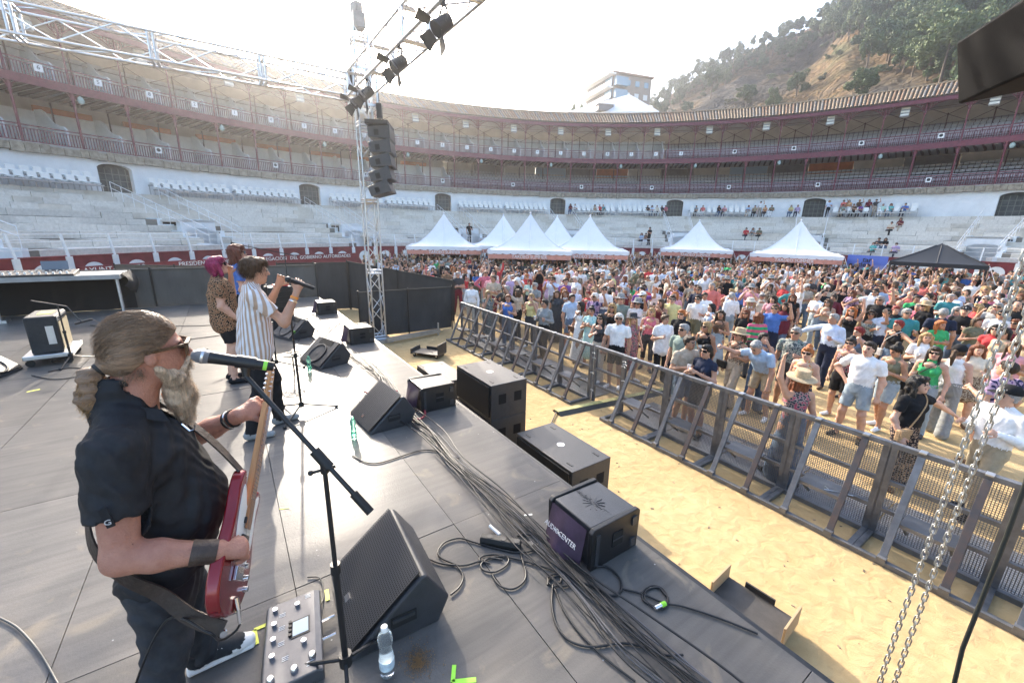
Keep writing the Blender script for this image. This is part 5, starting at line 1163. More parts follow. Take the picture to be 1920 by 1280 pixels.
# ================================================================== figures: one continuous surface per body, grown from a signed-distance field
def v3(p): return np.array(p, dtype=np.float64)
class Field:
    def __init__(self): self.p = []
    def cone(self, a, b, ra, rb, m, k=None, split=None, bias=0.0):
        """tapered limb; split=(t, material beyond t, radius change beyond t)"""
        self.p.append(('c', v3(a), v3(b), ra, rb, m, k, split, bias)); return self
    def econe(self, a, b, ra, rb, m, side=(1, 0, 0), k=None, bias=0.0):
        """tapered limb of elliptic section: ra, rb = (half width along side, half depth)"""
        self.p.append(('e', v3(a), v3(b), ra, rb, m, k, v3(side), bias)); return self
    def ell(self, c, r, m, rot=None, k=None, bias=0.0, cut=False):
        self.p.append(('x' if cut else 'l', v3(c), v3(r), rot, None, m, k, None, bias)); return self
    def plane(self, c, n, r):
        """cuts away what lies beyond the plane within radius r of c"""
        n = v3(n); self.p.append(('h', v3(c), np.full(3, r), n/np.linalg.norm(n), None, 0, None, None, 0.0)); return self
    def mesh(self, h, k=.02, wob=None):
        lo = np.full(3, 9e9); hi = -lo
        for t in self.p:
            if t[0] in 'xh': continue
            if t[0] == 'l': rr = t[2].max(); lo = np.minimum(lo, t[1]-rr); hi = np.maximum(hi, t[1]+rr)
            else:
                rr = max(np.max(t[3]), np.max(t[4])); lo = np.minimum(lo, np.minimum(t[1], t[2])-rr); hi = np.maximum(hi, np.maximum(t[1], t[2])+rr)
        lo = lo-3*h-.01; hi = hi+3*h+.01; n = np.ceil((hi-lo)/h).astype(int)+1
        ax = [lo[i]+h*np.arange(n[i]) for i in range(3)]
        D = np.full(n, .3, np.float32); W = np.full(n, 9.0, np.float32); ID = np.zeros(n, np.int8)
        for t in self.p:
            kk = t[6] if t[6] is not None else k; mg = max(kk*1.6, h*2.5)+.02
            if t[0] in 'lxh': rr = t[2].max(); a_, b_ = t[1]-rr, t[1]+rr
            else: rr = max(np.max(t[3]), np.max(t[4])); a_, b_ = np.minimum(t[1], t[2])-rr, np.maximum(t[1], t[2])+rr
            i0 = np.maximum(np.floor((a_-mg-lo)/h).astype(int), 0); i1 = np.minimum(np.ceil((b_+mg-lo)/h).astype(int)+1, n)
            if np.any(i1 <= i0): continue
            sl = tuple(slice(i0[j], i1[j]) for j in range(3))
            X = ax[0][sl[0]][:, None, None]; Y = ax[1][sl[1]][None, :, None]; Z = ax[2][sl[2]][None, None, :]
            mid = t[5]
            if t[0] == 'h':
                x, y, z = X-t[1][0], Y-t[1][1], Z-t[1][2]; d = np.maximum(-(x*t[3][0]+y*t[3][1]+z*t[3][2]), np.sqrt(x*x+y*y+z*z)-t[2][0])
                D[sl] = np.maximum(D[sl], -d.astype(np.float32)); continue
            if t[0] in 'lx':
                x, y, z = X-t[1][0], Y-t[1][1], Z-t[1][2]
                if t[3] is not None:
                    Q = np.array(t[3]); x, y, z = (Q[0, 0]*x+Q[1, 0]*y+Q[2, 0]*z, Q[0, 1]*x+Q[1, 1]*y+Q[2, 1]*z, Q[0, 2]*x+Q[1, 2]*y+Q[2, 2]*z)
                q = np.sqrt((x/t[2][0])**2+(y/t[2][1])**2+(z/t[2][2])**2); d = (q-1)*t[2].min()
            else:
                ba = t[2]-t[1]; L2 = max(ba @ ba, 1e-9)
                x, y, z = X-t[1][0], Y-t[1][1], Z-t[1][2]
                s = np.clip((x*ba[0]+y*ba[1]+z*ba[2])/L2, 0, 1)
                x, y, z = x-ba[0]*s, y-ba[1]*s, z-ba[2]*s
                if t[0] == 'c':
                    rad = t[3]+(t[4]-t[3])*s
                    if t[7] is not None:
                        past = s > t[7][0]; rad = np.where(past, rad+t[7][2], rad); mid = np.where(past, t[7][1], t[5])
                    d = np.sqrt(x*x+y*y+z*z)-rad
                else:
                    sd = t[7]/np.linalg.norm(t[7]); u = x*sd[0]+y*sd[1]+z*sd[2]; v = np.sqrt(np.maximum(x*x+y*y+z*z-u*u, 0))
                    ru = t[3][0]+(t[4][0]-t[3][0])*s; rv = t[3][1]+(t[4][1]-t[3][1])*s
                    d = (np.sqrt((u/ru)**2+(v/rv)**2)-1)*np.minimum(ru, rv)
            d = np.broadcast_to(d, D[sl].shape).astype(np.float32)
            if t[0] == 'x': D[sl] = np.maximum(D[sl], -d); continue
            o = D[sl]; hh = np.clip(.5+.5*(o-d)/kk, 0, 1); D[sl] = o*(1-hh)+d*hh-kk*hh*(1-hh)
            dd = d-t[8]; m = dd < W[sl]; W[sl] = np.where(m, dd, W[sl]); ID[sl] = np.where(m, mid, ID[sl])
        if wob is not None:
            D += wob(ax[0][:, None, None], ax[1][None, :, None], ax[2][None, None, :]).astype(np.float32)
        return surface_nets(D, ID, lo, h)
def surface_nets(D, ID, lo, h):
    S = D < 0; n = np.array(D.shape)
    c = np.zeros(n-1, np.int8)
    for i in (0, 1):
        for j in (0, 1):
            for k in (0, 1): c += S[i:n[0]-1+i, j:n[1]-1+j, k:n[2]-1+k]
    act = (c > 0) & (c < 8); cells = np.argwhere(act); idx = np.full(n-1, -1, np.int32); idx[act] = np.arange(len(cells))
    acc = np.zeros((len(cells), 3)); cnt = np.zeros(len(cells)); ci = cells.T
    corners = [(i, j, k) for i in (0, 1) for j in (0, 1) for k in (0, 1)]
    val = {q: D[ci[0]+q[0], ci[1]+q[1], ci[2]+q[2]].astype(np.float64) for q in corners}
    for q in corners:
        for ax in range(3):
            if q[ax] == 0:
                r = list(q); r[ax] = 1; r = tuple(r); a, b = val[q], val[r]; m = (a < 0) != (b < 0)
                t = np.where(m, a/np.where(np.abs(a-b) < 1e-12, 1e-12, a-b), 0)
                for j in range(3): acc[:, j] += np.where(m, q[j]+(t if j == ax else 0), 0)
                cnt += m
    V = lo+h*(cells+acc/np.maximum(cnt, 1)[:, None])
    st = np.stack([np.abs(val[q]) for q in corners]); bq = np.argmin(st, 0); cq = np.array(corners)[bq]
    vid = ID[ci[0]+cq[:, 0], ci[1]+cq[:, 1], ci[2]+cq[:, 2]]
    F = []
    for ax in range(3):
        u, v = [(1, 2), (2, 0), (0, 1)][ax]
        s0 = [slice(None)]*3; s1 = [slice(None)]*3; s0[ax] = slice(0, -1); s1[ax] = slice(1, None)
        A, B = S[tuple(s0)], S[tuple(s1)]; e = np.argwhere(A != B); e = e[(e[:, u] > 0) & (e[:, v] > 0) & (e[:, u] < n[u]-1) & (e[:, v] < n[v]-1)]
        fl = A[e[:, 0], e[:, 1], e[:, 2]]
        def ix(du, dv):
            q = e.copy(); q[:, u] -= du; q[:, v] -= dv; return idx[q[:, 0], q[:, 1], q[:, 2]]
        f = np.stack([ix(1, 1), ix(0, 1), ix(0, 0), ix(1, 0)], 1); f = np.where(fl[:, None], f, f[:, ::-1]); F.append(f)
    F = np.concatenate(F); F = F[(F >= 0).all(1)]
    return V, F, vid[F[:, 0]]

SKIN, TOP, BOT, SHOE, LIP, EYE, HAIR = 0, 1, 2, 3, 4, 5, 6
ARMS = {  # elbow, hand relative to the shoulder (x outward, y forward, z up), 1.7 m figure
 'down': ((.06, -.03, -.28), (.07, .05, -.52)), 'loose': ((.09, -.01, -.27), (.10, .12, -.48)), 'cup': ((.06, -.02, -.27), (-.02, .25, -.17)),
 'up': ((.10, .06, .24), (.07, .10, .48)), 'wave': ((.20, .07, .05), (.16, .14, .30)), 'hip': ((.20, -.07, -.20), (.01, .03, -.36)), 'phone': ((.07, .19, -.15), (-.08, .33, .10)),
 'clap': ((.08, .05, -.26), (-.15, .26, -.12)), 'cross': ((.05, .06, -.27), (-.22, .18, -.21)), 'drink': ((.10, .12, -.22), (-.09, .20, .10)), 'point': ((.13, .12, -.16), (.07, .26, .08)), 'out': ((.25, .06, -.10), (.42, .16, -.22)),
 'face': ((.06, .16, -.2), (-.10, .16, .12)), 'reach': ((.10, .20, .16), (.12, .36, .36))}
def rot2(p, a, o): # lean forward about the hip
    y, z = p[1]-o[1], p[2]-o[2]; c, s = math.cos(a), math.sin(a); return (p[0], o[1]+y*c+z*s, o[2]-y*s+z*c)
def hand_prims(f, wrist, d, m, big=1.0, up=(0, 0, 1), spread=1.0, fing=True):
    d = v3(d)/np.linalg.norm(d); s = np.cross(d, v3(up)); s = s/max(np.linalg.norm(s), 1e-6); n = np.cross(s, d); w = v3(wrist)
    f.econe(w, w+d*.085*big, (.03*big, .022*big), (.042*big, .018*big), m, side=s, k=.012)
    if not fing: f.cone(w+d*.08*big, w+d*.15*big-n*.02, .030*big, .022*big, m, k=.015); f.cone(w+d*.03*big, w+d*.08*big+s*.05, .014, .011, m, k=.012); return
    for i, (o, L) in enumerate(((-.03, .070), (-.010, .080), (.010, .076), (.029, .060))):
        b0 = w+d*.082*big+s*o*big; b1 = b0+(d*.6-n*.25)*L*big*.62+s*o*.25*spread; b2 = b1+(d*.35-n*.75)*L*big*.5
        f.cone(b0, b1, .0105*big, .0098*big, m, k=.006); f.cone(b1, b2, .0098*big, .008*big, m, k=.005)
    t0 = w+d*.03*big-s*.03*big; t1 = t0+d*.035*big-s*.035*big-n*.01; t2 = t1+d*.035*big-s*.008*big-n*.012
    f.cone(t0, t1, .0145*big, .012*big, m, k=.008); f.cone(t1, t2, .012*big, .009*big, m, k=.006)
def head_prims(f, c, fw, up, m=SKIN, sc=1.0, detail=True):
    """c = head centre; fw, up = unit vectors"""
    fw, up = v3(fw), v3(up); fw = fw-up*(fw @ up); fw /= np.linalg.norm(fw); s = np.cross(fw, up); Q = np.stack([s, fw, up], 1)
    c = v3(c); P = lambda x, y, z: c+(s*x+fw*y+up*z)*sc
    f.ell(P(0, -.012, .022), v3((.076, .094, .094))*sc, m, Q, k=.02)
    f.ell(P(0, .018, -.035), v3((.062, .070, .082))*sc, m, Q, k=.025)
    f.cone(P(0, .055, -.088), P(0, .045, -.075), .026*sc, .034*sc, m, k=.02)
    if detail:
        f.cone(P(0, .086, .012), P(0, .104, -.022), .009*sc, .014*sc, m, k=.012)
        for e in (-1, 1):
            f.ell(P(e*.077, -.008, -.006), v3((.009, .018, .030))*sc, m, Q, k=.006)
            f.ell(P(e*.031, .076, .012), v3((.0145, .010, .009))*sc, EYE, Q, k=.004, bias=.001)
            f.cone(P(e*.014, .083, .031), P(e*.048, .070, .031), .007*sc, .006*sc, m, k=.008)
        f.ell(P(0, .083, -.052), v3((.023, .010, .0085))*sc, LIP, Q, k=.006, bias=.0015)
    return Q
def figure(*, fold=.0045, sex='f', fat=0.0, top='tee', bot='jeans', arms=('down', 'down'), legs='stand', lean=0.0, tilt=0.0, look=(0, 0), res=.0145, face=True, lower=True, hairtype=None, fing=True, custom=None, solid_hair=False):
    """a 1.70 m figure facing +Y, standing on z = 0; returns arrays and the head frame"""
    f = Field(); F_ = sex == 'f'; w = 1+fat
    hp = (0, 0, .92); hipw = .088 if F_ else .085; shw = (.168 if F_ else .192)*(1+.25*fat)
    up = lambda p: (lambda q: (q[0]+tilt*(q[2]-.92), q[1], q[2]))(rot2(p, lean, hp))
    # legs
    feet = {'stand': ((-.11, 0), (.11, .01)), 'step': ((-.10, .14), (.11, -.12)), 'wide': ((-.17, 0), (.17, .02)), 'sit': ((-.10, .45), (.10, .45)), 'shift': ((-.10, .05), (.13, .0))}[legs]
    legm = BOT if bot in ('jeans', 'wide') else SKIN
    for sgn, (fx, fy) in zip((-1, 1), feet):
        hip = (sgn*hipw, 0, .90)
        if legs == 'sit': kn = (sgn*.12, .42, .50-.0); hip = (sgn*hipw, 0, .50); ank = (sgn*.11, .44, .09); fy = .44
        else: kn = (hip[0]*.45+fx*.55, fy*.5+.045, .49); ank = (fx, fy-.02, .085)
        tr = .088*(.95 if not F_ else 1.02)*(1+.6*fat); kr = .058*(1+.4*fat)
        if bot == 'wide':
            f.cone(hip, kn, tr, .085, BOT); f.cone(kn, (ank[0], ank[1], .09), .085, .10, BOT)
        elif bot == 'shorts':
            f.cone(hip, kn, tr+.012, kr+.022, BOT, split=(.78, SKIN, -.026))
        elif bot == 'mini': f.cone(hip, kn, tr, kr, SKIN)
        elif bot == 'capri': f.cone(hip, kn, tr, kr, BOT)
        else: f.cone(hip, kn, tr+(.004 if legm == BOT else 0), kr+(.008 if legm == BOT else 0), legm)
        if bot != 'wide':
            mid = tuple(kn[i]*.65+ank[i]*.35-(.012 if i == 1 else 0) for i in range(3))
            x_ = .012 if bot == 'jeans' else 0
            if bot == 'capri': f.cone(kn, mid, kr, .056, BOT); f.cone(mid, ank, .052, .036, SKIN)
            else: f.cone(kn, mid, kr+x_*.6, .056*(1+.3*fat)+x_, legm); f.cone(mid, ank, .054*(1+.3*fat)+x_, .036+x_*1.4, legm)
        fa = .25*sgn
        f.econe((ank[0], ank[1]-.03, .045), (ank[0]+math.sin(fa)*.17, ank[1]+.16, .032), (.040, .045), (.040, .030), SHOE, k=.02)
        f.cone(ank, (ank[0], ank[1], .05), .038, .042, SHOE if bot in ('jeans',) else SKIN, k=.02)
    # trunk
    dz = -.42 if legs == 'sit' else 0.0
    U = lambda x, y, z: tuple(np.array(up((x, y, z)))+np.array((0, 0, dz)))
    pw = (.165 if F_ else .158)*(1+.55*fat); ww = (.128 if F_ else .148)*(1+1.0*fat); cw = (.150 if F_ else .172)*(1+.55*fat)
    pd, wd, cd = .112*(1+.7*fat), .098*(1+1.4*fat), .112*(1+.7*fat)
    sd = (1, 0, 0); tm = TOP
    pm = TOP if top in ('dress', 'loose', 'mini') else BOT
    f.econe(U(0, -.01, .88), U(0, -.005, 1.0), (pw, pd+.004), (pw*.96, pd), pm, sd)
    f.econe(U(0, -.005, 1.0), U(0, .005+.03*fat, 1.12), (pw*.97, pd), (ww, wd), tm, sd)
    f.econe(U(0, .005+.03*fat, 1.10), U(0, 0, 1.31), (ww, wd), (cw, cd), tm, sd)
    f.econe(U(0, 0, 1.30), U(0, -.015, 1.395), (cw, cd*.98), (cw*.74, .078), TOP if top not in ('tank', 'strap') else TOP, sd)
    if top in ('loose', 'dress') and bot != 'mini': f.econe(U(0, 0, .84), U(0, 0, 1.2), (pw+.035, pd+.04), (ww+.03, wd+.03), TOP, sd)
    if F_:
        for e in (-1, 1): f.ell(U(e*.075, .088, 1.255), (.068, .058, .062), TOP, k=.035)
    if bot == 'skirt' or top == 'dress':
        sm = BOT if bot == 'skirt' else TOP
        f.econe(U(0, 0, 1.03), (0, .02, .50), (ww+.02, wd+.02), (.20*w, .17), sm, sd); f.econe((0, .02, .52), (0, .02, .42), (.20*w, .17), (.215*w, .18), sm, sd)
    if bot == 'long':
        f.econe(U(0, 0, 1.03), (0, .02, .14), (ww+.02, wd+.02), (.23*w, .21), BOT if top != 'dress' else TOP, sd)
    if bot == 'mini': f.econe(U(0, 0, 1.0), (0, .02, .66), (pw+.01, pd+.01), (.185*w, .15), BOT, sd)
    # shoulders, neck, head
    nb = U(0, -.02, 1.42); hc = np.array(U(0, .022, 1.577))
    f.cone(nb, tuple(hc+np.array((0, -.02, -.06))), .054 if F_ else .062, .052, SKIN, k=.03)
    for e in (-1, 1):
        f.cone(U(e*.05, -.02, 1.405), U(e*(shw-.015), -.012, 1.37), .045, .052, SKIN if top in ('tank', 'strap') else TOP, k=.03)
    if top in ('tank', 'strap'):
        for e in (-1, 1): f.cone(U(e*.085, .06, 1.34), U(e*.075, -.02, 1.44), .022 if top == 'tank' else .012, .02 if top == 'tank' else .012, TOP, k=.012, bias=.008)
        f.ell(U(0, .085, 1.375), (.085, .05, .05), SKIN, k=.02, bias=.004)
    yaw, pit = look
    fw = np.array((math.sin(yaw)*math.cos(pit), math.cos(yaw)*math.cos(pit), math.sin(pit))); uh = np.array((tilt*.7, -math.sin(pit+0.0)*.9, 1.0)); uh /= np.linalg.norm(uh)
    Q = head_prims(f, hc, fw, uh, SKIN, 1.0 if not F_ else .96, face)
    hands = {}
    ar = (.044 if F_ else .052)*(1+.5*fat)
    for e, nm in zip((-1, 1), arms):
        el, hd = ARMS[nm] if isinstance(nm, str) else nm
        sh = np.array(U(e*shw, -.012, 1.365)); ls = 1.0
        E = sh+np.array((el[0]*e, el[1], el[2]))*ls; H = sh+np.array((hd[0]*e, hd[1], hd[2]))*ls
        if top in ('tee', 'loose'): f.cone(sh, E, ar+.016, ar+.010, TOP, split=(.62, SKIN, -.022))
        elif top in ('dress', 'mini') or top == 'cap': f.cone(sh, E, ar+.01, ar, TOP, split=(.35, SKIN, -.012))
        elif top == 'long': f.cone(sh, E, ar+.012, ar+.006, TOP)
        else: f.cone(sh, E, ar+.003, ar-.004, SKIN)
        m2 = TOP if top == 'long' else SKIN
        wr = E+(H-E)*.97
        f.cone(E, wr, ar-.002+(.008 if m2 == TOP else 0), .026+(.010 if m2 == TOP else 0), m2)
        hand_prims(f, wr, H-E, SKIN, 1.0, up=(e*.6, .5, .6), fing=fing)
        hands[e] = wr+(H-E)/np.linalg.norm(H-E)*.07
    if solid_hair: hair_prims(f, hairtype, hc, Q, HAIR)
    V, FF, mi = f.mesh(res, .02, lambda x, y, z: fold*np.sin(z*46+7*np.sin(x*13+y*11)+y*24+x*9)*np.cos(x*17+z*8)*(z < 1.36+dz)*(z > .12))
    return dict(V=V, F=FF, mi=mi, hc=hc, Q=Q, hands=hands, U=U)
def hair_prims(f, kind, c, Q, m=0, sc=1.0):
    s, fw, up = Q[:, 0], Q[:, 1], Q[:, 2]; P = lambda x, y, z: c+(s*x+fw*y+up*z)*sc
    if kind in (None, 'bald'): return
    f.ell(P(0, -.026, .034), v3((.087, .101, .098))*sc, m, Q, k=.01)
    f.ell(P(0, .035, .085), v3((.066, .055, .038))*sc, m, Q, k=.012)
    for e in (-1, 1): f.cone(P(e*.072, -.02, .05), P(e*.074, -.035, -.03), .026, .02, m, k=.012)
    if kind in ('long', 'wavy', 'bob', 'curly'):
        L = {'long': -.33, 'wavy': -.30, 'bob': -.12, 'curly': -.20}[kind]; fat = {'long': 1, 'wavy': 1.25, 'bob': 1.1, 'curly': 1.6}[kind]
        f.econe(P(0, -.055, .03), P(0, -.085, L), (.088*fat, .05*fat), (.075*fat, .026*fat), m, side=s, k=.02)
        for e in (-1, 1): f.cone(P(e*.080*fat**.5, -.01, .03), P(e*.090*fat**.5, .018 if kind == 'long' else -.01, L*.8), .026*fat, .020*fat, m, k=.015)
    if kind == 'pony':
        f.ell(P(0, -.125, .04), v3((.028, .03, .03))*sc, m, Q, k=.015); f.cone(P(0, -.13, .04), P(0, -.17, -.06), .032, .036, m, k=.02); f.cone(P(0, -.17, -.06), P(0, -.15, -.22), .036, .016, m, k=.02)
    if kind == 'bun': f.ell(P(0, -.06, .135), v3((.045, .045, .04))*sc, m, Q, k=.012)
    if kind == 'beard': f.cone(P(0, .07, -.07), P(0, .065, -.10), .04, .035, m, k=.02)
def hair_mesh(kind, res=.011):
    f = Field(); hair_prims(f, kind, np.zeros(3), np.eye(3), 0)
    f.ell((0, .115, -.055), (.066, .075, .098), 0, cut=True)
    if kind in ('short', 'bun', 'pony'): f.ell((0, .0, -.12), (.10, .13, .085), 0, cut=True) if kind == 'short' else None
    amp = {'curly': .010, 'wavy': .006}.get(kind, .0035); fr = {'curly': 70, 'wavy': 60}.get(kind, 95)
    wob = lambda x, y, z: amp*np.sin(x*fr*1.3+2*np.sin(z*18))*np.cos(y*fr+z*22)*(1 if kind != 'curly' else np.sin(z*fr)+.6)
    return f.mesh(res, .015, wob)
_hair = {}
def get_hair(kind):
    if kind not in _hair:
        V, F, mi = hair_mesh(kind); _hair[kind] = mesh_np('hair', V, F, [M('hair_placeholder', (.05, .03, .02))])
    return _hair[kind]
# colours of cloth, hair and skin
def hair_mat(name, col):
    m = M('hair_'+name, col, rough=.5, var=.45, scale=55, stretch=(1, 1, .16), bump=.7, bscale=120, spec=.35); return m
HAIRC = {'black': hair_mat('black', (.012, .010, .009)), 'dark': hair_mat('dark', (.030, .019, .012)), 'brown': hair_mat('brown', (.075, .042, .022)), 'auburn': hair_mat('auburn', (.16, .05, .02)), 'red': hair_mat('red', (.20, .018, .015)), 'ginger': hair_mat('ginger', (.38, .12, .03)), 'blonde': hair_mat('blonde', (.36, .23, .10)), 'grey': hair_mat('grey', (.30, .29, .28)), 'white': hair_mat('white', (.70, .67, .62)), 'pink': hair_mat('pink', (.30, .03, .09))}
def skin_mat(name, col): return M('skin_'+name, col, rough=.5, var=.12, scale=9, spec=.35, bump=.08, bscale=90)
SKINS = [skin_mat('light', (.56, .33, .235)), skin_mat('warm', (.48, .27, .18)), skin_mat('tan', (.40, .215, .135))]
m_lip = M('lips', (.36, .12, .10), rough=.45); m_eye = M('eye_dark', (.05, .035, .03), rough=.3); m_lens = M('sunglass_lens', (.015, .014, .013), rough=.12, spec=.7)
CLOTH = {'white': (.78, .78, .78), 'cream': (.66, .58, .45), 'beige': (.47, .38, .28), 'black': (.018, .018, .02), 'charcoal': (.055, .057, .062), 'grey': (.27, .28, .28), 'navy': (.022, .030, .06), 'denim': (.10, .16, .25), 'light denim': (.30, .38, .44), 'sky blue': (.36, .50, .68), 'pale blue': (.52, .62, .78), 'royal blue': (.05, .16, .50), 'teal': (.03, .26, .28), 'turquoise': (.10, .48, .46), 'green': (.03, .42, .13), 'olive': (.17, .165, .10), 'sage green': (.22, .29, .25), 'yellow': (.66, .58, .22), 'orange': (.66, .22, .04), 'coral': (.70, .16, .13), 'red': (.58, .03, .035), 'burgundy': (.16, .02, .035), 'pink': (.68, .30, .34), 'lilac': (.46, .34, .56), 'purple': (.18, .06, .28), 'brown': (.13, .075, .045), 'khaki': (.40, .32, .20), 'rose': (.55, .12, .18), 'mint': (.45, .68, .58)}
def cloth(c): return M('cloth_'+c.replace(' ', '_'), tuple(x*.84+.16*sum(CLOTH[c])/3 for x in CLOTH[c]), rough=.85, var=.13, scale=14, bump=.25, bscale=30, spec=.15)
def printed(name, c1, c2, scale=24, c3=None, kind='voronoi'):
    if name in MATS: return MATS[name]
    m = M(name, c1, rough=.85, spec=.15); n, N, L, b = nodes_of(m)
    tc = N.new('ShaderNodeTexCoord')
    if kind == 'voronoi':
        t = N.new('ShaderNodeTexVoronoi'); t.inputs['Scale'].default_value = scale; L.new(tc.outputs['Object'], t.inputs[0]); out = t.outputs['Distance']
    elif kind == 'stripe':
        sx = N.new('ShaderNodeSeparateXYZ'); L.new(tc.outputs['Object'], sx.inputs[0]); mu = N.new('ShaderNodeMath'); mu.operation = 'MULTIPLY'; mu.inputs[1].default_value = scale; L.new(sx.outputs[c3 if isinstance(c3, str) else 'Y'], mu.inputs[0])
        fr = N.new('ShaderNodeMath'); fr.operation = 'FRACT'; L.new(mu.outputs[0], fr.inputs[0]); out = fr.outputs[0]; c3 = None
    elif kind == 'astripe':
        sx = N.new('ShaderNodeSeparateXYZ'); L.new(tc.outputs['Object'], sx.inputs[0]); at2 = N.new('ShaderNodeMath'); at2.operation = 'ARCTAN2'; L.new(sx.outputs['X'], at2.inputs[0]); L.new(sx.outputs['Y'], at2.inputs[1])
        mu = N.new('ShaderNodeMath'); mu.operation = 'MULTIPLY'; mu.inputs[1].default_value = scale; L.new(at2.outputs[0], mu.inputs[0]); fr = N.new('ShaderNodeMath'); fr.operation = 'FRACT'; L.new(mu.outputs[0], fr.inputs[0]); out = fr.outputs[0]; c3 = None
    elif kind == 'check':
        t = N.new('ShaderNodeTexChecker'); t.inputs['Scale'].default_value = scale; L.new(tc.outputs['Object'], t.inputs[0]); out = t.outputs['Fac']
    else:
        t = N.new('ShaderNodeTexNoise'); t.inputs['Scale'].default_value = scale; t.inputs['Distortion'].default_value = 1.5; L.new(tc.outputs['Object'], t.inputs[0]); out = t.outputs['Fac']
    r = N.new('ShaderNodeValToRGB'); r.color_ramp.interpolation = 'CONSTANT'; e = r.color_ramp.elements; e[0].color = (*c1, 1); e[1].position = {'voronoi': .42, 'stripe': .5, 'astripe': .52, 'check': .5}.get(kind, .48); e[1].color = (*c2, 1)
    if c3: k = e.new(.62 if kind != 'voronoi' else .6); k.color = (*c3, 1)
    L.new(out, r.inputs[0]); L.new(r.outputs[0], b.inputs['Base Color']); return m
PRINTS = {'floral': printed('print_floral', (.03, .035, .05), (.35, .28, .25), 30, (.4, .08, .12)), 'leopard': printed('print_leopard', (.015, .012, .01), (.36, .22, .13), 38, (.22, .11, .06)), 'tropical': printed('print_tropical', (.05, .07, .08), (.34, .34, .30), 20, (.10, .2, .18), 'noise'), 'orange': printed('print_orange', (.62, .22, .06), (.60, .48, .30), 18, (.5, .06, .05), 'noise'), 'gingham': printed('print_gingham', (.08, .48, .45), (.75, .78, .75), 70, None, 'check'), 'stripe': printed('print_stripe', (.72, .72, .73), (.50, .38, .28), 24, 'Y', 'stripe'), 'rainbow': printed('print_rainbow', (.04, .35, .15), (.6, .12, .2), 7, 'Z', 'stripe'), 'circles': printed('print_circles', (.42, .30, .22), (.03, .025, .03), 34), 'tiedye': printed('print_tiedye', (.03, .03, .08), (.42, .30, .42), 9, (.15, .08, .2), 'noise'), 'plaid': printed('print_plaid', (.25, .12, .18), (.42, .35, .40), 26, None, 'check'), 'zigzag': printed('print_zigzag', (.42, .36, .28), (.14, .09, .06), 28, None, 'noise')}
def cm(c): return PRINTS[c] if c in PRINTS else cloth(c)
# accessories in the head frame
g = MB()
for e in (-1, 1): g.grid(lambda u, v: (e*(.008+.058*u), .098-.055*u*u*.6-.004, .012+.020-.042*v+.0*u), 4, 2); g.bar((e*.066, .074, .022), (e*.08, -.01, .018), .006, .008)
g.bar((-.01, .1, .022), (.01, .1, .022), .006, .006)
SUNGL = g.mesh('sunglasses', m_lens)
def hat_mesh(kind, col):
    g = MB()
    if kind == 'straw': g.lathe([(.185, .050), (.19, .058), (.10, .075), (.098, .14), (.085, .175), (.03, .185), (.001, .178)], n=20)
    elif kind == 'bucket': g.lathe([(.145, .02), (.15, .026), (.10, .075), (.092, .14), (.05, .155), (.001, .156)], n=18)
    else:
        g.lathe([(.099, .045), (.101, .055), (.097, .10), (.06, .145), (.001, .155)], n=16)
        g.grid(lambda u, v: ((u-.5)*.16*(1-.25*v*v), .085+.10*v-.3*(u-.5)**2*.16, .055-.02*v), 6, 3)
    for i, p in enumerate(g.v): g.v[i] = (p[0]*.98, p[1]*1.1-.02, p[2]) if kind != 'cap' or i < 96 else p
    return g.mesh('hat', col, 50)
HATS = {k: hat_mesh(*v) for k, v in {'straw': ('straw', M('straw', (.45, .34, .21), rough=.9, var=.2, scale=40)), 'bucket': ('bucket', cloth('cream')), 'black': ('straw', cloth('charcoal')), 'cap': ('cap', cloth('black')), 'whitecap': ('cap', cloth('white')), 'fedora': ('straw', cloth('grey'))}.items()}
_fig = {}
def get_figure(**kw):
    key = repr(sorted(kw.items(), key=lambda t: t[0]))
    if key not in _fig:
        d = figure(**kw); d['me'] = mesh_np('person', d['V'], d['F'], [SKINS[0], cloth('white'), cloth('denim'), cloth('black'), m_lip, m_eye], d['mi']); _fig[key] = d
    return _fig[key]
N_PEOPLE = 0
def person_from(d, pos, heading, h, label, top='white', bot='denim', shoe='charcoal', skin=0, hair=None, hairc='dark', glasses=False, hat=None, group=None):
    """a copy of figure d; heading: direction faced, degrees, atan2(y, x)"""
    global N_PEOPLE
    if hat and hair in ('bun', 'curly'): hair = 'long'
    o = link('person', d['me'], None, pos, (0, 0, R(heading-90))); s = h/1.70; o.scale = (s, s, s); tag(o, label, 'person', group)
    for i, m in enumerate([SKINS[skin], cm(top), cm(bot), cm(shoe)]): o.material_slots[i].link = 'OBJECT'; o.material_slots[i].material = m
    HM = Matrix(d['Q'].tolist()).to_4x4(); HM.translation = Vector(d['hc'])
    if hair and hair != 'bald':
        a = link('hair', get_hair(hair), o); a.matrix_local = HM; a.material_slots[0].link = 'OBJECT'; a.material_slots[0].material = HAIRC[hairc]
    if glasses: a = link('sunglasses', SUNGL, o); a.matrix_local = HM
    if hat: a = link('hat', HATS[hat], o); a.matrix_local = HM
    N_PEOPLE += 1; return o
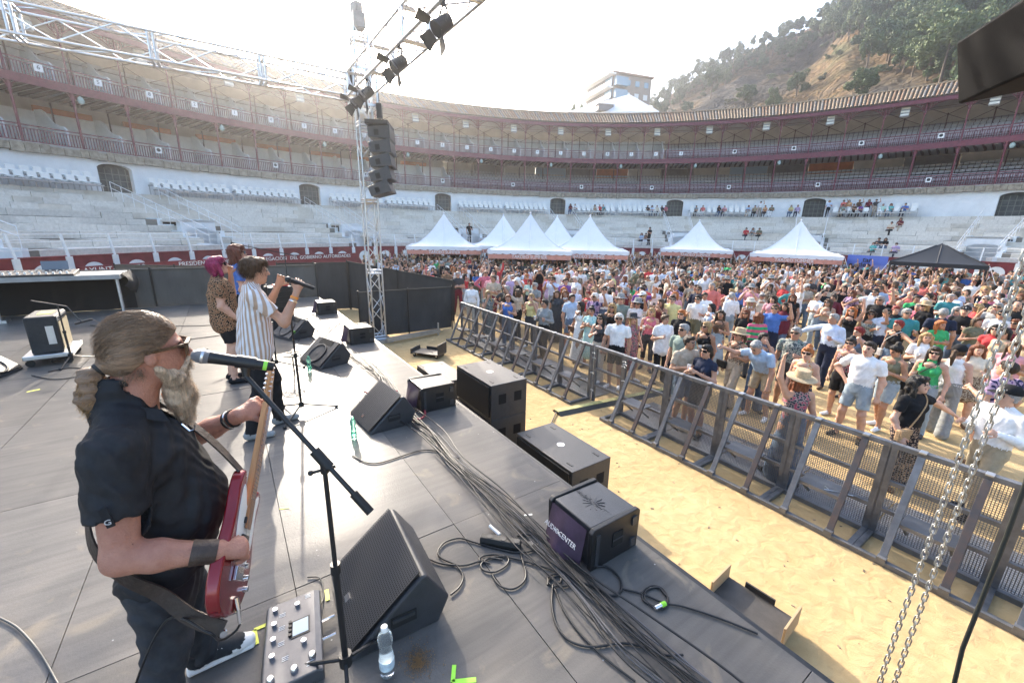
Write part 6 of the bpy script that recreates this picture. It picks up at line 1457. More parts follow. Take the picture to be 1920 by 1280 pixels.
# ================================================================== tents and banner
m_tent = M('tent_pvc', (.80, .81, .83), rough=.5, var=.03, scale=2); m_tentb = M('tent_black', (.018, .020, .024), rough=.6); m_band = M('tent_banner', (.62, .27, .20), rough=.6, var=.15, scale=3)
def tent(ap, dist, label, half=2.5, ez=2.3, black=False, words=None, flat=False, rot=0):
    c = atd(ap[0], ap[1], dist); az = math.atan2(c.y, c.x)
    t = empty('marquee_tent', (c.x, c.y, 0), az-math.pi/2+rot, label, 'tent', None if black else 'white peaked tents behind the crowd')
    H = c.z-ez; mt_ = m_tentb if black else m_tent
    def roof(u, v):      # u round the square, v up
        k = int(u*4) % 4; w_ = u*4-int(u*4); e = half*(1-v); cs = [(-1, -1), (1, -1), (1, 1), (-1, 1), (-1, -1)]
        x = (cs[k][0]*(1-w_)+cs[k+1][0]*w_)*e; y = (cs[k][1]*(1-w_)+cs[k+1][1]*w_)*e
        z = ez+H*(v**(1.9 if not black else 1.15)); return (x, y, z-.10*math.sin(w_*math.pi)*v*(1-v)*(2 if not black else 1))
    g = MB(); g.grid(roof, 32, 14); g.build('canopy', mt_, t, smooth=50)
    for k in range(8): g = MB(); g.tube([Vector(roof((k+.001)/8, v_/10))+Vector((0, 0, .012)) for v_ in range(10)], .016, 4); g.build('seam', mt_, t)
    for sx_ in (-1, 1):
        for sy_ in (-1, 1): g = MB(); g.tube([(sx_*half, sy_*half, ez), (sx_*(half+.9), sy_*(half+.9), .02)], .012, 4); g.build('guy_rope', m_wp, t)
    for k in range(4):
        a = [(-1, -1), (1, -1), (1, 1), (-1, 1), (-1, -1)][k:k+2]; P = [Vector((p[0]*half, p[1]*half, 0)) for p in a]; d = P[1]-P[0]
        g = MB(); g.grid(lambda u, v: tuple(P[0]+d*u+Vector((0, 0, ez+.01-(.20+(.05*abs(math.sin(u*math.pi*11)) if not black else 0))*v))), 66, 2); g.build('valance', mt_, t)
        if not black and k in (0, 1):
            g = MB(); n_ = Vector((d.y, -d.x, 0)).normalized(); g.add([tuple(P[0]+n_*.02+Vector((0, 0, z))+d*u) for u, z in ((.01, ez-.24), (.99, ez-.24), (.99, ez-.50), (.01, ez-.50))], [(0, 1, 2, 3)]); b_ = g.build('banner_strip', m_band, t)
            if words and k == 0:
                o = link('lettering', text_mesh(words, .26, m_wp, .003), b_, (0, -half-.03, ez-.37), (R(90), 0, 0))
    for x, y in ((-1, -1), (1, -1), (1, 1), (-1, 1)): g = MB(); g.cyl((x*(half-.06), y*(half-.06), 0), (x*(half-.06), y*(half-.06), ez), .045, n=8); g.build('pole', m_alu if not black else m_blk2, t)
    if not black: g = MB(); g.sphere((0, 0, c.z+.02), .06); g.build('finial', m_tent, t)
tent((832, 400), 31.2, 'white peaked tent nearest the red passage doors', words='TARDEO SUMMER')
tent((944, 403), 33.5, 'white peaked tent half hidden between two front tents')
tent((995, 400), 27.5, 'white peaked tent in front of the numbered wall disc', words='TARDEO SUMMER')
tent((1045, 405), 34.5, 'white peaked tent whose tip shows behind the middle pair')
tent((1107, 405), 29.5, 'white peaked tent closing the row of five', words='TARDEO SUMMER')
tent((1312, 413), 37.0, 'lone white peaked tent below the dark arched passage', words='TARDEO SUMMER', half=2.5)
tent((1503, 413), 34.8, 'lone white peaked tent beside the blue poster', words='TARDEO SUMMER', half=2.5)
tent((1767, 456), 32.0, 'black pop-up tent beside the blue poster', half=1.8, ez=2.25, black=True)
p0, p1 = atd(1586, 500, 37), atd(1662, 500, 36)
bn = empty('festival_poster', (p0.x, p0.y, 0), 0, 'blue and yellow festival poster banner on the red wall', 'poster')
m_post = M('poster_print', (.2, .25, .6), rough=.6); n, N, L, b = nodes_of(m_post); tc = N.new('ShaderNodeTexCoord'); sx = N.new('ShaderNodeSeparateXYZ'); L.new(tc.outputs['Generated'], sx.inputs[0]); rp_ = N.new('ShaderNodeValToRGB'); e = rp_.color_ramp.elements
e[0].color = (.62, .42, .03, 1); e[0].position = .12; e[1].color = (.10, .17, .55, 1); e[1].position = .75; k_ = e.new(.4); k_.color = (.62, .50, .36, 1); L.new(sx.outputs['Z'], rp_.inputs[0]); L.new(rp_.outputs[0], b.inputs['Base Color'])
g = MB(); dd = p1-p0; dd.z = 0; nn = Vector((dd.y, -dd.x, 0)).normalized(); g.add([Vector((p0.x, p0.y, z))+dd*u+nn*w_ for w_ in (0, .04) for u, z in ((0, .2), (1, .2), (1, 2.3), (0, 2.3))], [(0, 1, 2, 3), (7, 6, 5, 4), (0, 4, 5, 1), (1, 5, 6, 2), (2, 6, 7, 3), (3, 7, 4, 0)]); child(g, 'printed_panel', m_post, bn)
for s_, z_, sz_ in (('tar', 2.02, .46), ('deo..', 1.70, .46)):
    o = link('lettering', text_mesh(s_, sz_, m_ink, .01), bn); o.matrix_parent_inverse = Matrix.Translation(-bn.location); o.matrix_basis = Matrix.Translation(Vector((p0.x, p0.y, z_))+dd*.52-nn*.0+(nn*.055 if nn.dot(p0) < 0 else -nn*.02)) @ Matrix((dd.normalized(), Vector((0, 0, 1)), dd.normalized().cross(Vector((0, 0, 1))))).transposed().to_4x4()

# ================================================================== the bearded guitarist
def strands(name, roots, mat_, parent, wid=.0011, seg=4, seed=1):
    """roots: list of (point, direction, length, curl, droop) -> thin tapering ribbons of hair, one part"""
    rg_ = np.random.RandomState(seed); V = []; F = []
    for p, d, ln, curl, droop in roots:
        p = np.array(p, float); d = np.array(d, float); d /= np.linalg.norm(d); s = np.cross(d, rg_.normal(size=3)); s /= np.linalg.norm(s); ph = rg_.uniform(0, 6); k0 = len(V)
        for i in range(seg+1):
            t = i/seg; w_ = wid*(1-.75*t); V += [p-s*w_, p+s*w_]
            d2 = d+np.array((0, 0, -droop*t))+curl*np.array((math.sin(ph+t*9), math.cos(ph+t*8), .4*math.sin(ph+t*7))); d2 /= np.linalg.norm(d2); p = p+d2*ln/seg
            if i: a = k0+2*i; F.append((a-2, a-1, a+1, a))
    o = link(name, mesh_np(name, V, F, [mat_]), parent); tag(o, kind='stuff'); return o
def ribbon(pts, w_, nrm, th=.003, n=6):
    pts = smooth_path(pts, n); V = []; g = MB(); nrm = [Vector(x) for x in (nrm if isinstance(nrm[0], (tuple, list, Vector)) else [nrm, nrm])]
    for i, p in enumerate(pts):
        t = pts[min(i+1, len(pts)-1)]-pts[max(i-1, 0)]; t.normalize(); nn = nrm[0].lerp(nrm[-1], i/(len(pts)-1)); s = t.cross(nn).normalized(); nn = s.cross(t).normalized()
        V += [p-s*w_/2+nn*th, p+s*w_/2+nn*th, p+s*w_/2-nn*th, p-s*w_/2-nn*th]
    F = []
    for i in range(len(pts)-1):
        a = 4*i; F += [(a+k, a+(k+1) % 4, a+4+(k+1) % 4, a+4+k) for k in range(4)]
    return g.add(V, F+[(0, 1, 2, 3), tuple(range(len(V)-1, len(V)-5, -1))])
m_gskin = M('skin_sunburnt', (.47, .235, .165), rough=.5, col2=(.36, .155, .105), scale=16, bump=.3, bscale=150, spec=.4, rvar=.1, detail=8)
m_shirt = M('black_shirt_cotton', (.014, .015, .018), rough=.7, var=.25, scale=20, bump=.5, bscale=9, spec=.35)
m_jeans = M('charcoal_denim', (.026, .028, .033), rough=.85, var=.35, scale=10, bump=.45, bscale=16)
sd = (0, 1, 0); SK = 0
f = Field(); sh = Field(); je = Field()
# shirt
sh.econe((-.375, 1.95, 2.08), (-.305, 1.95, 2.36), (.190, .155), (.195, .172), 0, sd, k=.04)
sh.econe((-.305, 1.95, 2.36), (-.365, 1.95, 2.64), (.195, .172), (.208, .150), 0, sd, k=.05)
sh.econe((-.365, 1.95, 2.63), (-.378, 1.95, 2.765), (.208, .145), (.12, .085), 0, sd, k=.05)
for e in (-1, 1): sh.cone((-.378, 1.95+e*.06, 2.79), (-.395, 1.95+e*.195, 2.715), .060, .076, 0, k=.04)
Rs, Re, Rw = np.array((-.395, 1.745, 2.715)), np.array((-.42, 1.665, 2.372)), np.array((-.172, 1.645, 2.292))
Ls, Le, Lw = np.array((-.39, 2.155, 2.71)), np.array((-.25, 2.30, 2.475)), np.array((-.045, 2.14, 2.605))
sh.cone(Rs, Rs+(Re-Rs)*.66, .084, .086, 0, k=.03); sh.cone(Ls, Ls+(Le-Ls)*.72, .080, .076, 0, k=.03)
for a_, b_ in ((Rs, Re), (Ls, Le)): sh.plane(a_+(b_-a_)*.56+np.array((-.02, -.03 if a_[1] < 1.95 else .03, 0)), b_-a_, .115)
sh.econe((-.392, 1.952, 2.79), (-.378, 1.952, 2.872), (.098, .090), (.086, .080), 0, sd, k=.012)          # collar
sh.ell((-.30, 1.953, 2.93), (.085, .068, .11), 0, cut=True); sh.ell((-.245, 1.955, 2.77), (.055, .05, .085), 0, cut=True); sh.ell((-.365, 1.953, 2.90), (.072, .072, .075), 0, cut=True)
sh.plane((-.36, 1.95, 2.10), (.12, 0, -1), .4)
# skin
f.econe((-.36, 1.95, 2.30), (-.365, 1.95, 2.64), (.13, .11), (.14, .11), SK, sd, k=.03); f.econe((-.365, 1.95, 2.62), (-.375, 1.95, 2.76), (.14, .11), (.09, .072), SK, sd, k=.03)
f.cone((-.375, 1.95, 2.74), (-.325, 1.955, 2.93), .078, .068, SK, k=.035)
f.cone((-.375, 1.85, 2.74), Rs, .05, .055, SK, k=.03); f.cone((-.375, 2.05, 2.74), Ls, .05, .055, SK, k=.03)
f.cone(Rs, Re, .065, .050, SK, k=.02); f.cone(Re, Re+(Rw-Re)*.35, .050, .052, SK, k=.03); f.cone(Re+(Rw-Re)*.35, Rw, .052, .032, SK, k=.02)
d = np.array((.88, .22, -.38)); d /= np.linalg.norm(d); up_ = np.array((.25, -.45, .85)); s_ = np.cross(d, up_); s_ /= np.linalg.norm(s_); n_ = np.cross(s_, d)
f.econe(Rw, Rw+d*.085, (.034, .028), (.043, .025), SK, side=s_, k=.015)
for i, (o_, L) in enumerate(((-.032, .07), (-.011, .078), (.011, .074), (.031, .062))):
    b0 = Rw+d*.085+s_*o_; b1 = b0+(d*.55-n_*.55)*L*.62; b2 = b1+(-d*.35-n_*.8)*L*.5; b3 = b2+(-d*.8+n_*.1)*L*.32
    f.cone(b0, b1, .0125, .011, SK, k=.008); f.cone(b1, b2, .011, .010, SK, k=.005); f.cone(b2, b3, .010, .008, SK, k=.004)
t0 = Rw+d*.03-s_*.034; t1 = t0+d*.045-s_*.02-n_*.02; t2 = t1+d*.035+s_*.012-n_*.018; f.cone(t0, t1, .016, .013, SK, k=.01); f.cone(t1, t2, .013, .010, SK, k=.006)
f.cone(Ls, Le, .062, .050, SK, k=.02); f.cone(Le, Le+(Lw-Le)*.45, .050, .048, SK, k=.02); f.cone(Le+(Lw-Le)*.45, Lw, .048, .032, SK, k=.02)
d = np.array((.80, .35, .22)); d /= np.linalg.norm(d); nk = np.array((.274, .68, .68)); n_ = -np.cross(d, nk); n_ /= np.linalg.norm(n_); s_ = np.cross(n_, d)
f.econe(Lw, Lw+d*.075, (.034, .026), (.044, .022), SK, side=s_, k=.015)
for i, (o_, L) in enumerate(((-.034, .06), (-.012, .072), (.012, .074), (.034, .07))):
    b0 = Lw+d*.075+s_*o_; b1 = b0+(d*.85+n_*.3)*L*.62; b2 = b1+(d*.1+n_*.95)*L*.5; b3 = b2+(-d*.6+n_*.5)*L*.3
    f.cone(b0, b1, .0115, .0105, SK, k=.007); f.cone(b1, b2, .0105, .0095, SK, k=.005); f.cone(b2, b3, .0095, .008, SK, k=.004)
t0 = Lw+d*.03+s_*.034; t1 = t0+d*.03+s_*.035+n_*.015; t2 = t1+d*.03+s_*.005+n_*.02; f.cone(t0, t1, .015, .0125, SK, k=.01); f.cone(t1, t2, .0125, .0095, SK, k=.006)
# jeans and shoes
je.econe((-.385, 1.95, 2.02), (-.375, 1.95, 2.22), (.165, .130), (.172, .138), 0, sd, k=.03); f.econe((-.385, 1.95, 2.05), (-.36, 1.95, 2.3), (.13, .10), (.15, .12), SK, sd, k=.04)
LEGS = (((-.385, 1.86, 2.06), (-.40, 1.83, 1.80), (-.445, 1.80, 1.535), (-.27, 1.80, 1.49)), ((-.375, 2.04, 2.06), (-.335, 2.05, 1.80), (-.325, 2.02, 1.535), (-.150, 2.02, 1.487)))
for hip, kn, an, toe in LEGS:
    md_ = (kn[0]*.6+an[0]*.4-.015, kn[1]*.6+an[1]*.4, kn[2]*.6+an[2]*.4)
    je.cone(hip, kn, .105, .078, 0, k=.03); je.cone(kn, md_, .078, .072, 0, k=.03); je.cone(md_, an, .072, .062, 0, k=.02)
    f.cone(hip, kn, .085, .06, SK, k=.03); f.cone(kn, an, .055, .045, SK, k=.02); f.econe((an[0]-.02, an[1], 1.50), (toe[0]-.06, toe[1], 1.49), (.03, .03), (.03, .025), SK, sd, k=.02)
HC = np.array((-.278, 1.955, 2.993)); HF = np.array((.97, .20, -.02)); HU = np.array((.02, 0, 1.0))
GQ = head_prims(f, HC, HF, HU, SK, 1.08, True)
V, F, mi = f.mesh(.0075, .02)
mi = np.where(mi == LIP, 1, np.where(mi == EYE, 2, 0))
gt = link('person', mesh_np('person', V, F, [m_gskin, M('sunburnt_lips', (.34, .12, .10), rough=.45), m_eye], mi))
tag(gt, 'person in black shirt and dark jeans playing a red electric guitar', 'person')
V, F, mi = sh.mesh(.0075, .02, lambda x, y, z: .0042*np.sin(z*38+13*np.sin(x*8+y*6)+y*16+x*10)*np.cos(x*14+y*9)+.002*np.sin(z*90+x*50+8*np.sin(y*20))); link('shirt', mesh_np('shirt', V, F, [m_shirt]), gt)
V, F, mi = je.mesh(.0085, .02, lambda x, y, z: .004*np.sin(z*60+9*np.sin(x*12+y*10))); link('jeans', mesh_np('jeans', V, F, [m_jeans]), gt)
for hip, kn, an, toe in LEGS:
    so = Field(); so.econe((an[0]-.02, an[1], 1.515), (toe[0]-.05, toe[1], 1.497), (.042, .055), (.045, .038), 0, sd, k=.02); so.cone((an[0]-.03, an[1], 1.55), (an[0]-.02, an[1], 1.50), .052, .045, 0, k=.02)
    so.econe((toe[0]-.055, toe[1], 1.492), (toe[0], toe[1], 1.485), (.046, .037), (.034, .026), 1, sd, k=.012); so.econe((an[0]-.06, an[1], 1.464), (toe[0]+.008, toe[1], 1.464), (.047, .016), (.041, .016), 1, sd, k=.004, bias=.003)
    V, F, mi = so.mesh(.005, .015); link('canvas_shoe', mesh_np('canvas_shoe', V, F, [M('black_canvas', (.02, .022, .025), rough=.85, var=.2, scale=40), M('white_rubber', (.72, .70, .66), rough=.6, var=.08, scale=20)], mi), gt)
P = lambda x, y, z: HC+(GQ[:, 0]*x+GQ[:, 1]*y+GQ[:, 2]*z)*1.08
m_ghair = M('hair_ash_brown', (.22, .145, .092), rough=.45, var=.35, scale=50, stretch=(.14, 1, 1), bump=.5, bscale=130, spec=.4); m_tips = hair_mat('sunlit_tips', (.32, .185, .075)); m_beard = hair_mat('greying_beard', (.56, .42, .29))  # sunlit tips: sun on the ponytail put into colour, reused for arm hair
f = Field()
f.ell(P(0, -.020, .040), np.array((.083, .104, .104))*1.08, 0, GQ, k=.01); f.ell(P(0, -.065, -.01), np.array((.070, .054, .066))*1.08, 0, GQ, k=.04); f.cone(P(0, -.09, -.02), P(0, -.13, -.035), .045, .02, 0, k=.03)
f.plane(P(0, 0, .004), -(GQ[:, 2]*.76-GQ[:, 1]*.65), .3)
V, F, mi = f.mesh(.005, .02)
hairo = link('hair', mesh_np('hair', V, F, [m_ghair]), gt)
rg_ = np.random.RandomState(4); pony = P(0, -.135, -.038); cen = P(0, -.016, .0); rr = []
for i in rg_.randint(0, len(V), 9000):
    p = V[i]; nn = p-cen; nn /= np.linalg.norm(nn); t_ = pony-p; L = np.linalg.norm(t_); t_ = t_-nn*(t_ @ nn); t_ /= max(np.linalg.norm(t_), 1e-6)
    rr.append((p+nn*.0004, t_-nn*.02, min(L*.5, rg_.uniform(.02, .05)), .03, .0))
strands('hair_strands', rr[:6200], m_ghair, gt, .0006, 5, 5); strands('light_hair_strands', rr[6200:], hair_mat('ash_light', (.34, .235, .15)), gt, .0006, 5, 15)
rr = []
for i in range(30):
    a = rg_.uniform(0, 6.28); p = P(.06*math.cos(a), -.04+.07*math.sin(a), .112); rr.append((p, np.array((rg_.normal()*.5-.5, rg_.normal()*.4, .35)), rg_.uniform(.02, .05), .5, .2))
for i in range(260):
    e = rg_.choice((-1, 1)); p = P(e*.066, -.03-.06*rg_.rand(), -.03-.035*rg_.rand()); rr.append((p, np.array((-.1, -.2*e, -.7)), rg_.uniform(.02, .045), .8, .3))
strands('stray_hairs', rr, m_ghair, gt, .0008, 6, 9)
f = Field(); f.cone(P(0, -.130, -.036), P(0, -.155, -.055), .016, .026, 0, k=.02); f.cone(P(0, -.155, -.055), P(.0, -.165, -.125), .030, .036, 0, k=.02); f.cone(P(0, -.165, -.125), P(0, -.150, -.19), .034, .015, 0, k=.02)
V, F, mi = f.mesh(.005, .015, lambda x, y, z: .006*np.sin(z*120+30*x)*np.cos(y*110+z*40)); link('ponytail', mesh_np('ponytail', V, F, [m_ghair]), gt)
g = MB(); c = Vector(P(0, -.128, -.036)); ax = (Vector(P(0, -.155, -.055))-c).normalized(); g.lathe([(.014, -.014), (.024, -.009), (.026, 0), (.024, .009), (.014, .014)], c, 16, ax.to_track_quat('Z', 'Y').to_matrix()); g.build('hair_tie', m_rub, gt, smooth=60)
f = Field(); f.econe(P(0, .046, -.090), P(0, .058, -.17), (.044, .042), (.048, .046), 0, side=GQ[:, 0], k=.03); f.econe(P(0, .058, -.17), P(0, .062, -.255), (.046, .044), (.028, .026), 0, side=GQ[:, 0], k=.03)
for e in (-1, 1): f.cone(P(e*.066, .002, -.045), P(e*.04, .05, -.095), .010, .034, 0, k=.02); f.cone(P(e*.008, .098, -.040), P(e*.034, .078, -.066), .009, .010, 0, k=.01)
V, F, mi = f.mesh(.0055, .02, lambda x, y, z: .004*np.sin(z*130+40*x+y*20)*np.cos(y*150+x*90)); bd = link('beard', mesh_np('beard', V, F, [m_beard]), gt)
Vb = V; rr = []
for i in rg_.randint(0, len(Vb), 11000):
    p = Vb[i]; out = p-P(0, .06, -.14); out /= np.linalg.norm(out); low_ = max(0, (2.95-p[2])/.25); rr.append((p-out*.008, out*.55+GQ[:, 1]*.3+np.array((0, 0, -.85)), rg_.uniform(.018, .044)*(1+low_*.4), 1.25, .15))
strands('beard_strands', rr, m_beard, gt, .0006, 6, 3)
rr = []
for i in range(1500):
    a_, b_ = ((Re, Rw) if i % 3 else (Le, Lw)); t = rg_.uniform(.1, .9); ax_ = (b_-a_)/np.linalg.norm(b_-a_); o_ = rg_.normal(size=3); o_ -= ax_*(o_ @ ax_); o_ /= np.linalg.norm(o_); rad = (.051 if t < .4 else .051-.019*(t-.4)/.6)-(0 if i % 3 else .004); rr.append((a_+(b_-a_)*t+o_*(rad-.001), o_*.35+ax_*.9, rg_.uniform(.008, .018), .2, .2))
strands('arm_hair', rr, m_tips, gt, .0002, 3, 11)
rr = []
for i in range(1900):
    t = rg_.rand(); c = P(0, -.15-.02*math.sin(t*3), -.05-.12*t); o_ = rg_.normal(size=3); o_ /= np.linalg.norm(o_); rr.append((c+o_*.022, o_*.45+np.array((-.1, 0, -.9)), rg_.uniform(.03, .07), 1.2, .3))
strands('ponytail_strands', rr, m_tips, gt, .0011, 8, 6)
# sunglasses
g = MB(); Pv = lambda x, y, z: Vector(P(x, y, z))
for e in (-1, 1):
    g.grid(lambda u, v: Pv(e*(.006+.06*u), .104-.02*u*u, .026-.045*v), 5, 3, 1)
    g.bar(Pv(e*.07, .088, .024), Pv(e*.082, -.02, .012), .007, .010); g.bar(Pv(e*.002, .110, .030), Pv(e*.072, .090, .026), .012, .010)
g.build('sunglasses', [M('tortoise_frame', (.05, .025, .015), rough=.25), M('brown_lens', (.10, .045, .02), rough=.08, spec=.8)], gt)
# wristband, bracelets, shirt details
d = Vector((Rw-Re)).normalized(); g = MB(); w0 = Vector(Rw)-d*.075; g.lathe([(.043, 0), (.045, .006), (.0425, .035), (.0425, .07), (.040, .078)], w0, 24, d.to_track_quat('Z', 'Y').to_matrix()); g.build('leather_wristband', M('dark_leather', (.055, .035, .025), rough=.55, var=.25, scale=25, bump=.3, bscale=80), gt, smooth=50)
d = Vector((Lw-Le)).normalized()
for k, (mm, off) in enumerate(((m_rub, .035), (m_chrome, .05), (m_rub, .062))):
    g = MB(); q4 = d.to_track_quat('Z', 'Y').to_matrix(); c = Vector(Lw)-d*off; g.tube([c+q4 @ Vector((.040*math.cos(R(t)), .040*math.sin(R(t)), .0)) for t in range(0, 360, 24)], .005, 6, closed=True); g.build('bracelet', mm, gt, smooth=60)
g = MB(); g.box((-.415, 1.612, 2.56), (.02, .006, .07), 0, 0, Matrix.Rotation(R(-8), 3, 'Y')); g.build('sleeve_tab', m_shirt, gt); me = text_mesh('G', .026, M('print_silver', (.55, .55, .56)), .001); o = link('sleeve_emblem', me, gt, (-.415, 1.607, 2.545), (R(90), 0, 0))
g = MB(); o_ = Vector((-.225, 1.90, 2.71)); g.tube([o_, o_+Vector((.02, -.01, -.03)), o_+Vector((.035, -.01, -.028)), o_+Vector((.04, -.005, -.01))], .004, 6); g.build('pendant', m_chrome, gt, smooth=60)
g = MB()
for k in range(6):     # laces on the canvas shoe
    x = -.275+.018*k; g.tube([(x, 1.985, 1.535-.006*k), (x+.008, 2.02, 1.548-.007*k), (x+.004, 2.055, 1.535-.006*k)], .0035, 5)
g.build('shoe_laces', m_plastic, gt)
# collar leaf, back pocket
g = MB(); g.grid(lambda u, v: (-.40+.13*u+.02*v, 1.865-.022*v-.01*math.sin(u*3), 2.855-.06*u-.045*v), 5, 3); g.build('collar_leaf', m_shirt, gt, smooth=60)
# ---- the guitar (held, so a thing of its own)
J = Vector((-.058, 1.85, 2.31)); gn = Vector((.274, .68, .68)).normalized(); gf0 = Vector((1, -.17, .14)); gf = (gf0-gn*gf0.dot(gn)).normalized(); gs = gn.cross(gf)
gu = link('electric_guitar', None); gu.matrix_world = Matrix.Translation(J) @ Matrix((gs, gn, gf)).transposed().to_4x4(); tag(gu, 'glossy red electric guitar with white pickguard held by the bearded player', 'guitar')
m_redg = M('candy_red_lacquer', (.22, .006, .012), rough=.22, metal=.25, coat=.6, var=.15, scale=4); m_maple = M('maple_neck', (.50, .25, .10), rough=.35, var=.2, scale=14, stretch=(4, .4, 4)); m_rose = M('fingerboard', (.36, .17, .075), rough=.5, var=.25, scale=16, stretch=(4, .4, 4))
ol = [(-.03, .0), (-.048, .03), (-.085, .125), (-.115, .122), (-.135, .06), (-.120, -.05), (-.130, -.13), (-.160, -.21), (-.158, -.30), (-.115, -.37), (-.05, -.392), (.03, -.39), (.10, -.37), (.150, -.30), (.158, -.21), (.125, -.12), (.115, -.04), (.135, .03), (.122, .078), (.085, .085), (.045, .03), (.03, 0)]
def round_outline(p, it=2):
    for _ in range(it): p = [q_ for i in range(len(p)) for q_ in ((p[i][0]*.75+p[(i+1) % len(p)][0]*.25, p[i][1]*.75+p[(i+1) % len(p)][1]*.25), (p[i][0]*.25+p[(i+1) % len(p)][0]*.75, p[i][1]*.25+p[(i+1) % len(p)][1]*.75))]
    return p
g = MB(); g.prism(round_outline(ol), -.045, 0, lambda u, v, w_: (u, v, w_)); g.build('body', m_redg, gu, smooth=40, bevel=.010)
pg = [(-.025, -.02), (-.07, .06), (-.10, .07), (-.105, .0), (-.09, -.12), (-.06, -.20), (.03, -.22), (.09, -.20), (.10, -.10), (.085, -.02), (.105, .05), (.08, .06), (.03, -.02)]
g = MB(); g.prism(round_outline(pg, 1), .0008, .003, lambda u, v, w_: (u, v, w_)); g.build('pickguard', m_plastic, gu)
for k, y in enumerate((-.06, -.125, -.19)): g = MB(); g.bx((-.036, y-.012, .002), (.036, y+.012, .012)); g.build('pickup', m_blk2, gu, bevel=.003)
g = MB(); g.bx((-.04, -.275, .001), (.04, -.225, .012)); g.build('bridge', m_chrome, gu, bevel=.002)
for x, y in ((.06, -.22), (.085, -.26), (.10, -.30)): g = MB(); g.cyl((x, y, 0), (x, y, .018), .012, .010, n=16); g.build('knob', m_chrome, gu, smooth=40)
g = MB(); g.prism([(-.027, -.05), (.027, -.05), (.021, .47), (-.021, .47)], -.016, .007, lambda u, v, w_: (u, v, w_)); g.build('neck', m_maple, gu, bevel=.004)
g = MB(); g.prism([(-.0275, -.09), (.0275, -.09), (.0215, .47), (-.0215, .47)], .0075, .0125, lambda u, v, w_: (u, v, w_)); fb = g.build('fingerboard', m_rose, gu)
for k in range(20):
    y = .47-.648*(1-2**(-(k+1)/12)); w_ = .0215+(.47-y)/.56*.006; g = MB(); g.bar((-w_, y, .0132), (w_, y, .0132), .0022, .0016, up=(0, 0, 1)); g.build('fret', m_chrome, fb)
for k in (2, 4, 6, 8, 11): y = .47-.648*(1-2**(-(k+.6)/12)); g = MB(); g.cyl((0, y, .0120), (0, y, .0132), .004, n=10); g.build('inlay_dot', m_ink, fb)
g = MB(); g.prism(round_outline([(-.021, .47), (-.038, .52), (-.036, .65), (-.01, .672), (.025, .64), (.035, .56), (.022, .50)], 1), -.014, .002, lambda u, v, w_: (u, v, w_)); hs = g.build('headstock', m_maple, gu, bevel=.003)
for k in range(6): g = MB(); y = .52+.025*k; g.cyl((-.024, y, .0), (-.024, y, .014), .0035, n=8); g.cyl((-.038, y, -.006), (-.055, y, -.006), .004, n=6); g.sphere((-.058, y, -.006), .007, 8, 6); g.build('tuner', m_chrome, hs, smooth=50)
for k in range(6): x = -.0175+.007*k; g = MB(); g.tube([(x*1.3, -.25, .014), (x, .47, .016), (-.022, .53+.02*k, .010)], .0007, 4); g.build('string', m_chrome, gu)
g = MB(); g.cyl((.02, -.33, .004), (.045, -.37, .012), .010, n=12); g.cyl((.045, -.37, .012), (.075, -.415, .018), .007, n=10); g.build('jack_plug', m_chrome, gu, smooth=40)
gw = lambda x, y, z: gu.matrix_world @ Vector((x, y, z))
sb = gw(.0, -.395, -.022)
g = ribbon([(-.545, 1.96, 2.46), (-.525, 1.83, 2.34), (-.45, 1.752, 2.235), (-.36, 1.715, 2.14), (-.28, 1.64, 2.06), sb+Vector((.0, -.02, -.03))], .062, [(-.8, -.5, -.1), (-.1, -.95, .2)]); st_ = g.build('guitar_strap', M('brown_leather_strap', (.030, .019, .014), rough=.5, var=.3, scale=18, bump=.25, bscale=60), None, smooth=60); tag(st_, 'dark leather guitar strap slung round the bearded player', 'strap')
g = ribbon([gw(-.10, .12, -.02), (-.13, 1.95, 2.56), (-.20, 1.98, 2.66), (-.29, 2.0, 2.76), (-.37, 2.04, 2.80), (-.47, 2.03, 2.76)], .05, [(.9, -.2, .3), (-.1, .1, 1)]); o = g.build('strap_front', MATS['brown_leather_strap'], st_, smooth=60)
g = MB(); g.cyl(sb+Vector((.0, -.035, -.03)), sb+Vector((.0, -.045, -.028)), .012, n=14); g.build('strap_pin', m_chrome, st_)
g = MB(); g.tube(smooth_path([gw(.075, -.415, .018), gw(.09, -.44, .0), gw(.04, -.46, -.03), gw(-.06, -.43, -.04), (-.36, 1.72, 2.02), (-.5, 1.75, 1.75), (-.55, 1.85, 1.47)], 8), .0045, 6); tag(g.build('cable', m_cab1, smooth=70), 'black instrument lead plugged into the red guitar', 'cable')

# ================================================================== singer and backing singers
def band_person(pos, heading, h, label, topm, botm, shoem, skin, hairk, hairm, glasses=False, **kw):
    d = figure(**kw); o = link('person', mesh_np('person', d['V'], d['F'], [skin, topm, botm, shoem, m_lip, m_eye], d['mi']), None, pos, (0, 0, R(heading-90))); s = h/1.7; o.scale = (s, s, s); tag(o, label, 'person')
    HM = Matrix(d['Q'].tolist()).to_4x4(); HM.translation = Vector(d['hc'])
    if hairk:
        V, F, _ = hair_mesh(hairk, .008); a = link('hair', mesh_np('hair', V, F, [hairm]), o); a.matrix_local = HM @ Matrix.Scale(1.02, 4); rq = np.random.RandomState(len(V)); rr = []
        for i in rq.randint(0, len(V), 2600):
            p_ = V[i]; n2 = p_/max(np.linalg.norm(p_), 1e-6); rr.append((p_-n2*.002, n2*.35+np.array((0, -.35+.5*(p_[1] > .02), -.8)), rq.uniform(.02, .055), .5, .3))
        st2 = strands('loose_strands', rr, hairm, o, .0013, 4, 8); st2.matrix_local = HM @ Matrix.Scale(1.02, 4)
    if glasses: a = link('sunglasses', SUNGL, o); a.matrix_local = HM
    bpy.context.view_layer.update(); return o, d
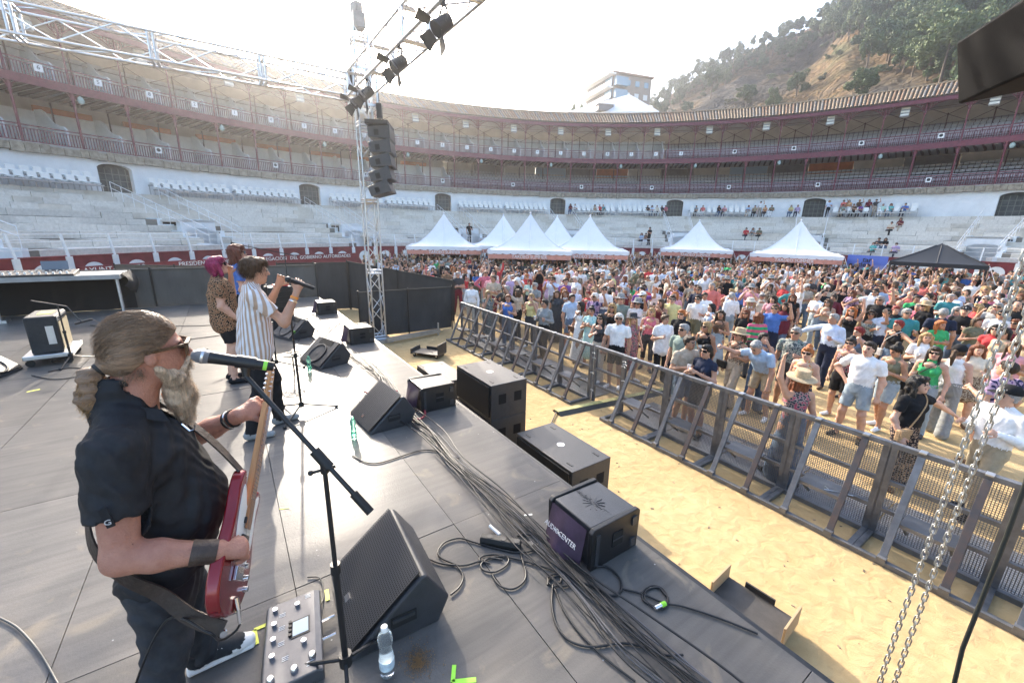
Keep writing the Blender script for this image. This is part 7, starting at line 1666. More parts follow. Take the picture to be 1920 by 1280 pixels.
m_stripe = printed('shirt_stripes', (.70, .70, .72), (.46, .33, .24), 4.6, None, 'astripe')
o, d = band_person((.12, 4.50, S), 2, 1.72, 'person in white and tan striped shirt singing into a hand held microphone', m_stripe, cloth('black'), cloth('grey'), SKINS[1], 'short', hair_mat('singer_brown', (.085, .045, .022)), sex='m', fat=.04, top='loose', bot='jeans', arms=(((.07, .10, -.25), (-.06, .24, .06)), ((.05, .20, -.24), (.02, .34, .03))), legs='step', lean=.09, look=(0, -.08), res=.0095)
hw = o.matrix_world @ Vector(d['hands'][1]); fwv = Vector((math.cos(R(2)), math.sin(R(2)), 0))
hm = empty('microphone', hw, 0, 'black microphone gripped by the striped shirt singer', 'microphone'); a = Vector((-.09, -.015, .06)); b_ = Vector((.12, .01, -.035)); q4 = (b_-a).normalized()
g = MB(); g.sphere(a, .028, 14, 10); g.build('grille_ball', m_blk2, hm, smooth=60); g = MB(); g.cyl(a+q4*.02, b_, .023, .017, n=14); g.build('body', m_blk2, hm, smooth=40)
wv = o.matrix_world @ Vector(d['hands'][1]*1.0); 
el = Vector((.05, .20, -.24)); sh = Vector(d['U'](.192*1.01, -.012, 1.365))
wr = sh+Vector((.05, .20, -.24)).lerp(Vector((.02, .34, .03)), .80); dirv = (Vector((.02, .34, .03))-Vector((.05, .20, -.24))).normalized(); q4 = dirv.to_track_quat('Z', 'Y').to_matrix()
g = MB(); g.lathe([(.034, -.010), (.0345, .010)], wr, 20, q4); g.build('orange_wristband', M('orange_band', (.75, .27, .03), rough=.5), o)
g = MB(); g.lathe([(.036, -.004), (.0365, .004)], wr-dirv*.035, 20, q4); g.build('bracelet', m_chrome, o)
o, d = band_person((-.12, 6.30, S), 5, 1.62, 'person in leopard print tunic over black shorts with pink scarf edge', PRINTS['leopard'], cloth('black'), cloth('black'), SKINS[0], 'bob', HAIRC['pink'], True, sex='f', fat=.22, top='loose', bot='shorts', arms=('face', ((.03, -.02, -.28), (.02, .14, -.47))), legs='stand', look=(0, .30), res=.011)
o, d = band_person((.12, 7.35, S), 10, 1.72, 'person in royal blue top standing behind the leopard print singer', cloth('royal blue'), cloth('black'), cloth('black'), SKINS[0], 'wavy', hair_mat('copper_brown', (.14, .045, .025)), True, sex='f', fat=.12, top='tee', bot='jeans', arms=('clap', 'down'), legs='stand', look=(0, .05), res=.013)
# ================================================================== the crowd
TOPW = {'tee': 'T-shirt', 'tank': 'tank top', 'strap': 'strappy top', 'long': 'long sleeved shirt', 'loose': 'loose shirt', 'dress': 'dress', 'cap': 'blouse'}
BOTW = {'jeans': 'trousers', 'shorts': 'shorts', 'skirt': 'skirt', 'wide': 'wide trousers', 'capri': 'cropped leggings', 'mini': 'mini skirt', 'long': 'long skirt'}
PRW = {'floral': 'dark floral print', 'leopard': 'leopard print', 'tropical': 'tropical print', 'orange': 'orange patterned', 'gingham': 'turquoise gingham', 'stripe': 'striped', 'rainbow': 'rainbow striped', 'circles': 'ring patterned', 'tiedye': 'purple tie-dye', 'plaid': 'plaid', 'zigzag': 'brown zigzag'}
POSEW = {'up': 'one arm raised high', 'wave': 'arm waving', 'hip': 'hand on hip', 'phone': 'filming with both hands', 'clap': 'clapping', 'cross': 'arms crossed', 'drink': 'hand raised to mouth', 'cup': 'one forearm held out', 'point': 'pointing finger up', 'out': 'one arm stretched sideways', 'face': 'hand at face', 'reach': 'arm reaching up', 'loose': 'arms hanging loose', 'down': 'arms down'}
HATW = {'straw': 'straw hat', 'bucket': 'cream bucket hat', 'black': 'wide dark hat', 'cap': 'black cap', 'whitecap': 'white cap', 'fedora': 'grey brimmed hat'}
used_labels = set()
def pick_pose(arms):
    for p in ('up', 'phone', 'wave', 'reach', 'point', 'drink', 'out', 'clap', 'cross', 'hip', 'face', 'cup', 'loose'):
        if p in arms: return p
    return 'down'
def describe(c, top, bot, topc, botc, arms, hat, glasses, extra=None):
    tw_ = PRW.get(topc, topc); bw_ = PRW.get(botc, botc)
    if top == 'dress': s = 'person in %s dress' % tw_
    else: s = 'person in %s %s and %s %s' % (tw_, TOPW[top], bw_, BOTW[bot])
    if hat: s += ', '+HATW[hat]
    elif glasses and not extra: s += ', sunglasses'
    if extra: s += ', '+extra
    elif hat: pass
    elif isinstance(arms[0], str): s += ', '+POSEW[pick_pose(arms)]
    return s
def face_stage(p, off=0, tgt=(.3, 4.2)): return math.degrees(math.atan2(tgt[1]-p[1], tgt[0]-p[0]))+off
taken = []
# head-top pixel, height, sex, fat, top kind, top colour, bottom kind, bottom colour, hair, hair colour, arms, extras
H = [
 (1162, 587, 1.74, 'm', .06, 'tee', 'white', 'shorts', 'black', 'pony', 'white', ('down', 'loose'), dict(glasses=1, off=10)),
 (1128, 588, 1.64, 'f', .05, 'tank', 'charcoal', 'wide', 'cream', 'wavy', 'black', ('loose', 'clap'), dict(glasses=1)),
 (1090, 565, 1.66, 'f', .0, 'tank', 'white', 'long', 'white', 'wavy', 'dark', ('down', 'loose'), dict(off=-30, bag='brown leather')),
 (1110, 575, 1.62, 'f', .0, 'dress', 'gingham', 'skirt', 'gingham', 'bun', 'black', ('clap', 'clap'), {}),
 (1149, 568, 1.64, 'f', .0, 'tank', 'black', 'jeans', 'black', 'wavy', 'blonde', ('down', 'down'), dict(glasses=1)),
 (1188, 586, 1.60, 'f', .0, 'dress', 'floral', 'skirt', 'floral', 'long', 'blonde', ('loose', 'down'), dict(hat='black', off=60)),
 (1165, 550, 1.78, 'm', .1, 'tee', 'sage green', 'jeans', 'denim', 'short', 'brown', ('down', 'down'), dict(hat='fedora')),
 (1197, 558, 1.72, 'm', .0, 'tee', 'white', 'shorts', 'charcoal', 'short', 'dark', ('reach', 'down'), dict(hat='fedora', glasses=1)),
 (1222, 577, 1.64, 'f', .08, 'tank', 'rose', 'capri', 'charcoal', 'bob', 'blonde', ('clap', 'cup'), dict(off=20)),
 (1248, 589, 1.66, 'f', .14, 'loose', 'white', 'jeans', 'black', 'bun', 'brown', ('cup', 'cup'), dict(off=50)),
 (1279, 580, 1.68, 'f', .12, 'tee', 'black', 'jeans', 'navy', 'short', 'ginger', ('down', 'down'), dict(glasses=1)),
 (1284, 607, 1.74, 'm', .1, 'tee', 'sage green', 'jeans', 'light denim', 'short', 'grey', ('down', 'down'), dict(glasses=1)),
 (1294, 629, 1.72, 'm', .08, 'tee', 'beige', 'shorts', 'denim', 'short', 'dark', ('drink', 'cup'), dict(off=70)),
 (1327, 646, 1.66, 'f', .08, 'cap', 'navy', 'shorts', 'charcoal', 'pony', 'black', ('clap', 'cup'), dict(glasses=1)),
 (1327, 603, 1.64, 'f', .1, 'tank', 'black', 'mini', 'black', 'bob', 'blonde', ('down', 'loose'), dict(glasses=1)),
 (1353, 581, 1.64, 'f', .0, 'tank', 'brown', 'skirt', 'light denim', 'wavy', 'dark', ('cup', 'cup'), {}),
 (1336, 569, 1.64, 'f', .0, 'strap', 'pale blue', 'jeans', 'denim', 'bob', 'black', ('out', 'down'), dict(off=-40)),
 (1389, 614, 1.62, 'f', .08, 'strap', 'zigzag', 'wide', 'beige', 'pony', 'brown', ('cup', 'down'), dict(hat='straw', bag='black')),
 (1434, 623, 1.64, 'f', .0, 'tank', 'denim', 'wide', 'denim', 'long', 'black', ('face', 'cup'), dict(off=40)),
 (1438, 660, 1.76, 'm', .06, 'tee', 'sky blue', 'shorts', 'khaki', 'short', 'grey', ('down', ((.16, .10, -.05), (.34, .20, .02))), dict(lean=.65, pit=-.7, legs='wide', extra='bending forward')),
 (1507, 692, 1.66, 'f', .05, 'tank', 'floral', 'long', 'denim', 'wavy', 'auburn', ('up', 'down'), dict(hat='straw', heading=55, extra='back turned')),
 (1517, 650, 1.64, 'f', .08, 'strap', 'orange', 'jeans', 'navy', 'bun', 'ginger', ('cup', 'down'), dict(glasses=1, heading=175)),
 (1495, 613, 1.74, 'm', .1, 'tee', 'tropical', 'shorts', 'charcoal', 'short', 'grey', ('cup', 'down'), dict(glasses=1, off=10)),
 (1566, 588, 1.76, 'm', .08, 'long', 'pale blue', 'jeans', 'navy', 'short', 'grey', ('cup', 'out'), {}),
 (1598, 633, 1.62, 'f', .12, 'tank', 'floral', 'shorts', 'black', 'bun', 'black', ('point', 'down'), dict(glasses=1)),
 (1633, 640, 1.78, 'm', .16, 'tee', 'white', 'shorts', 'light denim', 'short', 'dark', ('down', 'hip'), dict(off=8, legs='wide')),
 (1685, 646, 1.62, 'f', .1, 'strap', 'olive', 'shorts', 'light denim', 'bun', 'black', ('cup', 'cup'), dict(pit=-.5)),
 (1757, 650, 1.66, 'f', .0, 'tank', 'green', 'jeans', 'light denim', 'long', 'dark', ('loose', 'cup'), dict(glasses=1, bag='black')),
 (1727, 704, 1.68, 'f', .24, 'tee', 'black', 'wide', 'circles', 'curly', 'black', ('out', 'loose'), dict(off=95, bag='tan woven')),
 (1900, 718, 1.76, 'm', .16, 'long', 'white', 'jeans', 'khaki', 'short', 'grey', ('cup', 'cup'), dict(hat='cap', heading=150)),
 (1896, 678, 1.72, 'm', .1, 'tee', 'tiedye', 'shorts', 'navy', 'short', 'dark', ('cup', 'down'), dict(heading=60)),
 (1871, 608, 1.68, 'f', .0, 'dress', 'red', 'mini', 'red', 'bob', 'black', ('cup', 'down'), dict(glasses=1)),
 (1804, 643, 1.68, 'f', .05, 'tank', 'white', 'wide', 'grey', 'pony', 'brown', ('cup', 'cup'), dict(hat='cap', heading=0)),
 (1838, 645, 1.62, 'f', .08, 'cap', 'cream', 'mini', 'zigzag', 'wavy', 'auburn', ('cup', 'cup'), dict(shoe='brown', heading=190)),
 (1740, 623, 1.62, 'f', .08, 'tee', 'white', 'jeans', 'charcoal', 'wavy', 'blonde', ('cup', 'cup'), dict(off=35)),
 (1772, 578, 1.78, 'm', .16, 'tee', 'navy', 'jeans', 'charcoal', 'short', 'grey', ('cup', 'down'), dict(heading=15, extra='back turned')),
 (1703, 578, 1.78, 'm', .1, 'tee', 'teal', 'shorts', 'khaki', 'short', 'grey', ('cup', 'cup'), dict(off=30, glasses=1)),
 (1688, 600, 1.68, 'f', .12, 'tank', 'black', 'jeans', 'denim', 'short', 'red', ('out', 'down'), dict(off=-20, bag='white')),
 (1613, 613, 1.64, 'f', .0, 'tank', 'denim', 'jeans', 'black', 'short', 'red', ('point', 'cup'), {}),
 (1424, 586, 1.66, 'f', .1, 'long', 'rainbow', 'jeans', 'charcoal', 'wavy', 'auburn', ('down', 'down'), dict(heading=50, extra='back turned')),
 (1409, 556, 1.66, 'f', .0, 'strap', 'white', 'jeans', 'light denim', 'long', 'blonde', ('down', 'cup'), dict(hat='bucket', off=50)),
 (1643, 541, 1.80, 'm', .15, 'tee', 'white', 'jeans', 'charcoal', 'short', 'dark', ('down', 'out'), dict(glasses=1)),
 (1636, 581, 1.64, 'f', .0, 'tank', 'tropical', 'jeans', 'black', 'wavy', 'dark', ('wave', 'down'), dict(glasses=1)),
 (1488, 551, 1.66, 'f', .08, 'dress', 'black', 'skirt', 'black', 'wavy', 'auburn', ('down', 'down'), dict(glasses=1)),
 (1374, 548, 1.74, 'm', .06, 'long', 'white', 'jeans', 'light denim', 'short', 'grey', ('down', 'cup'), dict(heading=70, extra='back turned')),
 (1814, 571, 1.78, 'm', .16, 'tee', 'black', 'jeans', 'denim', 'short', 'grey', ('cup', 'down'), dict(hat='cap')),
 (1851, 554, 1.76, 'm', .12, 'tee', 'charcoal', 'jeans', 'navy', 'short', 'grey', ('out', 'down'), dict(glasses=1, heading=190)),
 (1885, 559, 1.76, 'm', .1, 'tee', 'khaki', 'jeans', 'charcoal', 'short', 'grey', ('down', 'down'), dict(glasses=1)),
 (1881, 581, 1.74, 'm', .08, 'tee', 'white', 'jeans', 'navy', 'short', 'black', ('down', 'cup'), dict(glasses=1)),
 (1834, 595, 1.62, 'f', .14, 'cap', 'olive', 'jeans', 'denim', 'bob', 'brown', ('cup', 'cup'), dict(off=60)),
 (884, 529, 1.70, 'f', .1, 'long', 'white', 'jeans', 'cream', 'short', 'brown', ('down', 'down'), dict(glasses=1)),
 (953, 552, 1.64, 'f', .1, 'strap', 'royal blue', 'jeans', 'denim', 'pony', 'auburn', ('cup', 'cup'), {}),
 (951, 536, 1.74, 'm', .06, 'tee', 'black', 'jeans', 'charcoal', 'short', 'grey', ('cup', 'down'), dict(glasses=1, off=-40)),
 (915, 544, 1.64, 'f', .0, 'dress', 'tropical', 'skirt', 'tropical', 'long', 'blonde', ('cup', 'face'), dict(off=40)),
 (972, 542, 1.66, 'f', .0, 'tee', 'beige', 'jeans', 'black', 'wavy', 'brown', ('reach', 'down'), dict(heading=110, extra='back turned')),
 (997, 550, 1.66, 'f', .08, 'tank', 'yellow', 'jeans', 'charcoal', 'short', 'blonde', ('face', 'cup'), {}),
 (1022, 561, 1.68, 'f', .06, 'long', 'grey', 'jeans', 'black', 'short', 'black', ('cup', 'cup'), dict(off=-10)),
 (1045, 544, 1.66, 'f', .08, 'dress', 'charcoal', 'long', 'charcoal', 'wavy', 'brown', ('down', 'down'), {}),
 (1061, 544, 1.66, 'f', .05, 'tank', 'white', 'jeans', 'denim', 'wavy', 'auburn', ('down', 'loose'), dict(bag='brown leather')),
 (1073, 551, 1.72, 'm', .0, 'tee', 'sky blue', 'shorts', 'denim', 'short', 'black', ('down', 'down'), dict(off=50)),
 (1077, 536, 1.76, 'm', .08, 'long', 'pale blue', 'jeans', 'beige', 'short', 'white', ('down', 'down'), dict(off=30)),
 (1103, 545, 1.64, 'f', .08, 'tank', 'red', 'jeans', 'black', 'short', 'red', ('wave', 'down'), {}),
 (1114, 538, 1.66, 'f', .08, 'tank', 'cream', 'jeans', 'denim', 'wavy', 'blonde', ('down', 'clap'), dict(glasses=1)),
 (1134, 536, 1.78, 'm', .12, 'tee', 'white', 'jeans', 'denim', 'short', 'black', ('cross', 'down'), dict(glasses=1)),
 (1148, 525, 1.80, 'm', .1, 'tee', 'black', 'jeans', 'navy', 'bald', 'black', ('out', 'down'), dict(off=-60)),
 (1240, 560, 1.66, 'f', .05, 'tank', 'burgundy', 'jeans', 'navy', 'long', 'brown', ('phone', 'phone'), {}),
 (1262, 553, 1.76, 'm', .05, 'loose', 'yellow', 'jeans', 'khaki', 'short', 'dark', ('down', 'cup'), dict(glasses=1)),
 (1208, 533, 1.74, 'm', .08, 'tee', 'red', 'jeans', 'navy', 'short', 'dark', ('phone', 'phone'), dict(glasses=1)),
 (1310, 553, 1.74, 'm', .0, 'tee', 'white', 'shorts', 'olive', 'short', 'dark', ('cup', 'cup'), dict(glasses=1)),
 (1350, 537, 1.66, 'f', .05, 'cap', 'coral', 'jeans', 'denim', 'wavy', 'dark', ('cup', 'down'), {}),
 (1455, 570, 1.74, 'm', .05, 'tee', 'royal blue', 'shorts', 'navy', 'short', 'brown', ('wave', 'down'), dict(glasses=1)),
 (1555, 560, 1.66, 'f', .05, 'tank', 'beige', 'jeans', 'denim', 'wavy', 'brown', ('clap', 'clap'), dict(glasses=1)),
 (1745, 549, 1.76, 'm', .05, 'long', 'plaid', 'jeans', 'denim', 'short', 'dark', ('down', 'down'), dict(off=-70)),
 (1600, 575, 1.66, 'f', .05, 'tank', 'black', 'jeans', 'charcoal', 'wavy', 'ginger', ('up', 'down'), dict(glasses=1)),
 (1665, 578, 1.72, 'm', .05, 'tee', 'pale blue', 'jeans', 'navy', 'short', 'black', ('down', 'cup'), dict(glasses=1, off=30)),
 (1905, 640, 1.64, 'f', .08, 'dress', 'pink', 'skirt', 'pink', 'long', 'brown', ('cup', 'down'), {}),
]
m_bags = {'brown leather': M('bag_brown', (.14, .06, .03), rough=.5), 'black': M('bag_black', (.015, .015, .015), rough=.4), 'tan woven': M('bag_woven', (.40, .26, .14), rough=.85, var=.35, scale=60), 'white': M('bag_white', (.55, .53, .5), rough=.6, var=.3, scale=40)}
m_cup = M('plastic_cup', (.85, .86, .84), rough=.15, alpha=.75); m_phone = M('phone_black', (.01, .01, .012), rough=.15)
def hold(o, d, side, what, lab):
    bpy.context.view_layer.update() if False else None
    mw = Matrix.Translation(o.location) @ o.rotation_euler.to_matrix().to_4x4() @ Matrix.Diagonal((*o.scale, 1)); p = mw @ Vector(d['hands'][side])
    if what == 'cup':
        t = empty('drink_cup', p, 0, 'clear plastic cup held by the '+lab, 'cup', 'drink cups in hands'); g = MB(); g.lathe([(.026, -.05), (.036, .06), (.034, .06), (.025, -.04)], n=14); g.build('cup_wall', m_cup, t, smooth=50); g = MB(); g.lathe([(.001, -.045), (.0255, -.044), (.031, .015), (.001, .016)], n=14); g.build('drink', M('drink_amber', (.45, .2, .08), rough=.2), t)
    else:
        t = MB(); t.box(p+Vector((0, 0, .03)), (.075, .01, .15), o.rotation_euler.z); ob = t.build('mobile_phone', m_phone, bevel=.004); tag(ob, 'black phone held up by the '+lab, 'phone', 'phones in hands')
def shoulder_bag(o, d, kind, lab):
    mw = Matrix.Translation(o.location) @ o.rotation_euler.to_matrix().to_4x4() @ Matrix.Diagonal((*o.scale, 1)); U = d['U']
    t = empty('shoulder_bag', mw @ Vector(U(.23, .10, .92)), o.rotation_euler.z, '%s shoulder bag worn by the %s' % (kind, lab), 'bag', 'shoulder bags in the crowd'); inv = t.matrix_basis.inverted()
    g = MB(); g.bx((-.11, -.03, -.10), (.11, .04, .06)); g.build('pouch', m_bags[kind], t, bevel=.015); g = MB(); g.bx((-.112, .036, -.02), (.112, .05, .064)); g.build('flap', m_bags[kind], t, bevel=.008)
    pts = [inv @ (mw @ Vector(U(*p))) for p in ((.16, .12, 1.0), (.09, .155, 1.2), (-.04, .125, 1.36), (-.105, .02, 1.445), (-.07, -.11, 1.36), (.06, -.14, 1.15), (.2, -.05, .98))]
    g = MB(); g.tube(smooth_path(pts, 4), .009, 5); g.build('bag_strap', m_bags[kind], t, smooth=60)
rg = random.Random(99)
for i, (x, y, h, sex, fat, top, tc_, bot, bc_, hair, hc_, arms, ex) in enumerate(H):
    hz = h*(1-.11*(ex.get('lean', 0) > .4)*2.2); p = at(x, y, hz if not ex.get('hat') else hz+.05); p.z = 0
    hd = ex.get('heading', face_stage(p, ex.get('off', rg.uniform(-12, 12))))
    lab = describe(None, top, bot, tc_, bc_, arms, ex.get('hat'), ex.get('glasses'), ex.get('extra'))
    base = lab; k = 0
    while lab in used_labels: k += 1; lab = base+[' beside the barrier', ' facing the singer', ' in the front rows', ' among friends'][k % 4]
    used_labels.add(lab)
    near = p.length < 11
    d = get_figure(sex=sex, fat=fat, top=top, bot=bot, arms=arms, legs=ex.get('legs', ('stand', 'shift', 'step')[i % 3]), lean=ex.get('lean', 0), look=((i % 3-1)*.25, ex.get('pit', .12)), res=.0125 if near else .0165)
    o = person_from(d, p, hd, h, lab, tc_, bc_, ex.get('shoe', rg.choice(('charcoal', 'white', 'brown', 'black'))), rg.randrange(3), hair, hc_, bool(ex.get('glasses')), ex.get('hat'), 'people in the crowd')
    short = lab.split(',')[0]; short = ' '.join(short.replace('person in ', '').split()[:6])+' wearer'
    if ex.get('bag'): shoulder_bag(o, d, ex['bag'], short)
    if isinstance(arms[0], str):
        if arms[1] == 'cup' and i % 2 == 0: hold(o, d, 1, 'cup', short)
        if arms == ('phone', 'phone'): hold(o, d, 1, 'phone', short)
        if arms[0] == 'drink': hold(o, d, -1, 'cup', short)
    taken.append((p.x, p.y))
    # shoulders also block the random filler in front of a described person

# ---- spectators on the stands
def ring_hit(x, y, rr):
    d = ray(x, y); a = d.x**2+d.y**2; b = -(d.x*CX+d.y*CY); c = CX*CX+CY*CY-rr*rr; t = (-b+math.sqrt(b*b-a*c))/a; return Vector((d.x*t, d.y*t, CAMZ+d.z*t))
z2 = lambda x, y: (640+x/2.976, y/2.976); z3 = lambda x, y: (1280+x/2.976, y/2.976)
sit = [z2(*q) for q in ((1280, 1135), (1305, 1140), (1415, 1148), (1442, 1150), (1462, 1150), (1710, 1155), (1735, 1155), (1762, 1160), (1790, 1155), (1808, 1172))]+[z3(*q) for q in ((75, 1172), (115, 1150), (205, 1150), (235, 1155), (370, 1150), (405, 1158), (462, 1155), (500, 1148), (604, 1175), (640, 1175), (890, 1178), (960, 1135), (995, 1148), (1120, 1148), (1165, 1145), (1245, 1145))]
stand = [z3(*q) for q in ((437, 1132), (820, 1128), (900, 1125), (932, 1115), (990, 1116), (1045, 1110), (1080, 1130))]
scol = ['burgundy', 'white', 'beige', 'red', 'teal', 'charcoal', 'pale blue', 'cream', 'navy', 'rose', 'grey', 'coral', 'black', 'pink', 'sky blue', 'khaki', 'orange', 'olive', 'yellow', 'lilac', 'sage green', 'brown', 'purple', 'mint', 'turquoise', 'royal blue']
bcol = ['denim', 'navy', 'beige', 'black', 'charcoal', 'white']
for i, (x, y) in enumerate(sit):
    p = ring_hit(x, y, RG-1.25); zb = p.z-1.28; zb = max(Z1T-.02, min(Z1T+.42, round((zb-Z1T)/.34)*.34+Z1T)); sx_ = 'fm'[i % 2]; hair = ['wavy', 'short', 'bob', 'short', 'pony', 'short'][i % 6]
    am = (('cup', 'down'), ('clap', 'clap'), ('cross', 'cross'), ('down', 'cup'))[i % 4]
    lab = 'seated person in %s top and %s trousers on the white plastic seats' % (scol[i % 26], bcol[i % 6]); used_labels.add(lab)
    d = get_figure(sex=sx_, fat=.06, top='tee', bot='jeans', arms=am, legs='sit', lean=.06, look=(0, 0), res=.021)
    a_ = math.degrees(math.atan2(CY-p.y, CX-p.x)); person_from(d, (p.x, p.y, zb), a_-20, 1.68, lab, scol[i % 26], bcol[i % 6], 'charcoal', i % 3, hair, ['dark', 'brown', 'black', 'grey', 'auburn'][i % 5], i % 3 == 0, None, 'spectators on the top tier')
for i, (x, y) in enumerate(stand):
    p = ring_hit(x, y, RG-.9); zb = max(Z1T, p.z-1.68); zb = Z1T if zb < Z1T+.25 else Z1T+.36
    lab = 'standing person in %s shirt and %s trousers against the white arena wall' % (scol[(i*5+1) % 26], bcol[(i+2) % 6]); used_labels.add(lab)
    d = get_figure(sex='fm'[i % 2], fat=.06, top='tee', bot='jeans', arms=(('wave', 'down'), ('cup', 'down'))[i % 2], legs='stand', lean=0, look=(0, 0), res=.021)
    person_from(d, (p.x, p.y, zb), math.degrees(math.atan2(CY-p.y, CX-p.x))-15, 1.70, lab, scol[(i*5+1) % 26], bcol[(i+2) % 6], 'charcoal', i % 3, ['short', 'bob'][i % 2], ['dark', 'blonde', 'brown'][i % 3], i % 2 == 0, None, 'spectators on the top tier')
def tier_place(x, y, hh):
    best = None
    for i in range(NT):
        rr = R0T+i*tread+.45; p = ring_hit(x, y, rr); z = Z0T+(i+1)*rise; e = abs(p.z-hh-z)
        if best is None or e < best[0]: best = (e, Vector((p.x, p.y, z)))
    return best[1]
ts = [(1400, 428), (1413, 426), (1425, 427), (1640, 452), (1650, 446), (1662, 447), (1683, 452), (1690, 411), (1674, 413), (1204, 434), (1212, 434)]
for i, (x, y) in enumerate(ts):
    p = tier_place(x, y, .87); lab = 'seated person in %s top and %s trousers on the bare stone tiers' % (scol[(i*7+3) % 26], bcol[(i+1) % 6]); used_labels.add(lab)
    d = get_figure(sex='mf'[i % 2], fat=.06, top='tee', bot='jeans', arms=(('cup', 'down'), ('clap', 'clap'), ('cross', 'cross'))[i % 3], legs='sit', lean=.06, look=(0, 0), res=.021)
    person_from(d, (p.x, p.y, p.z-.42), math.degrees(math.atan2(CY-p.y, CX-p.x))-20, 1.68, lab, scol[(i*7+3) % 26], bcol[(i+1) % 6], 'charcoal', i % 3, ['short', 'wavy'][i % 2], ['dark', 'brown'][i % 2], i % 2 == 0, None, 'spectators on the stone tiers')
for i, (x, y, lb) in enumerate(((880, 415, 'security person in black standing at the passage head above the tents'), (1217, 447, 'security person in black standing on the lowest stone tier'))):
    p = tier_place(x, y, 1.74); d = get_figure(sex='m', fat=.06, top='tee', bot='jeans', arms=('clap', 'down'), legs='stand', lean=0, look=(0, 0), res=.021)
    person_from(d, p, math.degrees(math.atan2(CY-p.y, CX-p.x))-60*i, 1.76, lb, 'black', 'black', 'black', i, 'short', 'black', False, None, 'spectators on the stone tiers')

# ---- the packed crowd: the nearest as people of their own, the far mass as one
rg = random.Random(4321)
cand = []
sp_ = .88; row = 0; yy = -6.0
while yy < 34:
    xx = 6.75+(row % 2)*sp_/2
    while xx < 42:
        x, y = xx+rg.uniform(-.3, .3), yy+rg.uniform(-.28, .28); xx += sp_
        if (x-CX)**2+(y-CY)**2 > 25.8**2: continue
        q_ = proj((x, y, 1.62)); dist = math.hypot(x, y)
        if not (655 < q_[0] < 2030 and q_[1] > 470): continue
        if y > 13.5 and x < 7.2: continue
        keep = 0.0
        if dist > 12.2: keep = np.interp(dist, [12.2, 15, 19, 24], [.50, .78, .92, .97])
        elif q_[0] < 1060: keep = np.interp(q_[0], [860, 1060], [.8, .25])
        if q_[0] > 1780 and dist > 24: keep *= .55
        if rg.random() > keep: continue
        if any((x-a)**2+(y-b)**2 < (.62**2 if dist < 16 else .5**2) for a, b in taken): continue
        taken.append((x, y)); cand.append((dist, x, y))
    yy += sp_*.8; row += 1
cand.sort()
kinds = []
for sex in 'fm':
    for k in range(16):
        r2 = random.Random(k*7+(sex == 'm')*1000)
        top = r2.choice(('tee', 'tank', 'tank', 'strap', 'cap', 'long', 'loose') if sex == 'f' else ('tee', 'tee', 'tee', 'long', 'loose')); bot = r2.choice(('jeans', 'shorts', 'jeans', 'skirt', 'wide') if sex == 'f' else ('jeans', 'shorts'))
        arms = r2.choice((('down', 'down'), ('cup', 'down'), ('clap', 'clap'), ('down', 'cup'), ('up', 'down'), ('cross', 'cross'), ('down', 'hip'), ('wave', 'down'), ('phone', 'phone'), ('cup', 'cup'), ('down', 'loose')))
        kinds.append(dict(sex=sex, fat=r2.choice((0.0, .06, .12, .18)), top=top, bot=bot, arms=arms, legs=r2.choice(('stand', 'step')), lean=0.0, look=(r2.uniform(-.4, .4), .08), res=.019))
TC = ['white']*9+['black']*8+['beige', 'cream', 'grey', 'charcoal']+['charcoal', 'navy', 'navy', 'beige', 'cream', 'grey', 'sky blue', 'pale blue', 'royal blue', 'teal', 'turquoise', 'green', 'olive', 'sage green', 'yellow', 'orange', 'coral', 'red', 'red', 'burgundy', 'pink', 'pink', 'rose', 'lilac', 'purple', 'brown', 'khaki', 'mint', 'floral', 'tropical', 'zigzag', 'leopard', 'plaid', 'stripe', 'tiedye']
BC = ['denim', 'denim', 'light denim', 'black', 'navy', 'charcoal', 'white', 'khaki', 'beige', 'olive', 'burgundy', 'grey']
n_ind = max(0, 300-N_PEOPLE)
for dist, x, y in cand[:n_ind]:
    for tries in range(60):
        kd = rg.choice(kinds); tc_, bc_ = rg.choice(TC), rg.choice(BC); gl = rg.random() < .5; hat = rg.choice(('straw', 'cap', 'whitecap', 'bucket', 'fedora')) if rg.random() < .05 else None
        lab = describe(None, kd['top'], kd['bot'], tc_, bc_, kd['arms'], hat, gl)
        if lab not in used_labels: break
    used_labels.add(lab); f_ = kd['sex'] == 'f'
    hair = rg.choice(('long', 'wavy', 'bob', 'pony', 'bun', 'long', 'curly') if f_ else ('short', 'short', 'short', 'bald')); hc_ = rg.choice(('black', 'dark', 'dark', 'brown', 'brown', 'blonde', 'auburn', 'grey', 'ginger', 'red') if f_ else ('black', 'dark', 'dark', 'brown', 'grey', 'white'))
    person_from(get_figure(**kd), (x, y, 0), face_stage((x, y), rg.gauss(0, 32)), rg.uniform(1.56, 1.72) if f_ else rg.uniform(1.68, 1.86), lab, tc_, bc_, rg.choice(('charcoal', 'white', 'brown')), rg.randrange(3), hair, hc_, gl, hat, 'people in the crowd')
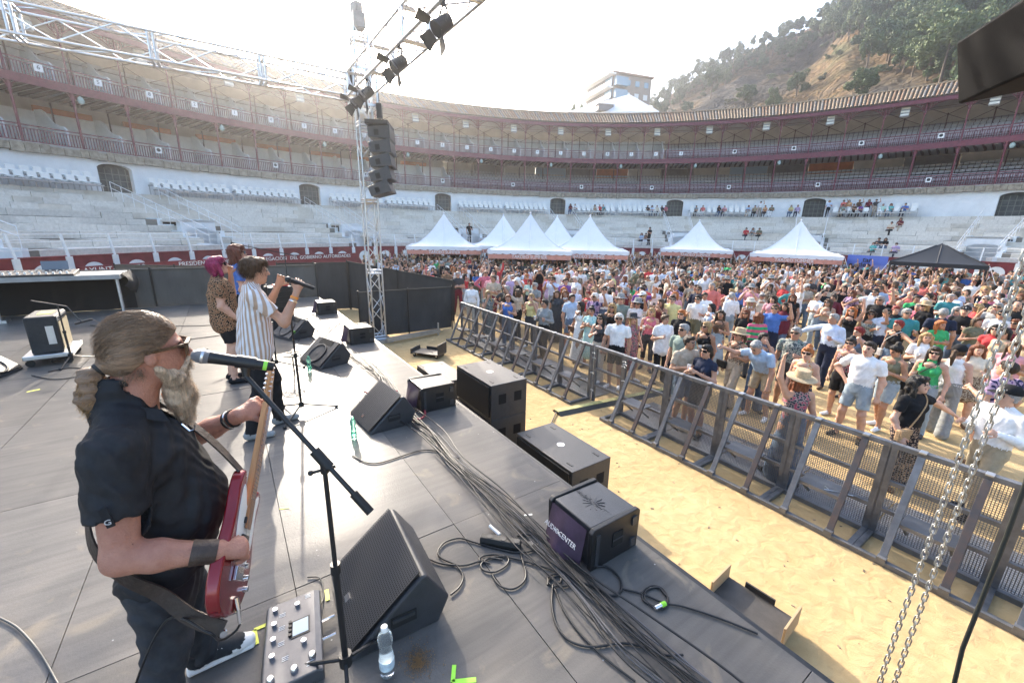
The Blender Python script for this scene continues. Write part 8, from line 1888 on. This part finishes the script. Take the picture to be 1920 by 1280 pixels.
# far mass
pal = SKINS+[HAIRC[k] for k in ('black', 'dark', 'brown', 'blonde', 'grey', 'auburn')]+[cm(c) for c in ('white', 'black', 'charcoal', 'navy', 'beige', 'cream', 'grey', 'sky blue', 'pale blue', 'royal blue', 'teal', 'turquoise', 'green', 'olive', 'sage green', 'yellow', 'coral', 'red', 'burgundy', 'pink', 'rose', 'lilac', 'brown', 'mint', 'denim', 'light denim')]+[m_lens]
NS, NH = 3, 6; NC = 26
low = []
for k, (sex, hk, arms) in enumerate((('f', 'long', ('down', 'cup')), ('m', 'short', ('down', 'down')), ('f', 'bob', ('clap', 'clap')), ('m', 'short', ('up', 'down')), ('f', 'wavy', ('phone', 'phone')), ('m', 'short', ('cross', 'cross')), ('f', 'pony', ('down', 'wave')), ('m', 'bald', ('cup', 'down')))):
    d = figure(sex=sex, fat=.08, top='tee' if k % 2 else 'tank', bot='jeans', arms=arms, legs='stand', lean=0, look=(0, .05), res=.034, face=False, fing=False, hairtype=hk, solid_hair=True); low.append(d)
VV = []; FF = []; MM = []; nv = 0
for dist, x, y in cand[n_ind:]:
    d = rg.choice(low); s = rg.uniform(.93, 1.06); a = R(face_stage((x, y), rg.gauss(0, 45))-90); c_, s_ = math.cos(a), math.sin(a)
    V = d['V']*s; W_ = np.stack([V[:, 0]*c_-V[:, 1]*s_+x, V[:, 0]*s_+V[:, 1]*c_+y, V[:, 2]], 1)
    lut = np.array([rg.randrange(NS), NS+NH+rg.randrange(24) if rg.random() > .5 else NS+NH+rg.choice((0, 0, 1, 1, 2, 3, 4, 8)), NS+NH+rg.choice((1, 2, 3, 4, 24, 25)), NS+NH+2, 0, 0, NS+rg.randrange(NH)])
    VV.append(W_); FF.append(d['F']+nv); MM.append(lut[d['mi']]); nv += len(V)
    if rg.random() < .45:      # a dark band of sunglasses
        hc = d['hc']*s; b0 = np.array([(-.066, .055, .02), (.066, .055, .02), (.066, .055, -.016), (-.066, .055, -.016), (-.05, .088, .02), (.05, .088, .02), (.05, .088, -.016), (-.05, .088, -.016)])+hc
        VV.append(np.stack([b0[:, 0]*c_-b0[:, 1]*s_+x, b0[:, 0]*s_+b0[:, 1]*c_+y, b0[:, 2]], 1)); FF.append(np.array([(4, 5, 6, 7), (0, 4, 7, 3), (5, 1, 2, 6), (0, 1, 5, 4)])+nv); MM.append(np.full(4, len(pal)-1)); nv += 8
if VV:
    o = link('distant_crowd', mesh_np('distant_crowd', np.concatenate(VV), np.concatenate(FF), pal, np.concatenate(MM))); tag(o, 'dense distant crowd filling the sand below the tents', 'crowd', kind='stuff')
print('PEOPLE', N_PEOPLE, 'candidates', len(cand), 'far faces', sum(len(f_) for f_ in FF))
# ================================================================== thin haze added to stand in for part of the lens-flare veil
HTOP = max(c[2] for c in bpy.data.objects['hill'].bound_box)+14
hz = MB().bx((-125, -335, -1.0), (345, 345, HTOP)).build('haze', None); hz.data.materials.clear()
mh_ = bpy.data.materials.new('thin_haze'); mh_.use_nodes = True; n_ = mh_.node_tree; n_.nodes.clear()
vo_ = n_.nodes.new('ShaderNodeVolumePrincipled'); vo_.inputs['Density'].default_value = .0010; vo_.inputs['Anisotropy'].default_value = .82; vo_.inputs['Color'].default_value = (.95, .96, 1.0, 1)
ou_ = n_.nodes.new('ShaderNodeOutputMaterial'); n_.links.new(vo_.outputs[0], ou_.inputs['Volume']); hz.data.materials.append(mh_); tag(hz, kind='stuff'); hz.visible_shadow = True
SC.cycles.volume_bounces = 0
